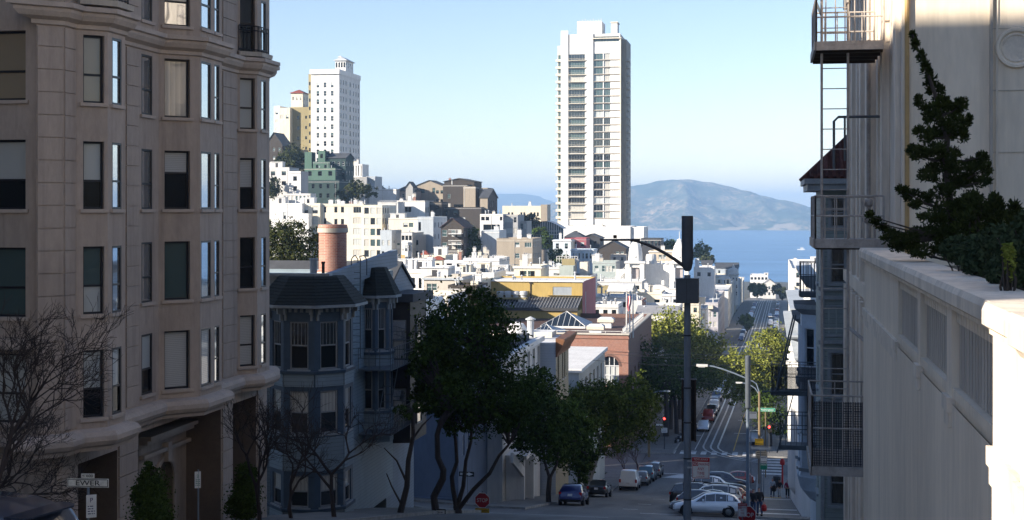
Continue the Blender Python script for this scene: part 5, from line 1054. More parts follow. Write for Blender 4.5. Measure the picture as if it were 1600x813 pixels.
# ---- unseen block on the left up the hill, added and stepped to shade the street
hb = thing('hill_shade_block', 'big pale unseen block added up the hill to shade the street', AB, (-19, 10, -8))
def plainblock(root, x0, x1, y0, y1, z0, z1, wall, cols=6, rows=7, ecols=8):
    m = MB(); hs = [o for o in holes_for(x1 - x0, z1 - z0, (cols, rows, 1.2, 1.7, 1.5, 3.1, 'd'))]; he = [o for o in holes_for(y1 - y0, z1 - z0, (ecols, rows, 1.2, 1.7, 1.5, 3.1, 'd'))]
    up = lambda hs: [(a, b_, c + z0, d + z0) for a, b_, c, d in hs]
    X, Y, Z = root.location; m.wall((x0 - X, y0 - Y), (1, 0), x1 - x0, z0 - Z, z1 - Z, [], wall); m.wall((x1 - X, y0 - Y), (0, 1), y1 - y0, z0 - Z, z1 - Z, [(a, b_, c - Z, d - Z) for a, b_, c, d in up(he)], wall, .15); m.wall((x1 - X, y1 - Y), (-1, 0), x1 - x0, z0 - Z, z1 - Z, [], wall); m.wall((x0 - X, y1 - Y), (0, -1), y1 - y0, z0 - Z, z1 - Z, [], wall)
    m.poly([(x0 - X, y0 - Y, z1 - Z), (x1 - X, y0 - Y, z1 - Z), (x1 - X, y1 - Y, z1 - Z), (x0 - X, y1 - Y, z1 - Z)], 'r_tar'); m.build('wall', root)
    windows(root, (x1 - X, y0 - Y), math.pi / 2, [(a, b_, c - Z, d - Z) for a, b_, c, d in up(he)], 'd', .15, None, None)
HBY = -5.0
plainblock(hb, -45, -19, 3.02, 27.5, -8, 15.6, 'w_white', 6, 6, 6)
plainblock(hb, -45, -19.02, HBY, 3, -6, 20.5, 'w_white', 6, 7, 4)
plainblock(hb, -62, -27, 12, 27.5, -6, 33, 'w_white', 6, 9, 4)
for i, (x0, x1, zt, k, l) in enumerate(((-46, -36.5, 6.5, 'w_stone', 'stone-grey unseen block added lowest up the cross street for shade'), (-62, -46.3, 11, 'w_tan', 'tan unseen block added higher up the cross street for shade'), (-84, -62.3, 16, 'w_grey', 'tall grey unseen block added highest up the cross street for shade'))):
    uh = thing('uphill_shade_block', l, HO, (x0, 52, -12)); plainblock(uh, x0, x1, 60.5, 71.5, -14, zt, k, 3, 5 + i, 5)  # unseen blocks added to shade the corner house wall
hh = thing('hill_reflector', 'large pale hotel added unseen behind the viewer to bounce sunlight into the shade', 'reflector', (9, -70, -4)); plainblock(hh, 9, 40, -70, -10, -6, 34, 'w_cream', 6, 9, 10)  # unseen block added to bounce warm sunlight into the shaded street
# ---- blue Victorian
bv = thing('blue_victorian', 'dark blue-grey Victorian house with octagonal corner bay, shingled skirt roofs and fire escape', HO, (-18.2, 56, -13))
w = MB(); w.wall((-30, 55.6), (1, 0), 11.8, -14, -3.2, [], 'blue_siding'); w.wall((-18.2, 55.6), (0, 1), 10.6, -14, -3.0, [(1.6, 2.4, -9.3, -7.6), (1.6, 2.4, -6.6, -4.7)], 'blue_siding', .1); w.wall((-18.2, 66.2), (-1, 0), 11.8, -14, -3.0, [], 'blue_siding'); w.wall((-30, 66.2), (0, -1), 10.6, -14, -3.0, [], 'blue_siding')
w.poly([(-30, 55.6, -3.3), (-18.2, 55.6, -3.3), (-18.2, 66.2, -3.3), (-30, 66.2, -3.3)], 'r_silver'); shift_local(w.build('wall', bv), bv)
for z, h in ((-9.3, 1.7), (-6.6, 1.9)): put('window', window_mesh(.8, h, 'glass', 'glass', 'frame_blue', .5, .1, .05, 0, 'pale_trim'), bv, (0, 56 - bv.location.y - 56 + 57.6 - 56 + .0, z + 13), math.pi / 2)
w = MB(); w.box(-30, -18.0, 55.35, 55.58, -3.45, -2.8, 'pale_trim'); w.box(-30, -17.9, 55.2, 55.62, -2.798, -2.68, 'pale_trim'); w.obox((-18.1, 60.9, -2.75), (.14, 0, 0), (0, 5.3, .35), (0, 0, .4), 'pale_blue_siding'); shift_local(w.build('parapet', bv), bv)
def octbay(cx, cy, ap_, n0, n1, zs, z_bot, z_eave, name='bay', wind=None):
    """faces n0..n1 of an octagon (0 = facing south, counter-clockwise)"""
    Rr = ap_ / math.cos(math.pi / 8); V = [(cx + Rr * math.cos(-math.pi / 2 + (i - .5) * math.pi / 4), cy + Rr * math.sin(-math.pi / 2 + (i - .5) * math.pi / 4)) for i in range(n0, n1 + 2)]
    b_ = MB(); wins = []
    for i in range(len(V) - 1):
        A, B_ = V[i], V[i + 1]; L = math.hypot(B_[0] - A[0], B_[1] - A[1]); U = ((B_[0] - A[0]) / L, (B_[1] - A[1]) / L); ww = L * .6
        hs = [(L / 2 - ww / 2, L / 2 + ww / 2, z, z + h) for z, h in zs]; b_.wall(A, U, L, z_bot, z_eave, hs, 'blue_trim', .1)
        for a, b2, z, z2 in hs: wins.append((A, U, (a + b2) / 2, ww, z, z2 - z, i))
        for (z, h), (zn, hn) in zip(zs, zs[1:] + [(z_bot - .3, 0)]):    # pale spandrel panels between storeys
            top, bot = z - .16, zn + hn + .18
            if top > bot + .2: c0 = (Vector(A) + Vector(B_)) / 2; nn = Vector((U[1], -U[0])); b_.obox((c0.x + nn.x * .02, c0.y + nn.y * .02, (top + bot) / 2), (U[0] * L * .48, U[1] * L * .48, 0), (nn.x * .018, nn.y * .018, 0), (0, 0, (top - bot) / 2), 'blue_siding')
        for q in (.08, .92):                                              # brackets under the eave
            p = Vector(A).lerp(Vector(B_), q); nn = Vector((U[1], -U[0])); 
            b_.obox((p.x + nn.x * .12, p.y + nn.y * .12, z_eave - .18), (U[0] * .05, U[1] * .05, 0), (nn.x * .12, nn.y * .12, 0), (0, 0, .17), 'pale_trim'); b_.obox((p.x + nn.x * .06, p.y + nn.y * .06, z_eave - .48), (U[0] * .045, U[1] * .045, 0), (nn.x * .06, nn.y * .06, 0), (0, 0, .13), 'pale_trim')
        for q in range(4): p = Vector(A).lerp(Vector(B_), .22 + q * .185); nn = Vector((U[1], -U[0])); b_.obox((p.x + nn.x * .03, p.y + nn.y * .03, z_eave - .2), (U[0] * .06, U[1] * .06, 0), (nn.x * .03, nn.y * .03, 0), (0, 0, .07), 'pale_trim')
    b_.poly([(v[0], v[1], z_bot) for v in V][::-1], 'blue_trim')
    for z in (zs[0][0] - .12, zs[-1][0] - .12): sweep(b_, V, [(0.003, z - .09), (.1, z - .07), (.12, z + .05), (.003, z + .07)], 'blue_trim')
    o = shift_local(b_.build(name, bv), bv); g5 = random.Random(int(cx * 10 + cy))
    for A, U, u, ww, z, h, i in wins:
        up, lo_ = wind(i, z) if wind else ('glass', 'glass'); put('window', window_mesh(ww, h, up, lo_, 'frame_grey', .5, .1, .06, 0, 'pale_trim', None, 4 if z > -7 else 0), bv, (A[0] + U[0] * u - bv.location.x, A[1] + U[1] * u - bv.location.y, z - bv.location.z), math.atan2(U[1], U[0]))
    return V
def skirt(cx, cy, ap0, ap1, z0, z1, n0, n1):
    q = MB(); f_ = lambda a, i: (cx + a / math.cos(math.pi / 8) * math.cos(-math.pi / 2 + (i - .5) * math.pi / 4), cy + a / math.cos(math.pi / 8) * math.sin(-math.pi / 2 + (i - .5) * math.pi / 4))
    ids = range(n0, n1 + 2); V0 = [f_(ap0, i) for i in ids]; V1 = [f_(ap1, i) for i in ids]
    for a, b_, c, d in zip(V0, V0[1:], V1[1:], V1):
        n_ = 9
        for s_ in range(n_):                                              # shingle courses, each lapping the next
            t0, t1 = s_ / n_, (s_ + 1) / n_; L = lambda p, q_, t, z: (p[0] + (q_[0] - p[0]) * t, p[1] + (q_[1] - p[1]) * t, z)
            q.poly([L(a, d, t0, z0 + (z1 - z0) * t0 + .03), L(b_, c, t0, z0 + (z1 - z0) * t0 + .03), L(b_, c, t1, z0 + (z1 - z0) * t1), L(a, d, t1, z0 + (z1 - z0) * t1)], 'slate_shingle'); q.poly([L(a, d, t0, z0 + (z1 - z0) * t0), L(b_, c, t0, z0 + (z1 - z0) * t0), L(b_, c, t0, z0 + (z1 - z0) * t0 + .03), L(a, d, t0, z0 + (z1 - z0) * t0 + .03)], 'slate_shingle')
    q.poly([(*p, z1 + .002) for p in V1], 'slate_shingle'); q.poly([(*p, z0 - .02) for p in V0][::-1], 'pale_trim'); sweep(q, V0, [(-.04, z0 - .14), (.03, z0 - .12), (.04, z0 - .01), (-.04, z0)], 'pale_trim'); shift_local(q.build('skirt_roof', bv), bv)
wst = lambda i, z: ('glass', 'glass_dark') if z > -7 else ('curtain', 'glass')
octbay(-18.85, 55.75, 1.6, -2, 2, [(-6.56, 1.95), (-9.2, 1.75), (-12.2, 1.3)], -13.2, -3.95, wind=wst); skirt(-18.85, 55.75, 2.15, 1.25, -3.9, -2.78, -2, 2)
octbay(-18.05, 62.2, .85, -1, 3, [(-6.5, 1.95), (-9.2, 1.8)], -10.6, -4.0, wind=lambda i, z: ('glass', 'glass_dark')); skirt(-18.05, 62.2, 1.2, .6, -3.95, -2.7, -1, 3)
fe = MB()
for z in (-7.2, -10.1):
    fe.box(-18.1, -16.6, 60.0, 64.2, z - .06, z, 'iron_grey')
    for y in (60.0, 64.2):
        for x in (-16.6, -17.1, -17.6, -18.1): fe.tube([(x, y, z), (x, y, z + .95)], .018, 'iron_grey', 5, False)
        for dz in (.5, .95): fe.tube([(-18.1, y, z + dz), (-16.6, y, z + dz)], .02, 'iron_grey', 5, False)
    for i in range(15): fe.tube([(-16.6, 60 + i * .3, z), (-16.6, 60 + i * .3, z + .95)], .014, 'iron_grey', 5, False)
    for dz in (.5, .95): fe.tube([(-16.6, 60, z + dz), (-16.6, 64.2, z + dz)], .02, 'iron_grey', 5, False)
for s_ in (0, .5):
    fe.tube([(-16.9 - s_, 60.4, -10.1), (-16.9 - s_, 62.4, -7.2)], .025, 'iron_grey', 5)
for i in range(9): t = i / 9; fe.tube([(-16.9, 60.4 + 2 * t, -10.1 + 2.9 * t), (-17.4, 60.4 + 2 * t, -10.1 + 2.9 * t)], .015, 'iron_grey', 4)
shift_local(fe.build('fire_escape', bv), bv)
ld = MB(); Yl = 58.9; xa_, xb_ = xat(549, Yl), xat(563, Yl); zt_ = at(555, 400, Yl).z; zb_ = at(555, 560, Yl).z
for x in (xa_, xb_): ld.tube([(x, Yl, zb_), (x, Yl, zt_ - .15), (x + (.06 if x == xa_ else -.06), Yl + .1, zt_ - .03), (x, Yl + .6, zt_), (x, Yl + 1.0, zt_ - .2), (x, Yl + 1.0, zt_ - .9)], .025, 'iron_grey', 6)
for i in range(14): z = zb_ + .15 + i * .28; ld.tube([(xa_, Yl, z), (xb_, Yl, z)], .014, 'iron_grey', 5) if z < zt_ - .3 else None
shift_local(ld.build('roof_ladder', bv), bv)
cm = MB(); p = at(520, 432, 63); cm.lathe([(.78, -.6), (.78, .25), (.74, .27), (.655, .3), (.655, 2.05), (.7, 2.06), (.7, 2.3), (.67, 2.45), (.5, 2.46)], tuple(p), 'chimney_brick', 40)
o = shift_local(cm.build('chimney', bv), bv); o['label'] = 'round red brick chimney on the blue house roof'
cm = MB(); cm.lathe([(.8, -.7), (.8, .22), (.7, .24)], (p.x, p.y, p.z), 'w_warm', 40); cm.lathe([(.72, 2.08), (.72, 2.28)], (p.x, p.y, p.z), 'w_stone', 40); q = cm.build('chimney_band', o)
for px, py, w_, h_ in ((490, 437, .16, .85), (505, 437, .07, .7)):
    p = at(px, py, 58); v = MB(); v.tube([(p.x, p.y, p.z - .4), (p.x, p.y, p.z + h_)], w_, 'pale_trim' if w_ > .1 else 'bronze', 10); v.lathe([(w_ * 1.3, h_), (w_ * 1.3, h_ + .08)], tuple(p), 'pale_trim' if w_ > .1 else 'bronze', 10); shift_local(v.build('vent_pipe', bv), bv)
# ---- pale narrow house with dark bay at the corner
nh = thing('pale_blue_house', 'narrow pale blue house with dark two-storey bay, between the Victorian and the crossing', HO, (-18.45, 68, -15))
w = MB(); w.wall((-26, 66.25), (1, 0), 7.45, -16, -4.2, [], 'pale_blue_siding'); w.wall((-18.55, 66.25), (0, 1), 5.4, -16, -4.2, [], 'pale_blue_siding'); w.wall((-18.55, 71.65), (-1, 0), 7.45, -16, -4.2, [], 'pale_blue_siding'); w.poly([(-26, 66.25, -4.2), (-18.55, 66.25, -4.2), (-18.55, 71.65, -4.2), (-26, 71.65, -4.2)], 'r_grey')
w.prism([(-26, 66.2), (-18.45, 66.2), (-18.45, 68.95), (-26, 68.95)], lambda x, y: -4.2 + (y - 66.2) * .5, lambda x, y: -4.05 + (y - 66.2) * .5, 'r_slate'); w.prism([(-26, 68.95), (-18.45, 68.95), (-18.45, 71.7), (-26, 71.7)], lambda x, y: -4.2 + (71.7 - y) * .5, lambda x, y: -4.05 + (71.7 - y) * .5, 'r_slate'); w.poly([(-18.552, 66.25, -4.2), (-18.552, 71.65, -4.2), (-18.552, 68.95, -2.85)], 'pale_blue_siding'); shift_local(w.build('wall', nh), nh)
w = MB(); 
w.prism([(-18.5, 66.4), (-17.45, 66.7), (-17.35, 69.6), (-18.5, 70)], -11.6, -4.6, 'dark_bay'); w.prism([(-18.53, 66.25), (-17.3, 66.5), (-17.15, 69.8), (-18.53, 70.2)], -8.0, -7.7, 'dark_bay'); w.prism([(-18.53, 66.2), (-17.25, 66.45), (-17.05, 69.9), (-18.53, 70.3)], -4.598, -4.2, 'r_slate'); shift_local(w.build('bay', nh), nh)
for z in (-7.4, -10.8): put('window', window_mesh(.7, 1.9, 'glass_mirror', 'blind_plain', 'frame_grey', .45, -.03, .05), nh, (-17.98 - nh.location.x, 66.54 - nh.location.y, z + 15), math.atan2(.3, 1.05)); put('window', window_mesh(.9, 1.9, 'glass', 'glass', 'frame_grey', .45, -.03, .05), nh, (-17.39 - nh.location.x, 68.1 - nh.location.y, z + 15), math.atan2(2.9, .1))
# ---- corner house beyond the first crossing
ck = thing('corner_house', 'blue-grey blank-walled corner house behind the forked street tree', HO, (-19.9, 88.5, -19))
w = MB(); zt = -7.8
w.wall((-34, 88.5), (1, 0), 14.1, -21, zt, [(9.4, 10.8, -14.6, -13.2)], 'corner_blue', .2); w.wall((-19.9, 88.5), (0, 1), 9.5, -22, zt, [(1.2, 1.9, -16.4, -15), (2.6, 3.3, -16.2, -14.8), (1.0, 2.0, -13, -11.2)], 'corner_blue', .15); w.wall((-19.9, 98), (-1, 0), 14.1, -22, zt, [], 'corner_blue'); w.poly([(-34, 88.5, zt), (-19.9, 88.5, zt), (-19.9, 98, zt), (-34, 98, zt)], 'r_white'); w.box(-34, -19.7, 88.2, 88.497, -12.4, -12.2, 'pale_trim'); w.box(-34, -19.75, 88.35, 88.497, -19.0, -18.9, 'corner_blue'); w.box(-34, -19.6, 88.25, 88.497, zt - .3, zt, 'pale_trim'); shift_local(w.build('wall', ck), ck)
put('window', window_mesh(1.4, 1.4, 'glass', 'glass', 'frame_grey', .5, .2, .07), ck, (-23.9 + 19.9, 0, 4.4))
for u, z, ww, h in ((1.55, -16.4, .7, 1.4), (2.95, -16.2, .7, 1.4), (1.5, -13, 1.0, 1.8)): put('window', window_mesh(ww, h, 'glass', 'glass', 'frame_white', .5, .15, .06), ck, (0, u, z + 19), math.pi / 2)
# ---- entrance row behind the trees
er = thing('porch_house', 'pale house with raised porch and sloping stair parapet behind the street trees', HO, (-17.6, 98, -22))
w = MB(); w.wall((-28, 98.02), (1, 0), 9.2, -24, -10.8, [], 'w_offwhite'); w.wall((-18.8, 98.02), (0, 1), 16.8, -25, -10.8, [(1 + 2.4 * j, 2.2 + 2.4 * j, z, z + 1.8) for j in range(7) for z in (-13.2, -16.6)] + [(2, 5, -22.3, -19.2)], 'w_offwhite', .2); w.wall((-18.8, 114.8), (-1, 0), 9.2, -25, -10.8, [], 'w_offwhite'); w.poly([(-28, 98.02, -10.8), (-18.8, 98.02, -10.8), (-18.8, 114.8, -10.8), (-28, 114.8, -10.8)], 'r_grey'); w.box(-18.9, -18.4, 98, 114.8, -11, -10.6, 'w_white'); shift_local(w.build('wall', er), er)
for j in range(7):
    for z in (-13.2, -16.6): put('window', window_mesh(1.2, 1.8, 'glass', 'blind_plain' if j % 3 else 'glass', 'frame_white', .5, .2, .06, 0, 'w_white'), er, (-1.2, 1.62 + 2.4 * j, z + 22), math.pi / 2)
w = MB()
for y in (99.3, 103.4): w.box(-18.75, -17.4, y - .12, y + .12, -22.6, -18.2, 'w_white')
w.box(-18.79, -17.2, 99, 103.7, -18.198, -17.9, 'w_white'); w.obox((-17.5, 97.0, -18.2), (.1, 0, 0), (0, 2.2, -.9), (0, 0, .35), 'w_offwhite'); w.box(-20, -18.81, 100, 103, -22.5, -19.2, 'w_charcoal'); shift_local(w.build('porch', er), er)
rf = MB(); rf.prism([(-26, 106), (-19.4, 106), (-19.4, 113), (-26, 113)], -10.9, lambda x, y: -10.8 + 2.2 * (1 - abs(x + 22.2) / 3.8), 'r_slate'); shift_local(rf.build('roof', er), er)
# ---- white shingled house with brown cornice
sc = thing('shingled_house', 'white shingled flat-roofed house with heavy brown cornice and ochre street front', HO, (-17.5, 115, -25))
zt = at(868, 537, 115.2).z; w = MB(); ho = [(1.0, 1.9, zt - 3.4, zt - 1.2), (3.6, 4.3, zt - 3.4, zt - 1.2), (4.9, 5.6, zt - 3.4, zt - 1.2), (1.0, 1.9, zt - 7.4, zt - 5.2), (3.6, 4.3, zt - 7.4, zt - 5.2), (4.9, 5.6, zt - 7.4, zt - 5.2)]
w.wall((-28, 115), (1, 0), 10.5, -26, zt, [], 'shingle_white'); w.wall((-17.5, 115), (0, 1), 7.6, -27, zt, ho, 'ochre_siding', .2); w.wall((-17.5, 122.6), (-1, 0), 10.5, -27, zt, [], 'shingle_white'); w.wall((-28, 122.6), (0, -1), 7.6, -27, zt, [], 'shingle_white'); shift_local(w.build('wall', sc), sc)
w = MB(); w.prism([(-28, 115), (-17.5, 115), (-17.5, 122.6), (-28, 122.6)], zt + .003, zt + .05, 'r_white'); w.prism([(-28, 120), (-18.6, 120), (-18.6, 122.6), (-28, 122.6)], zt + .053, zt + .5, 'w_cream', 'r_white'); shift_local(w.build('roof', sc), sc)
w = MB(); sweep(w, [(-17.5, 114.9), (-17.5, 122.8)], [(.003, zt - 1.1), (.12, zt - 1.1), (.2, zt - .8), (.55, zt - .25), (.75, zt + .25), (.75, zt + .4), (.003, zt + .45)], 'cornice_brown'); shift_local(w.build('cornice', sc), sc)
for a, b_, c, d in ho: put('window', window_mesh(b_ - a, d - c, 'glass', 'glass', 'frame_grey', .5, .2, .06, 0, 'w_stone'), sc, (0, (a + b_) / 2, c + 25), math.pi / 2)
w = MB(); p = at(829, 520, 118); w.lathe([(.3, -.4), (.3, 1.1), (.45, 1.12), (.45, 1.2), (.05, 1.4)], tuple(p), 'r_silver', 12); shift_local(w.build('vent_pipe', sc), sc); w = MB(); p = at(808, 512, 120); w.lathe([(.9, -.5), (.85, 0), (.6, .35), (.1, .5)], tuple(p), 'r_white', 14); shift_local(w.build('skylight', sc), sc)
# ---- flat-roofed garage row
fr = thing('flat_roof_garage', 'low building with broad white flat roof between the shingled house and the brick hall', LB, (-17.5, 129.5, -28))
w = MB(); zt = -15.4; w.wall((-34, 129.5), (1, 0), 16.5, -29, zt, [], 'w_greyblue'); w.wall((-17.5, 129.5), (0, 1), 21, -30, zt, [(1 + 3.2 * j, 2.6 + 3.2 * j, -18.4, -16.4) for j in range(6)], 'w_stone', .2); w.wall((-17.5, 150.5), (-1, 0), 16.5, -30, zt, [], 'w_greyblue'); shift_local(w.build('wall', fr), fr)
w = MB(); w.box(-34, -17.2, 129.2, 150.8, zt + .003, zt + .35, 'w_white'); shift_local(w.build('roof', fr), fr)
for j in range(6): put('window', window_mesh(1.6, 2.0, 'glass', 'glass', 'frame_white', .5, .2, .06), fr, (0, 1.8 + 3.2 * j, 9.6), math.pi / 2)
# ---- right side: terrace wall with balustrade
tw_ = thing('terrace_wall', 'beige terrace wall with heavy coping and fluted balustrade panels at the right edge', 'wall', (1.9, 17, -6))
FX = 1.9; ZC = -.78
w = MB(); ysl = [2, 6, 12, 18, 24, 28.9]
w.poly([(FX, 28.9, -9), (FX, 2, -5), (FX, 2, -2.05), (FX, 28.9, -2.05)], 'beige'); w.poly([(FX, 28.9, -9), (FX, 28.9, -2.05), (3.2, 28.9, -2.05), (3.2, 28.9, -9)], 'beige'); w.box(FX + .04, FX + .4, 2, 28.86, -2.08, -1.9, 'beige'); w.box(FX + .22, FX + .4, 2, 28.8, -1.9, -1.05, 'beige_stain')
shift_local(w.build('wall', tw_), tw_)
w = MB(); sweep(w, [(FX, 28.9), (FX, 12.15)], [(.02, -1.06), (-.03, -1.04), (-.03, -1.0), (-.09, -.96), (-.09, -.84), (-.06, ZC), (.5, ZC), (.5, -1.06)][::-1] if 0 else [(-.5, -1.06), (-.5, ZC), (.06, ZC), (.09, -.84), (.09, -.96), (.03, -1.0), (.03, -1.04), (-.02, -1.06)], 'beige_trim'); 
o = shift_local(w.build('coping', tw_), tw_)
w = MB(); sweep(w, [(FX - .05, 12.13), (FX - .05, 10.62)], [(-.5, -1.06), (-.5, ZC + .002), (.06, ZC + .002), (.09, -.84), (.09, -.96), (.03, -1.0), (.03, -1.04), (-.02, -1.06)], 'beige_trim'); sweep(w, [(FX - .1, 10.58), (FX - .1, 2)], [(-.5, -1.1), (-.5, ZC + .03), (.06, ZC + .03), (.09, -.82), (.09, -.98), (.03, -1.02), (-.02, -1.1)], 'beige_trim'); shift_local(w.build('coping', tw_), tw_)
for a, b_, o_ in ((21.5, 28.88, .02), (18.25, 18.6, .0), (15.2, 15.6, .0), (10.62, 12.15, -.05), (2, 10.58, -.1)):
    q = MB(); q.box(FX + o_ + .003, FX + .5, a, b_, -2.05, -1.06, 'beige'); q.box(FX + o_ - .05, FX + .45, a - .03 if a != 2 else a, b_ + .03 if b_ < 28 else b_, -2.14, -1.985, 'beige_trim'); q.prism([(FX + o_ - .03, a), (FX + .3, a), (FX + .3, b_), (FX + o_ - .03, b_)], -2.3, -2.141, 'beige_trim'); shift_local(q.build('pier', tw_), tw_)
q = MB(); q.box(FX - .06, FX + .2, 10.62, 12.12, -8, -2.31, 'beige'); q.box(FX - .11, FX + .2, 2, 10.58, -8, -2.31, 'beige'); shift_local(q.build('buttress', tw_), tw_)
for a, b_ in ((18.6, 21.5), (15.6, 18.25), (12.15, 15.2)):
    q = MB(); n_ = int((b_ - a) / .19)
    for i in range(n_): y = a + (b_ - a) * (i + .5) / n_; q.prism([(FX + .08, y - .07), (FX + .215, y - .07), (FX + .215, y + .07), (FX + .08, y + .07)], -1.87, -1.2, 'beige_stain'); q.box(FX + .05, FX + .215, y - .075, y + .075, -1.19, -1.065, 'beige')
    q.box(FX + .01, FX + .2, a + .01, b_ - .01, -1.985, -1.88, 'beige'); shift_local(q.build('balustrade_panel', tw_), tw_)
tg = MB(); tg.poly([(FX + .42, 2, -1.1), (14, 2, -1.1), (14, 28.1, -1.1), (FX + .42, 28.1, -1.1)], 'soil'); struct(tg.build('terrace_ground'))
# ---- beige building behind the terrace
be = thing('beige_building', 'tall beige building with pilasters, round medallion and iron fire escapes on its street side', 'building', (2.6, 28.2, -8))
w = MB(); w.wall((2.6, 28.2), (1, 0), 16, -9, 14, [], 'beige'); 
yo = [(y - 28.2, y - 28.2 + .9, z, z + 2.0) for y in (35.6, 39.4, 43.2) for z in (-9.6, -5.4, -.4, 3.8, 8)]
# street side, seen from the west: left is the far end
w.wall((2.6, 46.5), (0, -1), 18.3, -14, 14, [(18.3 - b_, 18.3 - a, c, d) for a, b_, c, d in yo], 'beige_trim', .3); w.poly([(2.6, 46.5, -14), (2.6, 46.5, 14), (18.6, 46.5, 14), (18.6, 46.5, -14)], 'beige_trim'); w.poly([(2.6, 28.2, 14), (18.6, 28.2, 14), (18.6, 46.5, 14), (2.6, 46.5, 14)], 'r_grey'); shift_local(w.build('wall', be), be)
for a, b_, c, d in yo: put('window', window_mesh(b_ - a, d - c, 'glass', 'glass', 'frame_white', .5, .3, .06), be, (0, (a + b_) / 2, c + 8), -math.pi / 2)
w = MB()
for i, y in enumerate((28.9, 31.4, 33.3, 34.8, 37.2, 38.6, 41.0, 42.4, 44.9)): w.box(2.6 - (.16 if i % 2 else .1), 2.598, y - .28, y + .28, -13, 13.5, 'beige_trim')
for z in (-2.3, 6.5): w.box(2.42, 2.599, 29.4, 46.5, z, z + .35, 'beige')
shift_local(w.build('pilaster', be), be)
w = MB(); w.lathe([(.40, .0), (.38, .05), (.33, .05), (.30, .012)], (0, 0, 0), 'beige', 32); w.lathe([(.29, .0), (.27, .03), (.25, .03), (.24, .014)], (0, 0, 0), 'beige_trim', 32); p = at(1588, 75, 28.19); o = w.build('medallion', be, (p.x - 2.6, -.012, p.z + 8)); o.rotation_euler = (math.pi / 2, 0, 0)
w = MB(); xs_ = xat(1546, 28.2); w.box(xs_, xs_ + .05, 28.1, 28.197, -2, 14, 'beige_stain')
for z in (-.2, 1.1, 2.3, 3.5, 4.7): w.box(xs_ + .06, 10, 28.185, 28.197, z, z + .012, 'beige_stain')
w.box(xs_ + .12, xs_ + .16, 28.17, 28.197, -2, 14, 'beige_trim'); shift_local(w.build('joint', be), be)
w = MB(); w.tube([(2.68, 28.12, -1), (2.68, 28.12, 13)], .045, 'ochre', 8); shift_local(w.build('downpipe_or_lit_edge', be), be)  # ochre tube painted in for the sunlit edge of the wall
w = MB(); w.tube([(2.35, 33.9, -7), (2.35, 33.9, 8)], .05, 'iron_beige', 8)
for z in (-4.9, -.25, .15): w.lathe([(.06, -.1), (.1, -.06), (.1, .06), (.06, .1)], (2.35, 33.9, z), 'iron_beige', 10); w.tube([(2.35, 33.9, z), (2.2, 33.8, z)], .05, 'iron_beige', 8)
shift_local(w.build('standpipe', be), be)
def landing(z, xa, xb, ya, yb, mesh=False, h=.95, k='iron_beige'):
    q = MB(); q.box(xa, xb, ya, yb, z - .05, z, k); q.box(xa - .02, xb, ya - .04, ya - .003, z - .16, z + .03, k); q.box(xa - .05, xa - .003, ya - .04, yb, z - .16, z + .03, k)
    for i in range(4): q.box(xa, xb, ya + .2 + i * (yb - ya - .4) / 3, ya + .26 + i * (yb - ya - .4) / 3, z - .2, z - .052, 'bronze')
    n = 7
    for a, b_, m_ in (((xa, ya), (xb, ya), n), ((xa, ya), (xa, yb), 12), ((xa, yb), (xb, yb), 5)):
        a, b_ = Vector((*a, z)), Vector((*b_, z))
        for i in range(m_ + 1): p = a.lerp(b_, i / m_); q.tube([p, p + Vector((0, 0, h))], .022 if i in (0, m_) else .013, k, 6, False)
        for f_ in (.55, 1): q.tube([a + Vector((0, 0, h * f_)), b_ + Vector((0, 0, h * f_))], .02, k, 6, False)
    if mesh:
        for a, b_ in (((xa, ya), (xb, ya)), ((xa, ya), (xa, yb))):
            a, b_ = Vector((*a, z)), Vector((*b_, z)); L = (b_ - a).length; n_ = int(L / .035)
            for i in range(n_): p = a.lerp(b_, (i + .5) / n_); d = (b_ - a).normalized() * .011; nn = Vector((d.y, -d.x, 0)).normalized() * .003; q.obox(p + Vector((0, 0, h * .48)), d, nn, (0, 0, h * .44), 'mesh_dark')
            for i in range(26): zz_ = z + .05 + i * h * .9 / 26; q.tube([a + Vector((0, 0, zz_ - z)), b_ + Vector((0, 0, zz_ - z))], .007, 'mesh_dark', 4, False)
    return q
ya, yb = 30.4, 33.0
ZL = [at(1300, y_, 30.4).z for y_ in (67, 376, 732)]
for j, z in enumerate(ZL + [ZL[0] + 4.3]):
    q = landing(z, (1.02, 1.0, .93, 1.02)[j], 2.42, ya, yb, j == 2, (1.0, .95, 1.55, 1)[j]); shift_local(q.build('fire_escape_landing', be), be)
def ladder(xa, xb, y0, z0, y1, z1, k='iron_beige', n=12):
    q = MB()
    for x in (xa, xb): q.tube([(x, y0, z0), (x, y1, z1)], .028, k, 6)
    for i in range(n): t = (i + .5) / n; q.tube([(xa, y0 + (y1 - y0) * t, z0 + (z1 - z0) * t), (xb, y0 + (y1 - y0) * t, z0 + (z1 - z0) * t)], .012, k, 5)
    return q
xa_, xb_ = xat(1284, 30.6), xat(1325, 30.6)
for z0, z1 in ((ZL[1], ZL[0] + 1), (ZL[2] + .6, ZL[1] + .9), (ZL[0], ZL[0] + 5)): shift_local(ladder(xa_, xb_, 30.62, z0, 30.66, z1, n=int((z1 - z0) / .42)).build('fire_escape_ladder', be), be)
q = MB(); x0, x1 = xat(1303, 32.5), xat(1320, 32.5); z = at(1310, 183, 32.5).z; q.tube([(x0, 32.5, z - 1.2), (x0, 32.5, z - .1), (x0 + .1, 32.5, z), (2.5, 32.5, z)], .03, 'iron_grey', 6); q.tube([(x1, 32.5, z - 1.0), (x1, 32.5, z)], .025, 'iron_grey', 6)
q.tube([(xat(1275, 32.6), 32.6, ZL[0] + 2.3), (xat(1275, 32.6), 32.6, ZL[0] + 1.2), (xat(1275, 32.6) + .12, 32.6, ZL[0] + .9)], .03, 'iron_grey', 6); shift_local(q.build('gooseneck_rail', be), be)
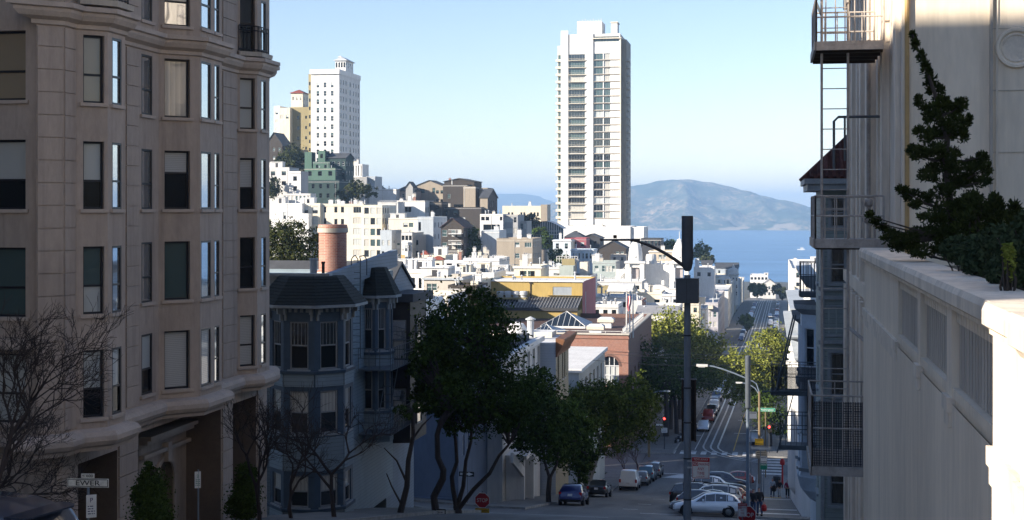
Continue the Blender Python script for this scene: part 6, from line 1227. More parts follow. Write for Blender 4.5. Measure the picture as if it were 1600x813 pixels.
q = MB(); q.tube([(2.3, 31, -1.3), (2.2, 31.2, -3.6), (2.35, 31.3, -6)], .02, 'bronze', 6); q.tube([(1.85, 33, -2.75), (2.5, 30.4, -3.2)], .04, 'iron_beige', 6); shift_local(q.build('cable', be), be)
# ribbed plinth below the terrace level
q = MB(); q.box(2.5, 2.598, 28.95, 46.4, -14, -2.31, 'beige_trim')
for i in range(14): y = 29.3 + i * 1.24; q.box(2.40 if i % 3 else 2.34, 2.499, y, y + .55, -14, -2.4, 'beige_trim')
shift_local(q.build('ribbed_plinth', be), be)
# ---- grey-green house with red tiled bay roof
rt = thing('tiled_bay_house', 'grey-green house with narrow bay under a red tiled roof, behind the iron ladder', HO, (1.75, 48, -12))
w = MB(); S_h = [(.33, .82, -2.5, -1.25), (.33, .82, -6.3, -4.85), (.33, .82, -10, -8.5), (.35, .8, -.6, .35)]
w.wall((1.75, 48), (1, 0), 1.6, -14, .62, S_h, 'grey_green_siding', .1); w.wall((1.75, 52.5), (0, -1), 4.5, -14, .62, [(1.6, 2.6, z, z + 1.4) for z in (-2.6, -6.3, -10)], 'grey_green_siding', .1); w.poly([(1.75, 52.5, -14), (1.75, 52.5, .62), (3.35, 52.5, .62), (3.35, 52.5, -14)], 'grey_green_siding'); w.box(2.7, 14, 48.2, 60, -14, .6, 'grey_green')
shift_local(w.build('wall', rt), rt)
w = MB()
for z in (-2.75, -3.05, -4.55, -6.55, -8.2): w.box(1.68, 3.3, 47.9, 47.997, z, z + .12, 'pale_trim')
for x in (1.76, 2.75): w.box(x, x + .12, 47.93, 47.997, -13, .6, 'pale_trim')
w.box(1.95, 2.75, 47.96, 47.997, -4.3, -4.24, 'pale_trim'); w.box(1.95, 2.75, 47.96, 47.997, -3.3, -3.24, 'pale_trim')
for x in (2.0, 2.25, 2.55): w.box(x, x + .05, 47.955, 47.996, -4.2, -3.35, 'grey_green')
shift_local(w.build('moulding', rt), rt)
for a, b_, c, d in S_h: put('window', window_mesh(b_ - a, d - c, 'glass', 'glass', 'frame_grey', .5, .1, .05, 0, 'pale_trim', 'pale_trim'), rt, ((a + b_) / 2, 0, c + 12))
for z in (-2.6, -6.3, -10): put('window', window_mesh(1.0, 1.4, 'glass_mirror', 'glass', 'frame_grey', .5, .1, .05, 0, 'pale_trim'), rt, (0, 52.5 - 2.1 - 48, z + 12), -math.pi / 2)
w = MB(); ze = .62; A4 = [(1.2, 47.4), (3.9, 47.4), (3.9, 53.1), (1.2, 53.1)]; T4 = [(3.0, 48.9), (3.9, 48.9), (3.9, 51.6), (3.0, 51.6)]; zr_ = 2.75
w.prism([(1.3, 47.5), (3.9, 47.5), (3.9, 53), (1.3, 53)], ze + .003, ze + .22, 'pale_trim'); w.prism(A4, ze + .223, ze + .4, 'pale_trim'); w.loft([(*p, ze + .403) for p in A4], [(*p, zr_) for p in T4], 'red_tile'); w.poly([(*p, zr_) for p in T4], 'red_tile')
for i in range(12):                                                      # rolled tile courses on the two visible slopes
    u = i / 11; a = Vector((1.2 + 2.7 * u, 47.38, ze + .43)); t_ = min(1, (a.x - 1.2) / 1.8); b_ = Vector((a.x, 47.4 + 1.5 * t_, ze + .43 + (zr_ - ze - .4) * t_)); 
    if t_ > .02: w.tube([a, b_], .075, 'red_tile', 6)
for i in range(20):
    y = 47.5 + 5.5 * i / 19; t_ = min(1, (y - 47.4) / 1.5, (53.1 - y) / 1.5); w.tube([(1.18, y, ze + .43), (1.2 + 1.8 * t_, y, ze + .43 + (zr_ - ze - .4) * t_)], .075, 'red_tile', 6)
shift_local(w.build('roof', rt), rt)
# ---- ice-blue house with stacked round bays
ib = thing('ice_blue_house', 'pale blue house with stacked bays, curved bay foot and dark iron balconies on the right', HO, (2.1, 62, -14))
w = MB(); w.box(2.1, 14, 60.1, 71.4, -17, -3.4, 'ice_siding'); shift_local(w.build('wall', ib), ib)
for (y0, y1, z0, z1) in ((61.5, 64.8, -11.4, -4.6), (66.2, 69.8, -12.2, -5.4)):
    q = MB(); c4 = [(2.098, y0), (1.45, y0 + .5), (1.45, y1 - .5), (2.098, y1)]; hs = [(.12, .7, z1 - 2.3 - 2.9 * j, z1 - .6 - 2.9 * j) for j in range(2)]
    for A, B_ in ((c4[1], c4[0]), (c4[2], c4[1]), (c4[3], c4[2])):
        L = math.hypot(B_[0] - A[0], B_[1] - A[1]); U = ((B_[0] - A[0]) / L, (B_[1] - A[1]) / L); h2 = [(L / 2 - L * .3, L / 2 + L * .3, a, b_) for _, _, a, b_ in hs]; q.wall(A, U, L, z0, z1, h2, 'ice', .1)
        for a, b_, c, d in h2: put('window', window_mesh(b_ - a, d - c, 'glass', 'glass', 'frame_white', .5, .1, .05, 0, 'pale_trim'), ib, (A[0] + U[0] * (a + b_) / 2 - 2.1, A[1] + U[1] * (a + b_) / 2 - 62, c + 14), math.atan2(U[1], U[0]))
    P2 = lambda o_, z: [(2.098, y0 - o_, z), (1.45 - o_, y0 + .5 - o_ * .6, z), (1.45 - o_, y1 - .5 + o_ * .6, z), (2.098, y1 + o_, z)][::-1]
    q.loft(P2(0, z1), P2(.3, z1 + .25), 'pale_trim'); q.loft(P2(.3, z1 + .25), P2(.32, z1 + .45), 'pale_trim'); q.poly(P2(.32, z1 + .45), 'r_slate'); mid = z1 - 2.95
    q.loft(P2(.12, mid), P2(.12, mid + .2), 'pale_trim'); q.poly(P2(.12, mid + .2), 'pale_trim')
    for a, b_ in (((0, 0), (.1, -.3)), ((.1, -.3), (-.05, -.9)), ((-.05, -.9), (-.35, -1.3)), ((-.35, -1.3), (-.6, -1.45))): q.loft(P2(b_[0], z0 + b_[1]), P2(a[0], z0 + a[1]), 'ice')
    q.loft(P2(.12, z0 - .05), P2(.14, z0 + .1), 'pale_trim'); shift_local(q.build('bay', ib), ib)
w = MB(); sweep(w, [(2.1, 71.4), (2.1, 60.0)], [(.003, -3.5), (.5, -3.3), (.7, -3.0), (.7, -2.85), (.003, -2.8)], 'pale_trim'); shift_local(w.build('cornice', ib), ib)
for j, (y0, y1, xa, z, mesh) in enumerate(((58.6, 60.0, xat(1251, 58.6), at(1260, 458, 58.6).z, False), (60.2, 61.3, xat(1206, 60.2), at(1220, 612, 60.2).z, True), (60.2, 61.3, xat(1219, 60.2), at(1230, 697, 60.2).z, False))):
    shift_local(landing(z, xa, 2.098, y0, y1, mesh, (1.25, 1.15, 1.3)[j], 'iron_grey').build('fire_escape_landing', ib), ib)
a, b_ = at(1212, 612, 60.1), at(1240, 492, 60.1); q = MB()
for o_ in (0, .1): q.tube([a + Vector((o_, o_ * 3, 0)), b_ + Vector((o_, o_ * 3, 0))], .035, 'iron_grey', 6)
q.tube([at(1214, 708, 60.15), at(1241, 612, 60.15)], .025, 'iron_grey', 6); q.tube([at(1190, 612, 60.1), at(1252, 612, 60.1)], .03, 'iron_grey', 6); shift_local(q.build('drop_ladder', ib), ib)
# ---- houses past the first crossing, right
lc = thing('cornice_house', 'white corner house with layered dark-soffited cornices past the crossing on the right', HO, (2.1, 89, -20))
w = MB(); w.box(2.1, 14, 89, 108, -26, -7.2, 'w_white'); shift_local(w.build('wall', lc), lc)
for z, o_, y0 in ((-6.3, .75, 88.6), (-7.9, .95, 88.2), (-9.3, .5, 88.8)):
    q = MB(); sweep(q, [(2.1, 108), (2.1, y0), (12, y0)], [(-.3, z - .55), (.05, z - .55), (.15, z - .4), (o_ * .9, z - .12), (o_, z), (o_, z + .12), (-.3, z + .16)], 'w_greyblue'); shift_local(q.build('cornice', lc), lc)
for y in (92, 97, 102): put('window', window_mesh(1.1, 1.9, 'glass', 'glass', 'frame_white', .5, -.03, .06, 0, None, 'w_white'), lc, (-.0, y - 89, 5.2), -math.pi / 2); put('window', window_mesh(1.1, 1.9, 'glass', 'glass', 'frame_white', .5, -.03, .06, 0, None, 'w_white'), lc, (0, y - 89, 8.4), -math.pi / 2)
cw = thing('column_house', 'white row house with tall rounded white bay beside the people on the sidewalk', HO, (2.1, 110, -24))
w = MB(); w.box(2.1, 14, 108.1, 134, -32, -12.5, 'w_white'); shift_local(w.build('wall', cw), cw)
for y in (111, 119, 127):
    q = MB(); q.lathe([(.1, -5.2), (.3, -4.9), (.4, -4.6), (.4, 6), (.55, 6.1), (.55, 6.4), (.2, 6.5)], (2.15, y, S(y) + 6.2), 'w_white', 18); shift_local(q.build('round_bay', cw), cw)
# ================================================================ VEHICLES
CARS = {  # stations: x from nose, z belt, z top, half width; cabin = indices with glass
    'hatchback': dict(L=4.3, st=[(0, .52, .60, .62), (.12, .60, .72, .78), (.6, .74, .84, .86), (1.25, .84, .95, .88), (2.0, .90, 1.38, .88), (2.6, .92, 1.47, .88), (3.3, .94, 1.44, .88), (3.75, .96, 1.32, .87), (4.12, .92, .98, .82), (4.3, .62, .70, .74)], g=(3, 8), wb=(.82, 3.42)),
    'sedan': dict(L=4.6, st=[(0, .50, .58, .62), (.12, .58, .70, .78), (.7, .72, .82, .87), (1.45, .84, .94, .88), (2.15, .90, 1.36, .88), (2.75, .91, 1.44, .88), (3.3, .92, 1.38, .88), (3.95, .95, 1.03, .87), (4.48, .90, .96, .82), (4.6, .62, .70, .74)], g=(3, 7), wb=(.9, 3.65)),
    'suv': dict(L=4.7, st=[(0, .62, .72, .68), (.12, .72, .88, .82), (.7, .92, 1.02, .92), (1.35, 1.02, 1.12, .93), (1.95, 1.06, 1.60, .93), (2.6, 1.08, 1.74, .93), (3.7, 1.10, 1.72, .92), (4.3, 1.10, 1.60, .90), (4.62, 1.02, 1.12, .86), (4.7, .70, .80, .80)], g=(3, 8), wb=(.9, 3.75)),
    'van': dict(L=4.6, st=[(0, .62, .74, .70), (.1, .72, .9, .84), (.55, .98, 1.08, .90), (1.05, 1.08, 1.2, .91), (1.6, 1.12, 1.78, .91), (2.1, 1.12, 1.96, .91), (3.4, 1.12, 2.0, .91), (4.4, 1.12, 1.98, .90), (4.56, 1.05, 1.90, .89), (4.6, .7, .9, .86)], g=(3, 5), wb=(.85, 3.65)),
    'pickup': dict(L=5.3, st=[(0, .70, .80, .74), (.12, .80, .98, .90), (.8, 1.0, 1.1, .96), (1.5, 1.08, 1.18, .97), (2.1, 1.12, 1.68, .97), (2.7, 1.14, 1.82, .97), (3.4, 1.14, 1.76, .97), (3.55, 1.12, 1.18, .97), (5.2, 1.12, 1.16, .96), (5.3, .72, .8, .92)], g=(3, 7), wb=(.98, 4.15)),
}
PROTO = {}
def car_proto(kind, colour, rack=False):
    key = (kind, colour, rack)
    if key in PROTO: return PROTO[key]
    D = CARS[kind]; st = D['st']; mat = 'car_' + colour; m = MB(); L = D['L']; zb = .24
    def sec(i):
        x, zbelt, zt, w = st[i]; cab = D['g'][0] < i < D['g'][1] or (i in D['g'] and False); x0 = x - L / 2
        tw = w * (.78 if zt - zbelt > .2 else .88); dz = .0 if cab else 0
        half = [(w * .80, zb if 0 < i < len(st) - 1 else zb + .12), (w * .97, zb + .14), (w, zbelt * .62), (w * .985, zbelt - .05), (w * .955, zbelt), (tw, zt - (.07 if zt - zbelt > .2 else .035)), (tw * .82, zt)]
        return [(x0, -y, z) for y, z in half] + [(x0, 0, zt + .02)] + [(x0, y, z) for y, z in reversed(half)]
    S_ = [sec(i) for i in range(len(st))]; i0 = len(m.v); n = len(S_[0])
    for s_ in S_: m.v += s_
    k = m.mi(mat)
    for i in range(len(st) - 1):
        for a in range(n - 1): m.f.append((i0 + i * n + a, i0 + i * n + a + 1, i0 + (i + 1) * n + a + 1, i0 + (i + 1) * n + a)[::-1]); m.m.append(k)
        m.f.append((i0 + i * n, i0 + (i + 1) * n, i0 + (i + 1) * n + n - 1, i0 + i * n + n - 1)[::-1]); m.m.append(m.mi('under'))
    m.f.append(tuple(i0 + a for a in range(n))); m.m.append(k); m.f.append(tuple(i0 + (len(st) - 1) * n + a for a in reversed(range(n)))); m.m.append(k)
    body = m.mesh(kind + '_body', True)
    try: body.set_sharp_from_angle(angle=R(38))
    except Exception: pass
    root = bpy.data.objects.new(kind, None)
    parts = []
    def part(name, me, loc=(0, 0, 0), par=None):
        o = bpy.data.objects.new(name, me); o.location = loc; o.parent = par or root; parts.append(o); return o
    part('body', body)
    g = MB(); a0, a1 = D['g']
    V = lambda i, j: Vector(S_[i][j])
    off = .006
    def pane(p, nn): g.poly([Vector(q) + Vector(nn) * off for q in p], 'glass')
    for sg, j0, j1 in ((-1, 4, 5), (1, n - 5, n - 6)):                     # side glass, one band per flank
        g = MB()
        for q in range(a0, a1):
            lo0, lo1, hi0, hi1 = V(q, j0), V(q + 1, j0), V(q, j1), V(q + 1, j1)
            if kind == 'van' and q > a0 + 1: continue
            A = lo0.lerp(lo1, .025); B_ = lo0.lerp(lo1, .975); C = hi1.lerp(hi0, .025); Dd = hi0.lerp(hi1, .025)
            if st[q][2] - st[q][1] < .2: A = lo0.lerp(lo1, .18); Dd = hi0.lerp(hi1, .86)
            if st[q + 1][2] - st[q + 1][1] < .2: B_ = lo0.lerp(lo1, .7); C = hi0.lerp(hi1, .22)
            A, B_, C, Dd = [A.lerp(Dd, .03), B_.lerp(C, .03), C.lerp(B_, .05), Dd.lerp(A, .05)]
            P = [A, B_, C, Dd]; pane(P if sg < 0 else P[::-1], (0, sg, .25))
        part('side_window', g.mesh('side_window'))
    for nm, q0, q1, dx in (('windshield', a0, a0 + 1, -1), ('rear_window', a1 - 1, a1, 1)):
        g = MB()
        if kind == 'van' and dx > 0: q0, q1 = len(st) - 3, len(st) - 2
        P = [V(q0, 5), V(q0, n - 6), V(q1, n - 6), V(q1, 5)]; c0 = sum(P, Vector()) / 4; P = [c0 + (p - c0) * .92 for p in P]; nn = (P[1] - P[0]).cross(P[2] - P[1]).normalized(); nn = nn if nn.z > 0 else -nn
        if kind == 'van' and dx > 0: continue
        g.poly([p + nn * .012 for p in P], 'glass'); part(nm, g.mesh(nm))
    wr = .31 if kind in ('hatchback', 'sedan') else .36
    wm = MB(); wm.lathe([(wr * .6, -.10), (wr * .96, -.10), (wr, -.06), (wr, .06), (wr * .96, .10), (wr * .6, .10)], (0, 0, 0), 'tyre', 20); rm = MB(); rm.lathe([(.04, .0), (wr * .62, .0), (wr * .62, .03), (wr * .2, .045)], (0, 0, 0), 'rim', 12)
    for s_ in range(5): a = s_ * 2 * math.pi / 5; rm.obox((wr * .36 * math.cos(a), wr * .36 * math.sin(a), .04), (wr * .27 * math.cos(a), wr * .27 * math.sin(a), 0), (-.03 * math.sin(a), .03 * math.cos(a), 0), (0, 0, .015), 'rim')
    wme, rme = wm.mesh('wheel'), rm.mesh('rim'); hw = max(s_[3] for s_ in st); ar = MB(); ar.lathe([(.02, 0), (wr + .07, 0), (wr + .07, .02), (.02, .02)], (0, 0, 0), 'under', 20); ame = ar.mesh('wheel_arch')
    for x in D['wb']:
        for sg in (-1, 1):
            o = part('wheel_arch', ame, (x - L / 2, sg * (hw - .025), wr + .02)); o.rotation_euler = (-sg * math.pi / 2, 0, 0)
            o = part('wheel', wme, (x - L / 2, sg * (hw - .09), wr)); o.rotation_euler = (-sg * math.pi / 2, 0, 0); r_ = part('rim', rme, (0, 0, .085), o)
    hl = MB(); hl.obox((0, 0, 0), (.07, 0, 0), (0, .15, 0), (0, 0, .06), 'lamp_clear'); hme = hl.mesh('headlight'); tl_ = MB(); tl_.obox((0, 0, 0), (.05, 0, 0), (0, .09, 0), (0, 0, .1 if kind != 'van' else .16), 'lamp_red'); tme = tl_.mesh('taillight')
    for sg in (-1, 1):
        part('headlight', hme, (st[1][0] - L / 2 - .0, sg * (st[1][3] - .17), st[1][2] - .13)); part('taillight', tme, (st[-2][0] - L / 2 + .06, sg * (st[-2][3] - .10), st[-2][1] - .10))
    pl_m = MB(); pl_m.box(-.006, .006, -.16, .16, -.08, .08, 'plate'); pme = pl_m.mesh('licence_plate'); part('licence_plate', pme, (L / 2 + .012, 0, .72)); part('licence_plate', pme, (-L / 2 - .012, 0, .42))
    bp = MB(); bp.box(-L / 2 - .02, -L / 2 + .12, -st[1][3] * .85, st[1][3] * .85, .3, .36, 'under'); bp.box(L / 2 - .15, L / 2 + .015, -st[-1][3], st[-1][3], .30, .42, 'under'); part('bumper_trim', bp.mesh('bumper_trim'))
    mr = MB(); mr.obox((0, 0, 0), (.06, 0, 0), (0, .09, 0), (0, 0, .07), mat); mme = mr.mesh('mirror')
    for sg in (-1, 1): part('mirror', mme, (st[4][0] - L / 2 - .12, sg * (hw + .06), st[4][1] + .08))
    if rack:
        rk = MB(); zt = max(s_[2] for s_ in st)
        for sg in (-1, 1): rk.tube([(-.5, sg * .62, zt - .02), (-.4, sg * .62, zt + .06), (1.3, sg * .62, zt + .05), (1.4, sg * .62, zt - .06)], .025, 'under', 6)
        for x in (0, .9): rk.tube([(x, -.62, zt + .06), (x, .62, zt + .06)], .02, 'under', 6)
        part('roof_rack', rk.mesh('roof_rack'))
    PROTO[key] = (root, parts); return PROTO[key]
def car(kind, colour, label, X, Y, heading, group=None, name=None, rack=False, parts_on=True):
    """heading 0 = nose towards +Y (down the street), angles counter-clockwise"""
    root, parts = car_proto(kind, colour, rack); r = root.copy(); r.name = name or {'van': 'parked_van', 'pickup': 'pickup_truck', 'suv': 'parked_suv'}.get(kind, 'parked_car'); COL.objects.link(r); mp = {root: r}
    for p in parts: c = p.copy(); COL.objects.link(c); c.parent = mp[p.parent]; mp[p] = c
    z = G(X, Y); hv = Vector((-math.sin(heading), math.cos(heading))); L = CARS[kind]['L'] * .35
    zf, zr = G(X + hv.x * L, Y + hv.y * L), G(X - hv.x * L, Y - hv.y * L); sv = Vector((hv.y, -hv.x)); zl, zr2 = G(X - sv.x, Y - sv.y), G(X + sv.x, Y + sv.y)
    fw = Vector((hv.x * 2 * L, hv.y * 2 * L, zf - zr)).normalized(); rt_ = Vector((sv.x * 2, sv.y * 2, zr2 - zl)).normalized(); up = rt_.cross(fw).normalized(); rt_ = fw.cross(up)
    mtx = Matrix((-fw, rt_, up)).transposed()      # car's local nose is -x
    r.location = (X, Y, (zf + zr) / 2 + .008); r.rotation_euler = mtx.to_euler(); return tag(r, label, {'van': 'van', 'pickup': 'pickup truck', 'suv': 'SUV'}.get(kind, 'car'), group)
# row of cars nosed across the kerb on the right
GP = 'cars parked side-on along the right kerb'
NL, NR = R(90), R(-90)
xc = lambda k: -1.25 - CARS[k]['L'] / 2
row = [('hatchback', 'white', 87, NL, 'white hatchback nearest the red stop sign, first of the side-on row', 0), ('sedan', 'grey', 90, NL, 'dark grey sedan right behind the white hatchback', 0), ('hatchback', 'navy', 93, NR, 'navy hatchback third in the side-on row', 0), ('sedan', 'black', 96, NL, 'black sedan fourth in the side-on row', 0),
       ('suv', 'silver', 99.5, NL, 'pale silver SUV with long dark side window, fifth in the side-on row', 1), ('suv', 'black', 103.5, NR, 'black SUV with roof rack and its red tail to the street', 1), ('sedan', 'grey', 107, NR, 'low grey sedan just past the black roof-rack SUV', 0), ('hatchback', 'darkred', 110, NL, 'dark red hatchback half hidden in the side-on row', 0),
       ('sedan', 'silver', 113.5, NL, 'silver sedan in the middle of the side-on row', 0), ('sedan', 'white', 118, NR, 'white sedan with sun-glinting windshield in the side-on row', 0), ('hatchback', 'black', 121.5, NL, 'black hatchback just past the white sedan', 0), ('sedan', 'teal', 125, NL, 'blue-green sedan nearly hidden by cars in front', 0), ('sedan', 'grey', 128.5, NR, 'grey sedan nearly hidden before the white SUV', 0),
       ('suv', 'white', 137, NR, 'big white SUV with dark tailgate glass near the far end of the side-on row', 1), ('suv', 'navy', 143, NR, 'dark navy SUV past the white one, by the green pole signs', 0), ('hatchback', 'red', 149, NL, 'small red car last in the side-on row', 0)]
for k, c, Y, hd, l, rk in row: car(k, c, l, xc(k) - (0.25 if Y == 87 else .5 * ((Y * 7) % 1.3)) - (1.0 if k == 'suv' and c in ('black', 'white') else 0), Y, hd, GP, rack=bool(rk))
# parallel-parked cars on the left, before the second crossing
for k, c, px, Y, l in (('hatchback', 'blue', 890, 97.5, 'blue hatchback parked at the left kerb beside the street tree'), ('sedan', 'black', 931, 119, 'black car parked just ahead of the blue hatchback'), ('van', 'white', 981, 139, 'white panel van parked at the left kerb'), ('hatchback', 'grey', 999, 145.2, 'dark car with red tail-lamps right ahead of the white van'), ('suv', 'teal', 1008, 150.8, 'blue-grey SUV two places ahead of the white van'), ('suv', 'grey', 1019, 156.5, 'grey SUV parked nearest the crossing on the left')):
    car(k, c, l, xat(px, Y - CARS[k]['L'] / 2), Y, 0, 'cars parked along the left kerb')
for i, (k, c, Y, l) in enumerate((('sedan', 'white', 203, 'white sedan parked first past the second crossing'), ('pickup', 'red', 216, 'red and white pickup truck parked past the second crossing'), ('suv', 'black', 225, 'black SUV parked ahead of the red pickup'), ('suv', 'silver', 233, 'silver SUV parked below the dark ficus trees'), ('sedan', 'grey', 241, 'grey sedan parked below the dark ficus trees'), ('suv', 'navy', 249, 'navy SUV parked below the dark ficus trees'), ('sedan', 'silver', 257, 'silver sedan parked far under the ficus trees'), ('hatchback', 'black', 265, 'black hatchback parked far under the ficus trees'), ('suv', 'white', 273, 'white SUV parked farthest under the ficus trees'))):
    car(k, c, l, KN + sh(Y) + 1.5 + (0.6 if i < 4 else .2), Y, R(180), 'cars parked past the second crossing')
car('sedan', 'white', 'white sedan coming up the street under the sunlit tree', xat(1126, 268), 268, R(180), None, 'moving_car'); car('suv', 'silver', 'silver SUV parked at the right kerb behind the tall grey pole', -1.7, 189, 0, 'cars parked past the second crossing')
g8 = random.Random(4); ks = ['sedan', 'hatchback', 'suv', 'van']; cs = ['white', 'silver', 'grey', 'black', 'navy', 'blue', 'darkred']
for side in (0, 1):
    for i in range(24 if not side else 16):
        Y = (430 if not side else 470) + i * (9 if not side else 11) + g8.uniform(-1, 1); X = sh(Y) + (KN + 1.1 - .8 if not side else KR - 1.0 + .6); k = g8.choice(ks)
        car(k, g8.choice(cs), 'small distant car parked along the %s of the far straight street' % ('left kerb' if not side else 'right kerb'), X, Y, 0 if side else R(180), 'distant cars on the %s kerb' % ('left' if not side else 'right'))
car('sedan', 'silver', 'silver car driving on the far street between the two tracks', xat(1203, 545), 545, R(180), None, 'moving_car'); car('van', 'white', 'white van driving on the far street just above the sunlit tree', xat(1204, 500), 500, R(180), None, 'moving_van')
# dark SUV at the lower left corner, seen from behind
def big_suv():
    X0 = xat(94, 19) - 2.28; Y0 = 19.5; r = car('suv', 'navy', 'dark SUV with roof spoiler and rear window at the lower left corner', X0, Y0, R(78)); r.location.z = at(90, 775, 19).z - 1.90; r.rotation_euler = (0, 0, R(-12))
    sp = MB(); sp.prism([(1.8, -.6), (2.1, -.58), (2.2, -.45), (2.2, .45), (2.1, .58), (1.8, .6)], lambda x, y: 1.625 + (x - 1.8) * .02, lambda x, y: 1.66, 'car_navy'); sp.build('roof_spoiler', r); 
    for o in r.children:
        if o.name.startswith('rear_window'): o.material_slots[0].link = 'OBJECT'; o.material_slots[0].material = M['glass_mirror']
    return r
BS = big_suv()
# ================================================================ PEOPLE
def skinmesh(name, joints, edges, mat, parent=None, sub=2):
    me = bpy.data.meshes.new(name); me.from_pydata([j[0] for j in joints], edges, []); o = bpy.data.objects.new(name, me); COL.objects.link(o)
    o.modifiers.new('s', 'SKIN'); sv = me.skin_vertices
    if not sv:
        bm = bmesh.new(); bm.from_mesh(me); bm.verts.layers.skin.verify(); bm.to_mesh(me); bm.free()
    for v, j in zip(me.skin_vertices[0].data, joints): v.radius = j[1] if hasattr(j[1], '__len__') else (j[1], j[1])
    me.skin_vertices[0].data[0].use_root = True
    s_ = o.modifiers.new('u', 'SUBSURF'); s_.levels = sub; s_.render_levels = sub; bpy.context.view_layer.update()
    m2 = bpy.data.meshes.new_from_object(o.evaluated_get(bpy.context.evaluated_depsgraph_get())); bpy.data.objects.remove(o); m2.materials.clear(); m2.materials.append(M[mat])
    m2.polygons.foreach_set('use_smooth', [True] * len(m2.polygons)); m2.name = name; return put(name, m2, parent)
def person(label, X, Y, rz, top, legs, hair='hair_dark', stride=.22, lean=0, h=1.72, dz=.15, group=None, long_hair=False, arm=(.12, .1), coat=.0):
    r = thing('person', label, 'person', (X, Y, G(X, Y) + dz), rz, group); k = h / 1.72; s = lambda p: (p[0] * k, p[1] * k, p[2] * k); f = stride; ly = -lean
    L = lambda z: ly * max(0, z - .95) / .75     # forward lean grows up the torso (front is -y)
    hip, ch_, nk, hd = (0, 0, .95), (0, L(1.28), 1.28), (0, L(1.47) - .0, 1.47), (0, L(1.6) - .03, 1.60)
    J = [(s(hip), .12), (s((0, L(1.12), 1.12)), .115), (s(ch_), (.15, .12)), (s(nk), .055), (s(hd), (.078, .095)), (s((0, L(1.7) - .02, 1.68)), .07)]
    E = [(0, 1), (1, 2), (2, 3), (3, 4), (4, 5)]
    kn, an, to, hands = [], [], [], []
    for sg in (-1, 1):
        i = len(J); yk = -sg * f * .55 - .04; ya = -sg * f
        J += [(s((sg * .095, 0, .9)), .095), (s((sg * .10, yk, .5)), .062), (s((sg * .10, ya + .03, .1)), .045), (s((sg * .105, ya - .13, .045)), .038)]; E += [(0, i), (i, i + 1), (i + 1, i + 2), (i + 2, i + 3)]; kn.append(i)
        j = len(J); sy = sg * arm[0]; J += [(s((sg * .19, L(1.4), 1.40)), .06), (s((sg * .25, L(1.12) + sy * .4 + .03, 1.13)), .045), (s((sg * .25, L(.95) + sy - .06, .90)), .034), (s((sg * .25, L(.9) + sy - .1, .82)), .04)]; E += [(2, j), (j, j + 1), (j + 1, j + 2), (j + 2, j + 3)]; hands.append(s((sg * .25, L(.9) + sy - .1, .82)))
    skinmesh('body', J, E, 'skin', r)
    J2 = [(s((0, 0, .93 - coat)), (.155, .14)), (s((0, L(1.12), 1.12)), .145), (s((0, L(1.3), 1.30)), (.175, .145)), (s((0, L(1.42), 1.43)), .1)]; E2 = [(0, 1), (1, 2), (2, 3)]
    for sg in (-1, 1): j = len(J2); sy = sg * arm[0]; J2 += [(s((sg * .19, L(1.4), 1.39)), .078), (s((sg * .255, L(1.12) + sy * .4 + .03, 1.13)), .062), (s((sg * .255, L(.95) + sy - .05, .91)), .05)]; E2 += [(2, j), (j, j + 1), (j + 1, j + 2)]
    skinmesh('jacket', J2, E2, top, r)
    J3 = [(s((0, 0, .98)), (.14, .125))]; E3 = []
    for sg in (-1, 1): j = len(J3); yk = -sg * f * .55 - .04; ya = -sg * f; J3 += [(s((sg * .095, 0, .86)), .108), (s((sg * .10, yk, .5)), .078), (s((sg * .10, ya + .03, .13)), .064)]; E3 += [(0, j), (j, j + 1), (j + 1, j + 2)]
    skinmesh('trousers', J3, E3, legs, r)
    skinmesh('hair', [(s((0, L(1.66) + .015, 1.655)), (.088, .1)), (s((0, L(1.72), 1.70)), .075)] + ([(s((0, L(1.5) + .07, 1.5)), .07)] if long_hair else []), [(0, 1)] + ([(0, 2)] if long_hair else []), hair, r)
    fa = MB(); hx, hy, hz_ = s(hd)
    for sg in (-1, 1): fa.lathe([(.002, -.004), (.011, 0), (.002, .004)], (hx + sg * .03, hy - .093, hz_ + .015), 'under', 6)
    fa.box(hx - .024, hx + .024, hy - .096, hy - .085, hz_ - .05, hz_ - .04, 'lamp_red'); fa.box(hx - .012, hx + .012, hy - .112, hy - .09, hz_ - .025, hz_ + .0, 'skin'); fa.build('face', r)
    sh2 = MB()
    for sg in (-1, 1): ya = -sg * f; sh2.lathe([(.06 * k, -.02 * k), (.062 * k, .03 * k), (.045 * k, .08 * k)], s((sg * .1, ya, .03)), 'cloth_black', 8); sh2.box((sg * .1 - .045) * k, (sg * .1 + .045) * k, (ya - .18) * k, (ya + .03) * k, 0, .06 * k, 'cloth_black')
    sh2.build('shoes', r); return r, hands
def pp(px, Y): return xat(px, Y)
PG = 'people on the right sidewalk'
person('person in pale blue shirt and jeans carrying a dark jacket, leftmost of three walking abreast', pp(1207, 133), 133, R(8), 'cloth_paleblue', 'cloth_denim', stride=.2, h=1.78, group=PG)
bg_ = MB(); p = Vector((pp(1209.5, 132.8), 132.75, G(0, 132.8) + 1.0)); bg_.lathe([(.05, -.3), (.2, -.22), (.22, 0), (.16, .22), (.05, .3)], tuple(p), 'cloth_dark', 10); tag(bg_.build('jacket_bundle'), 'dark jacket bundle held by the person in the pale blue shirt', 'jacket')
person('person in black top and white trousers, middle of three walking abreast', pp(1218, 134), 134, R(-5), 'cloth_black', 'cloth_white', stride=.25, h=1.68, group=PG, long_hair=True)
person('person in crimson hooded jacket and dark trousers, rightmost of three walking abreast', pp(1230.5, 134), 134, R(4), 'cloth_crimson', 'cloth_black', stride=.2, h=1.68, group=PG, hair='cloth_crimson')
m_, hands = person('person in dark jacket leaning forward with a red carrier bag, beside the white hatchback', pp(1187, 87), 87, R(200), 'cloth_dark', 'cloth_denim', stride=.1, lean=.16, h=1.72, coat=.18)
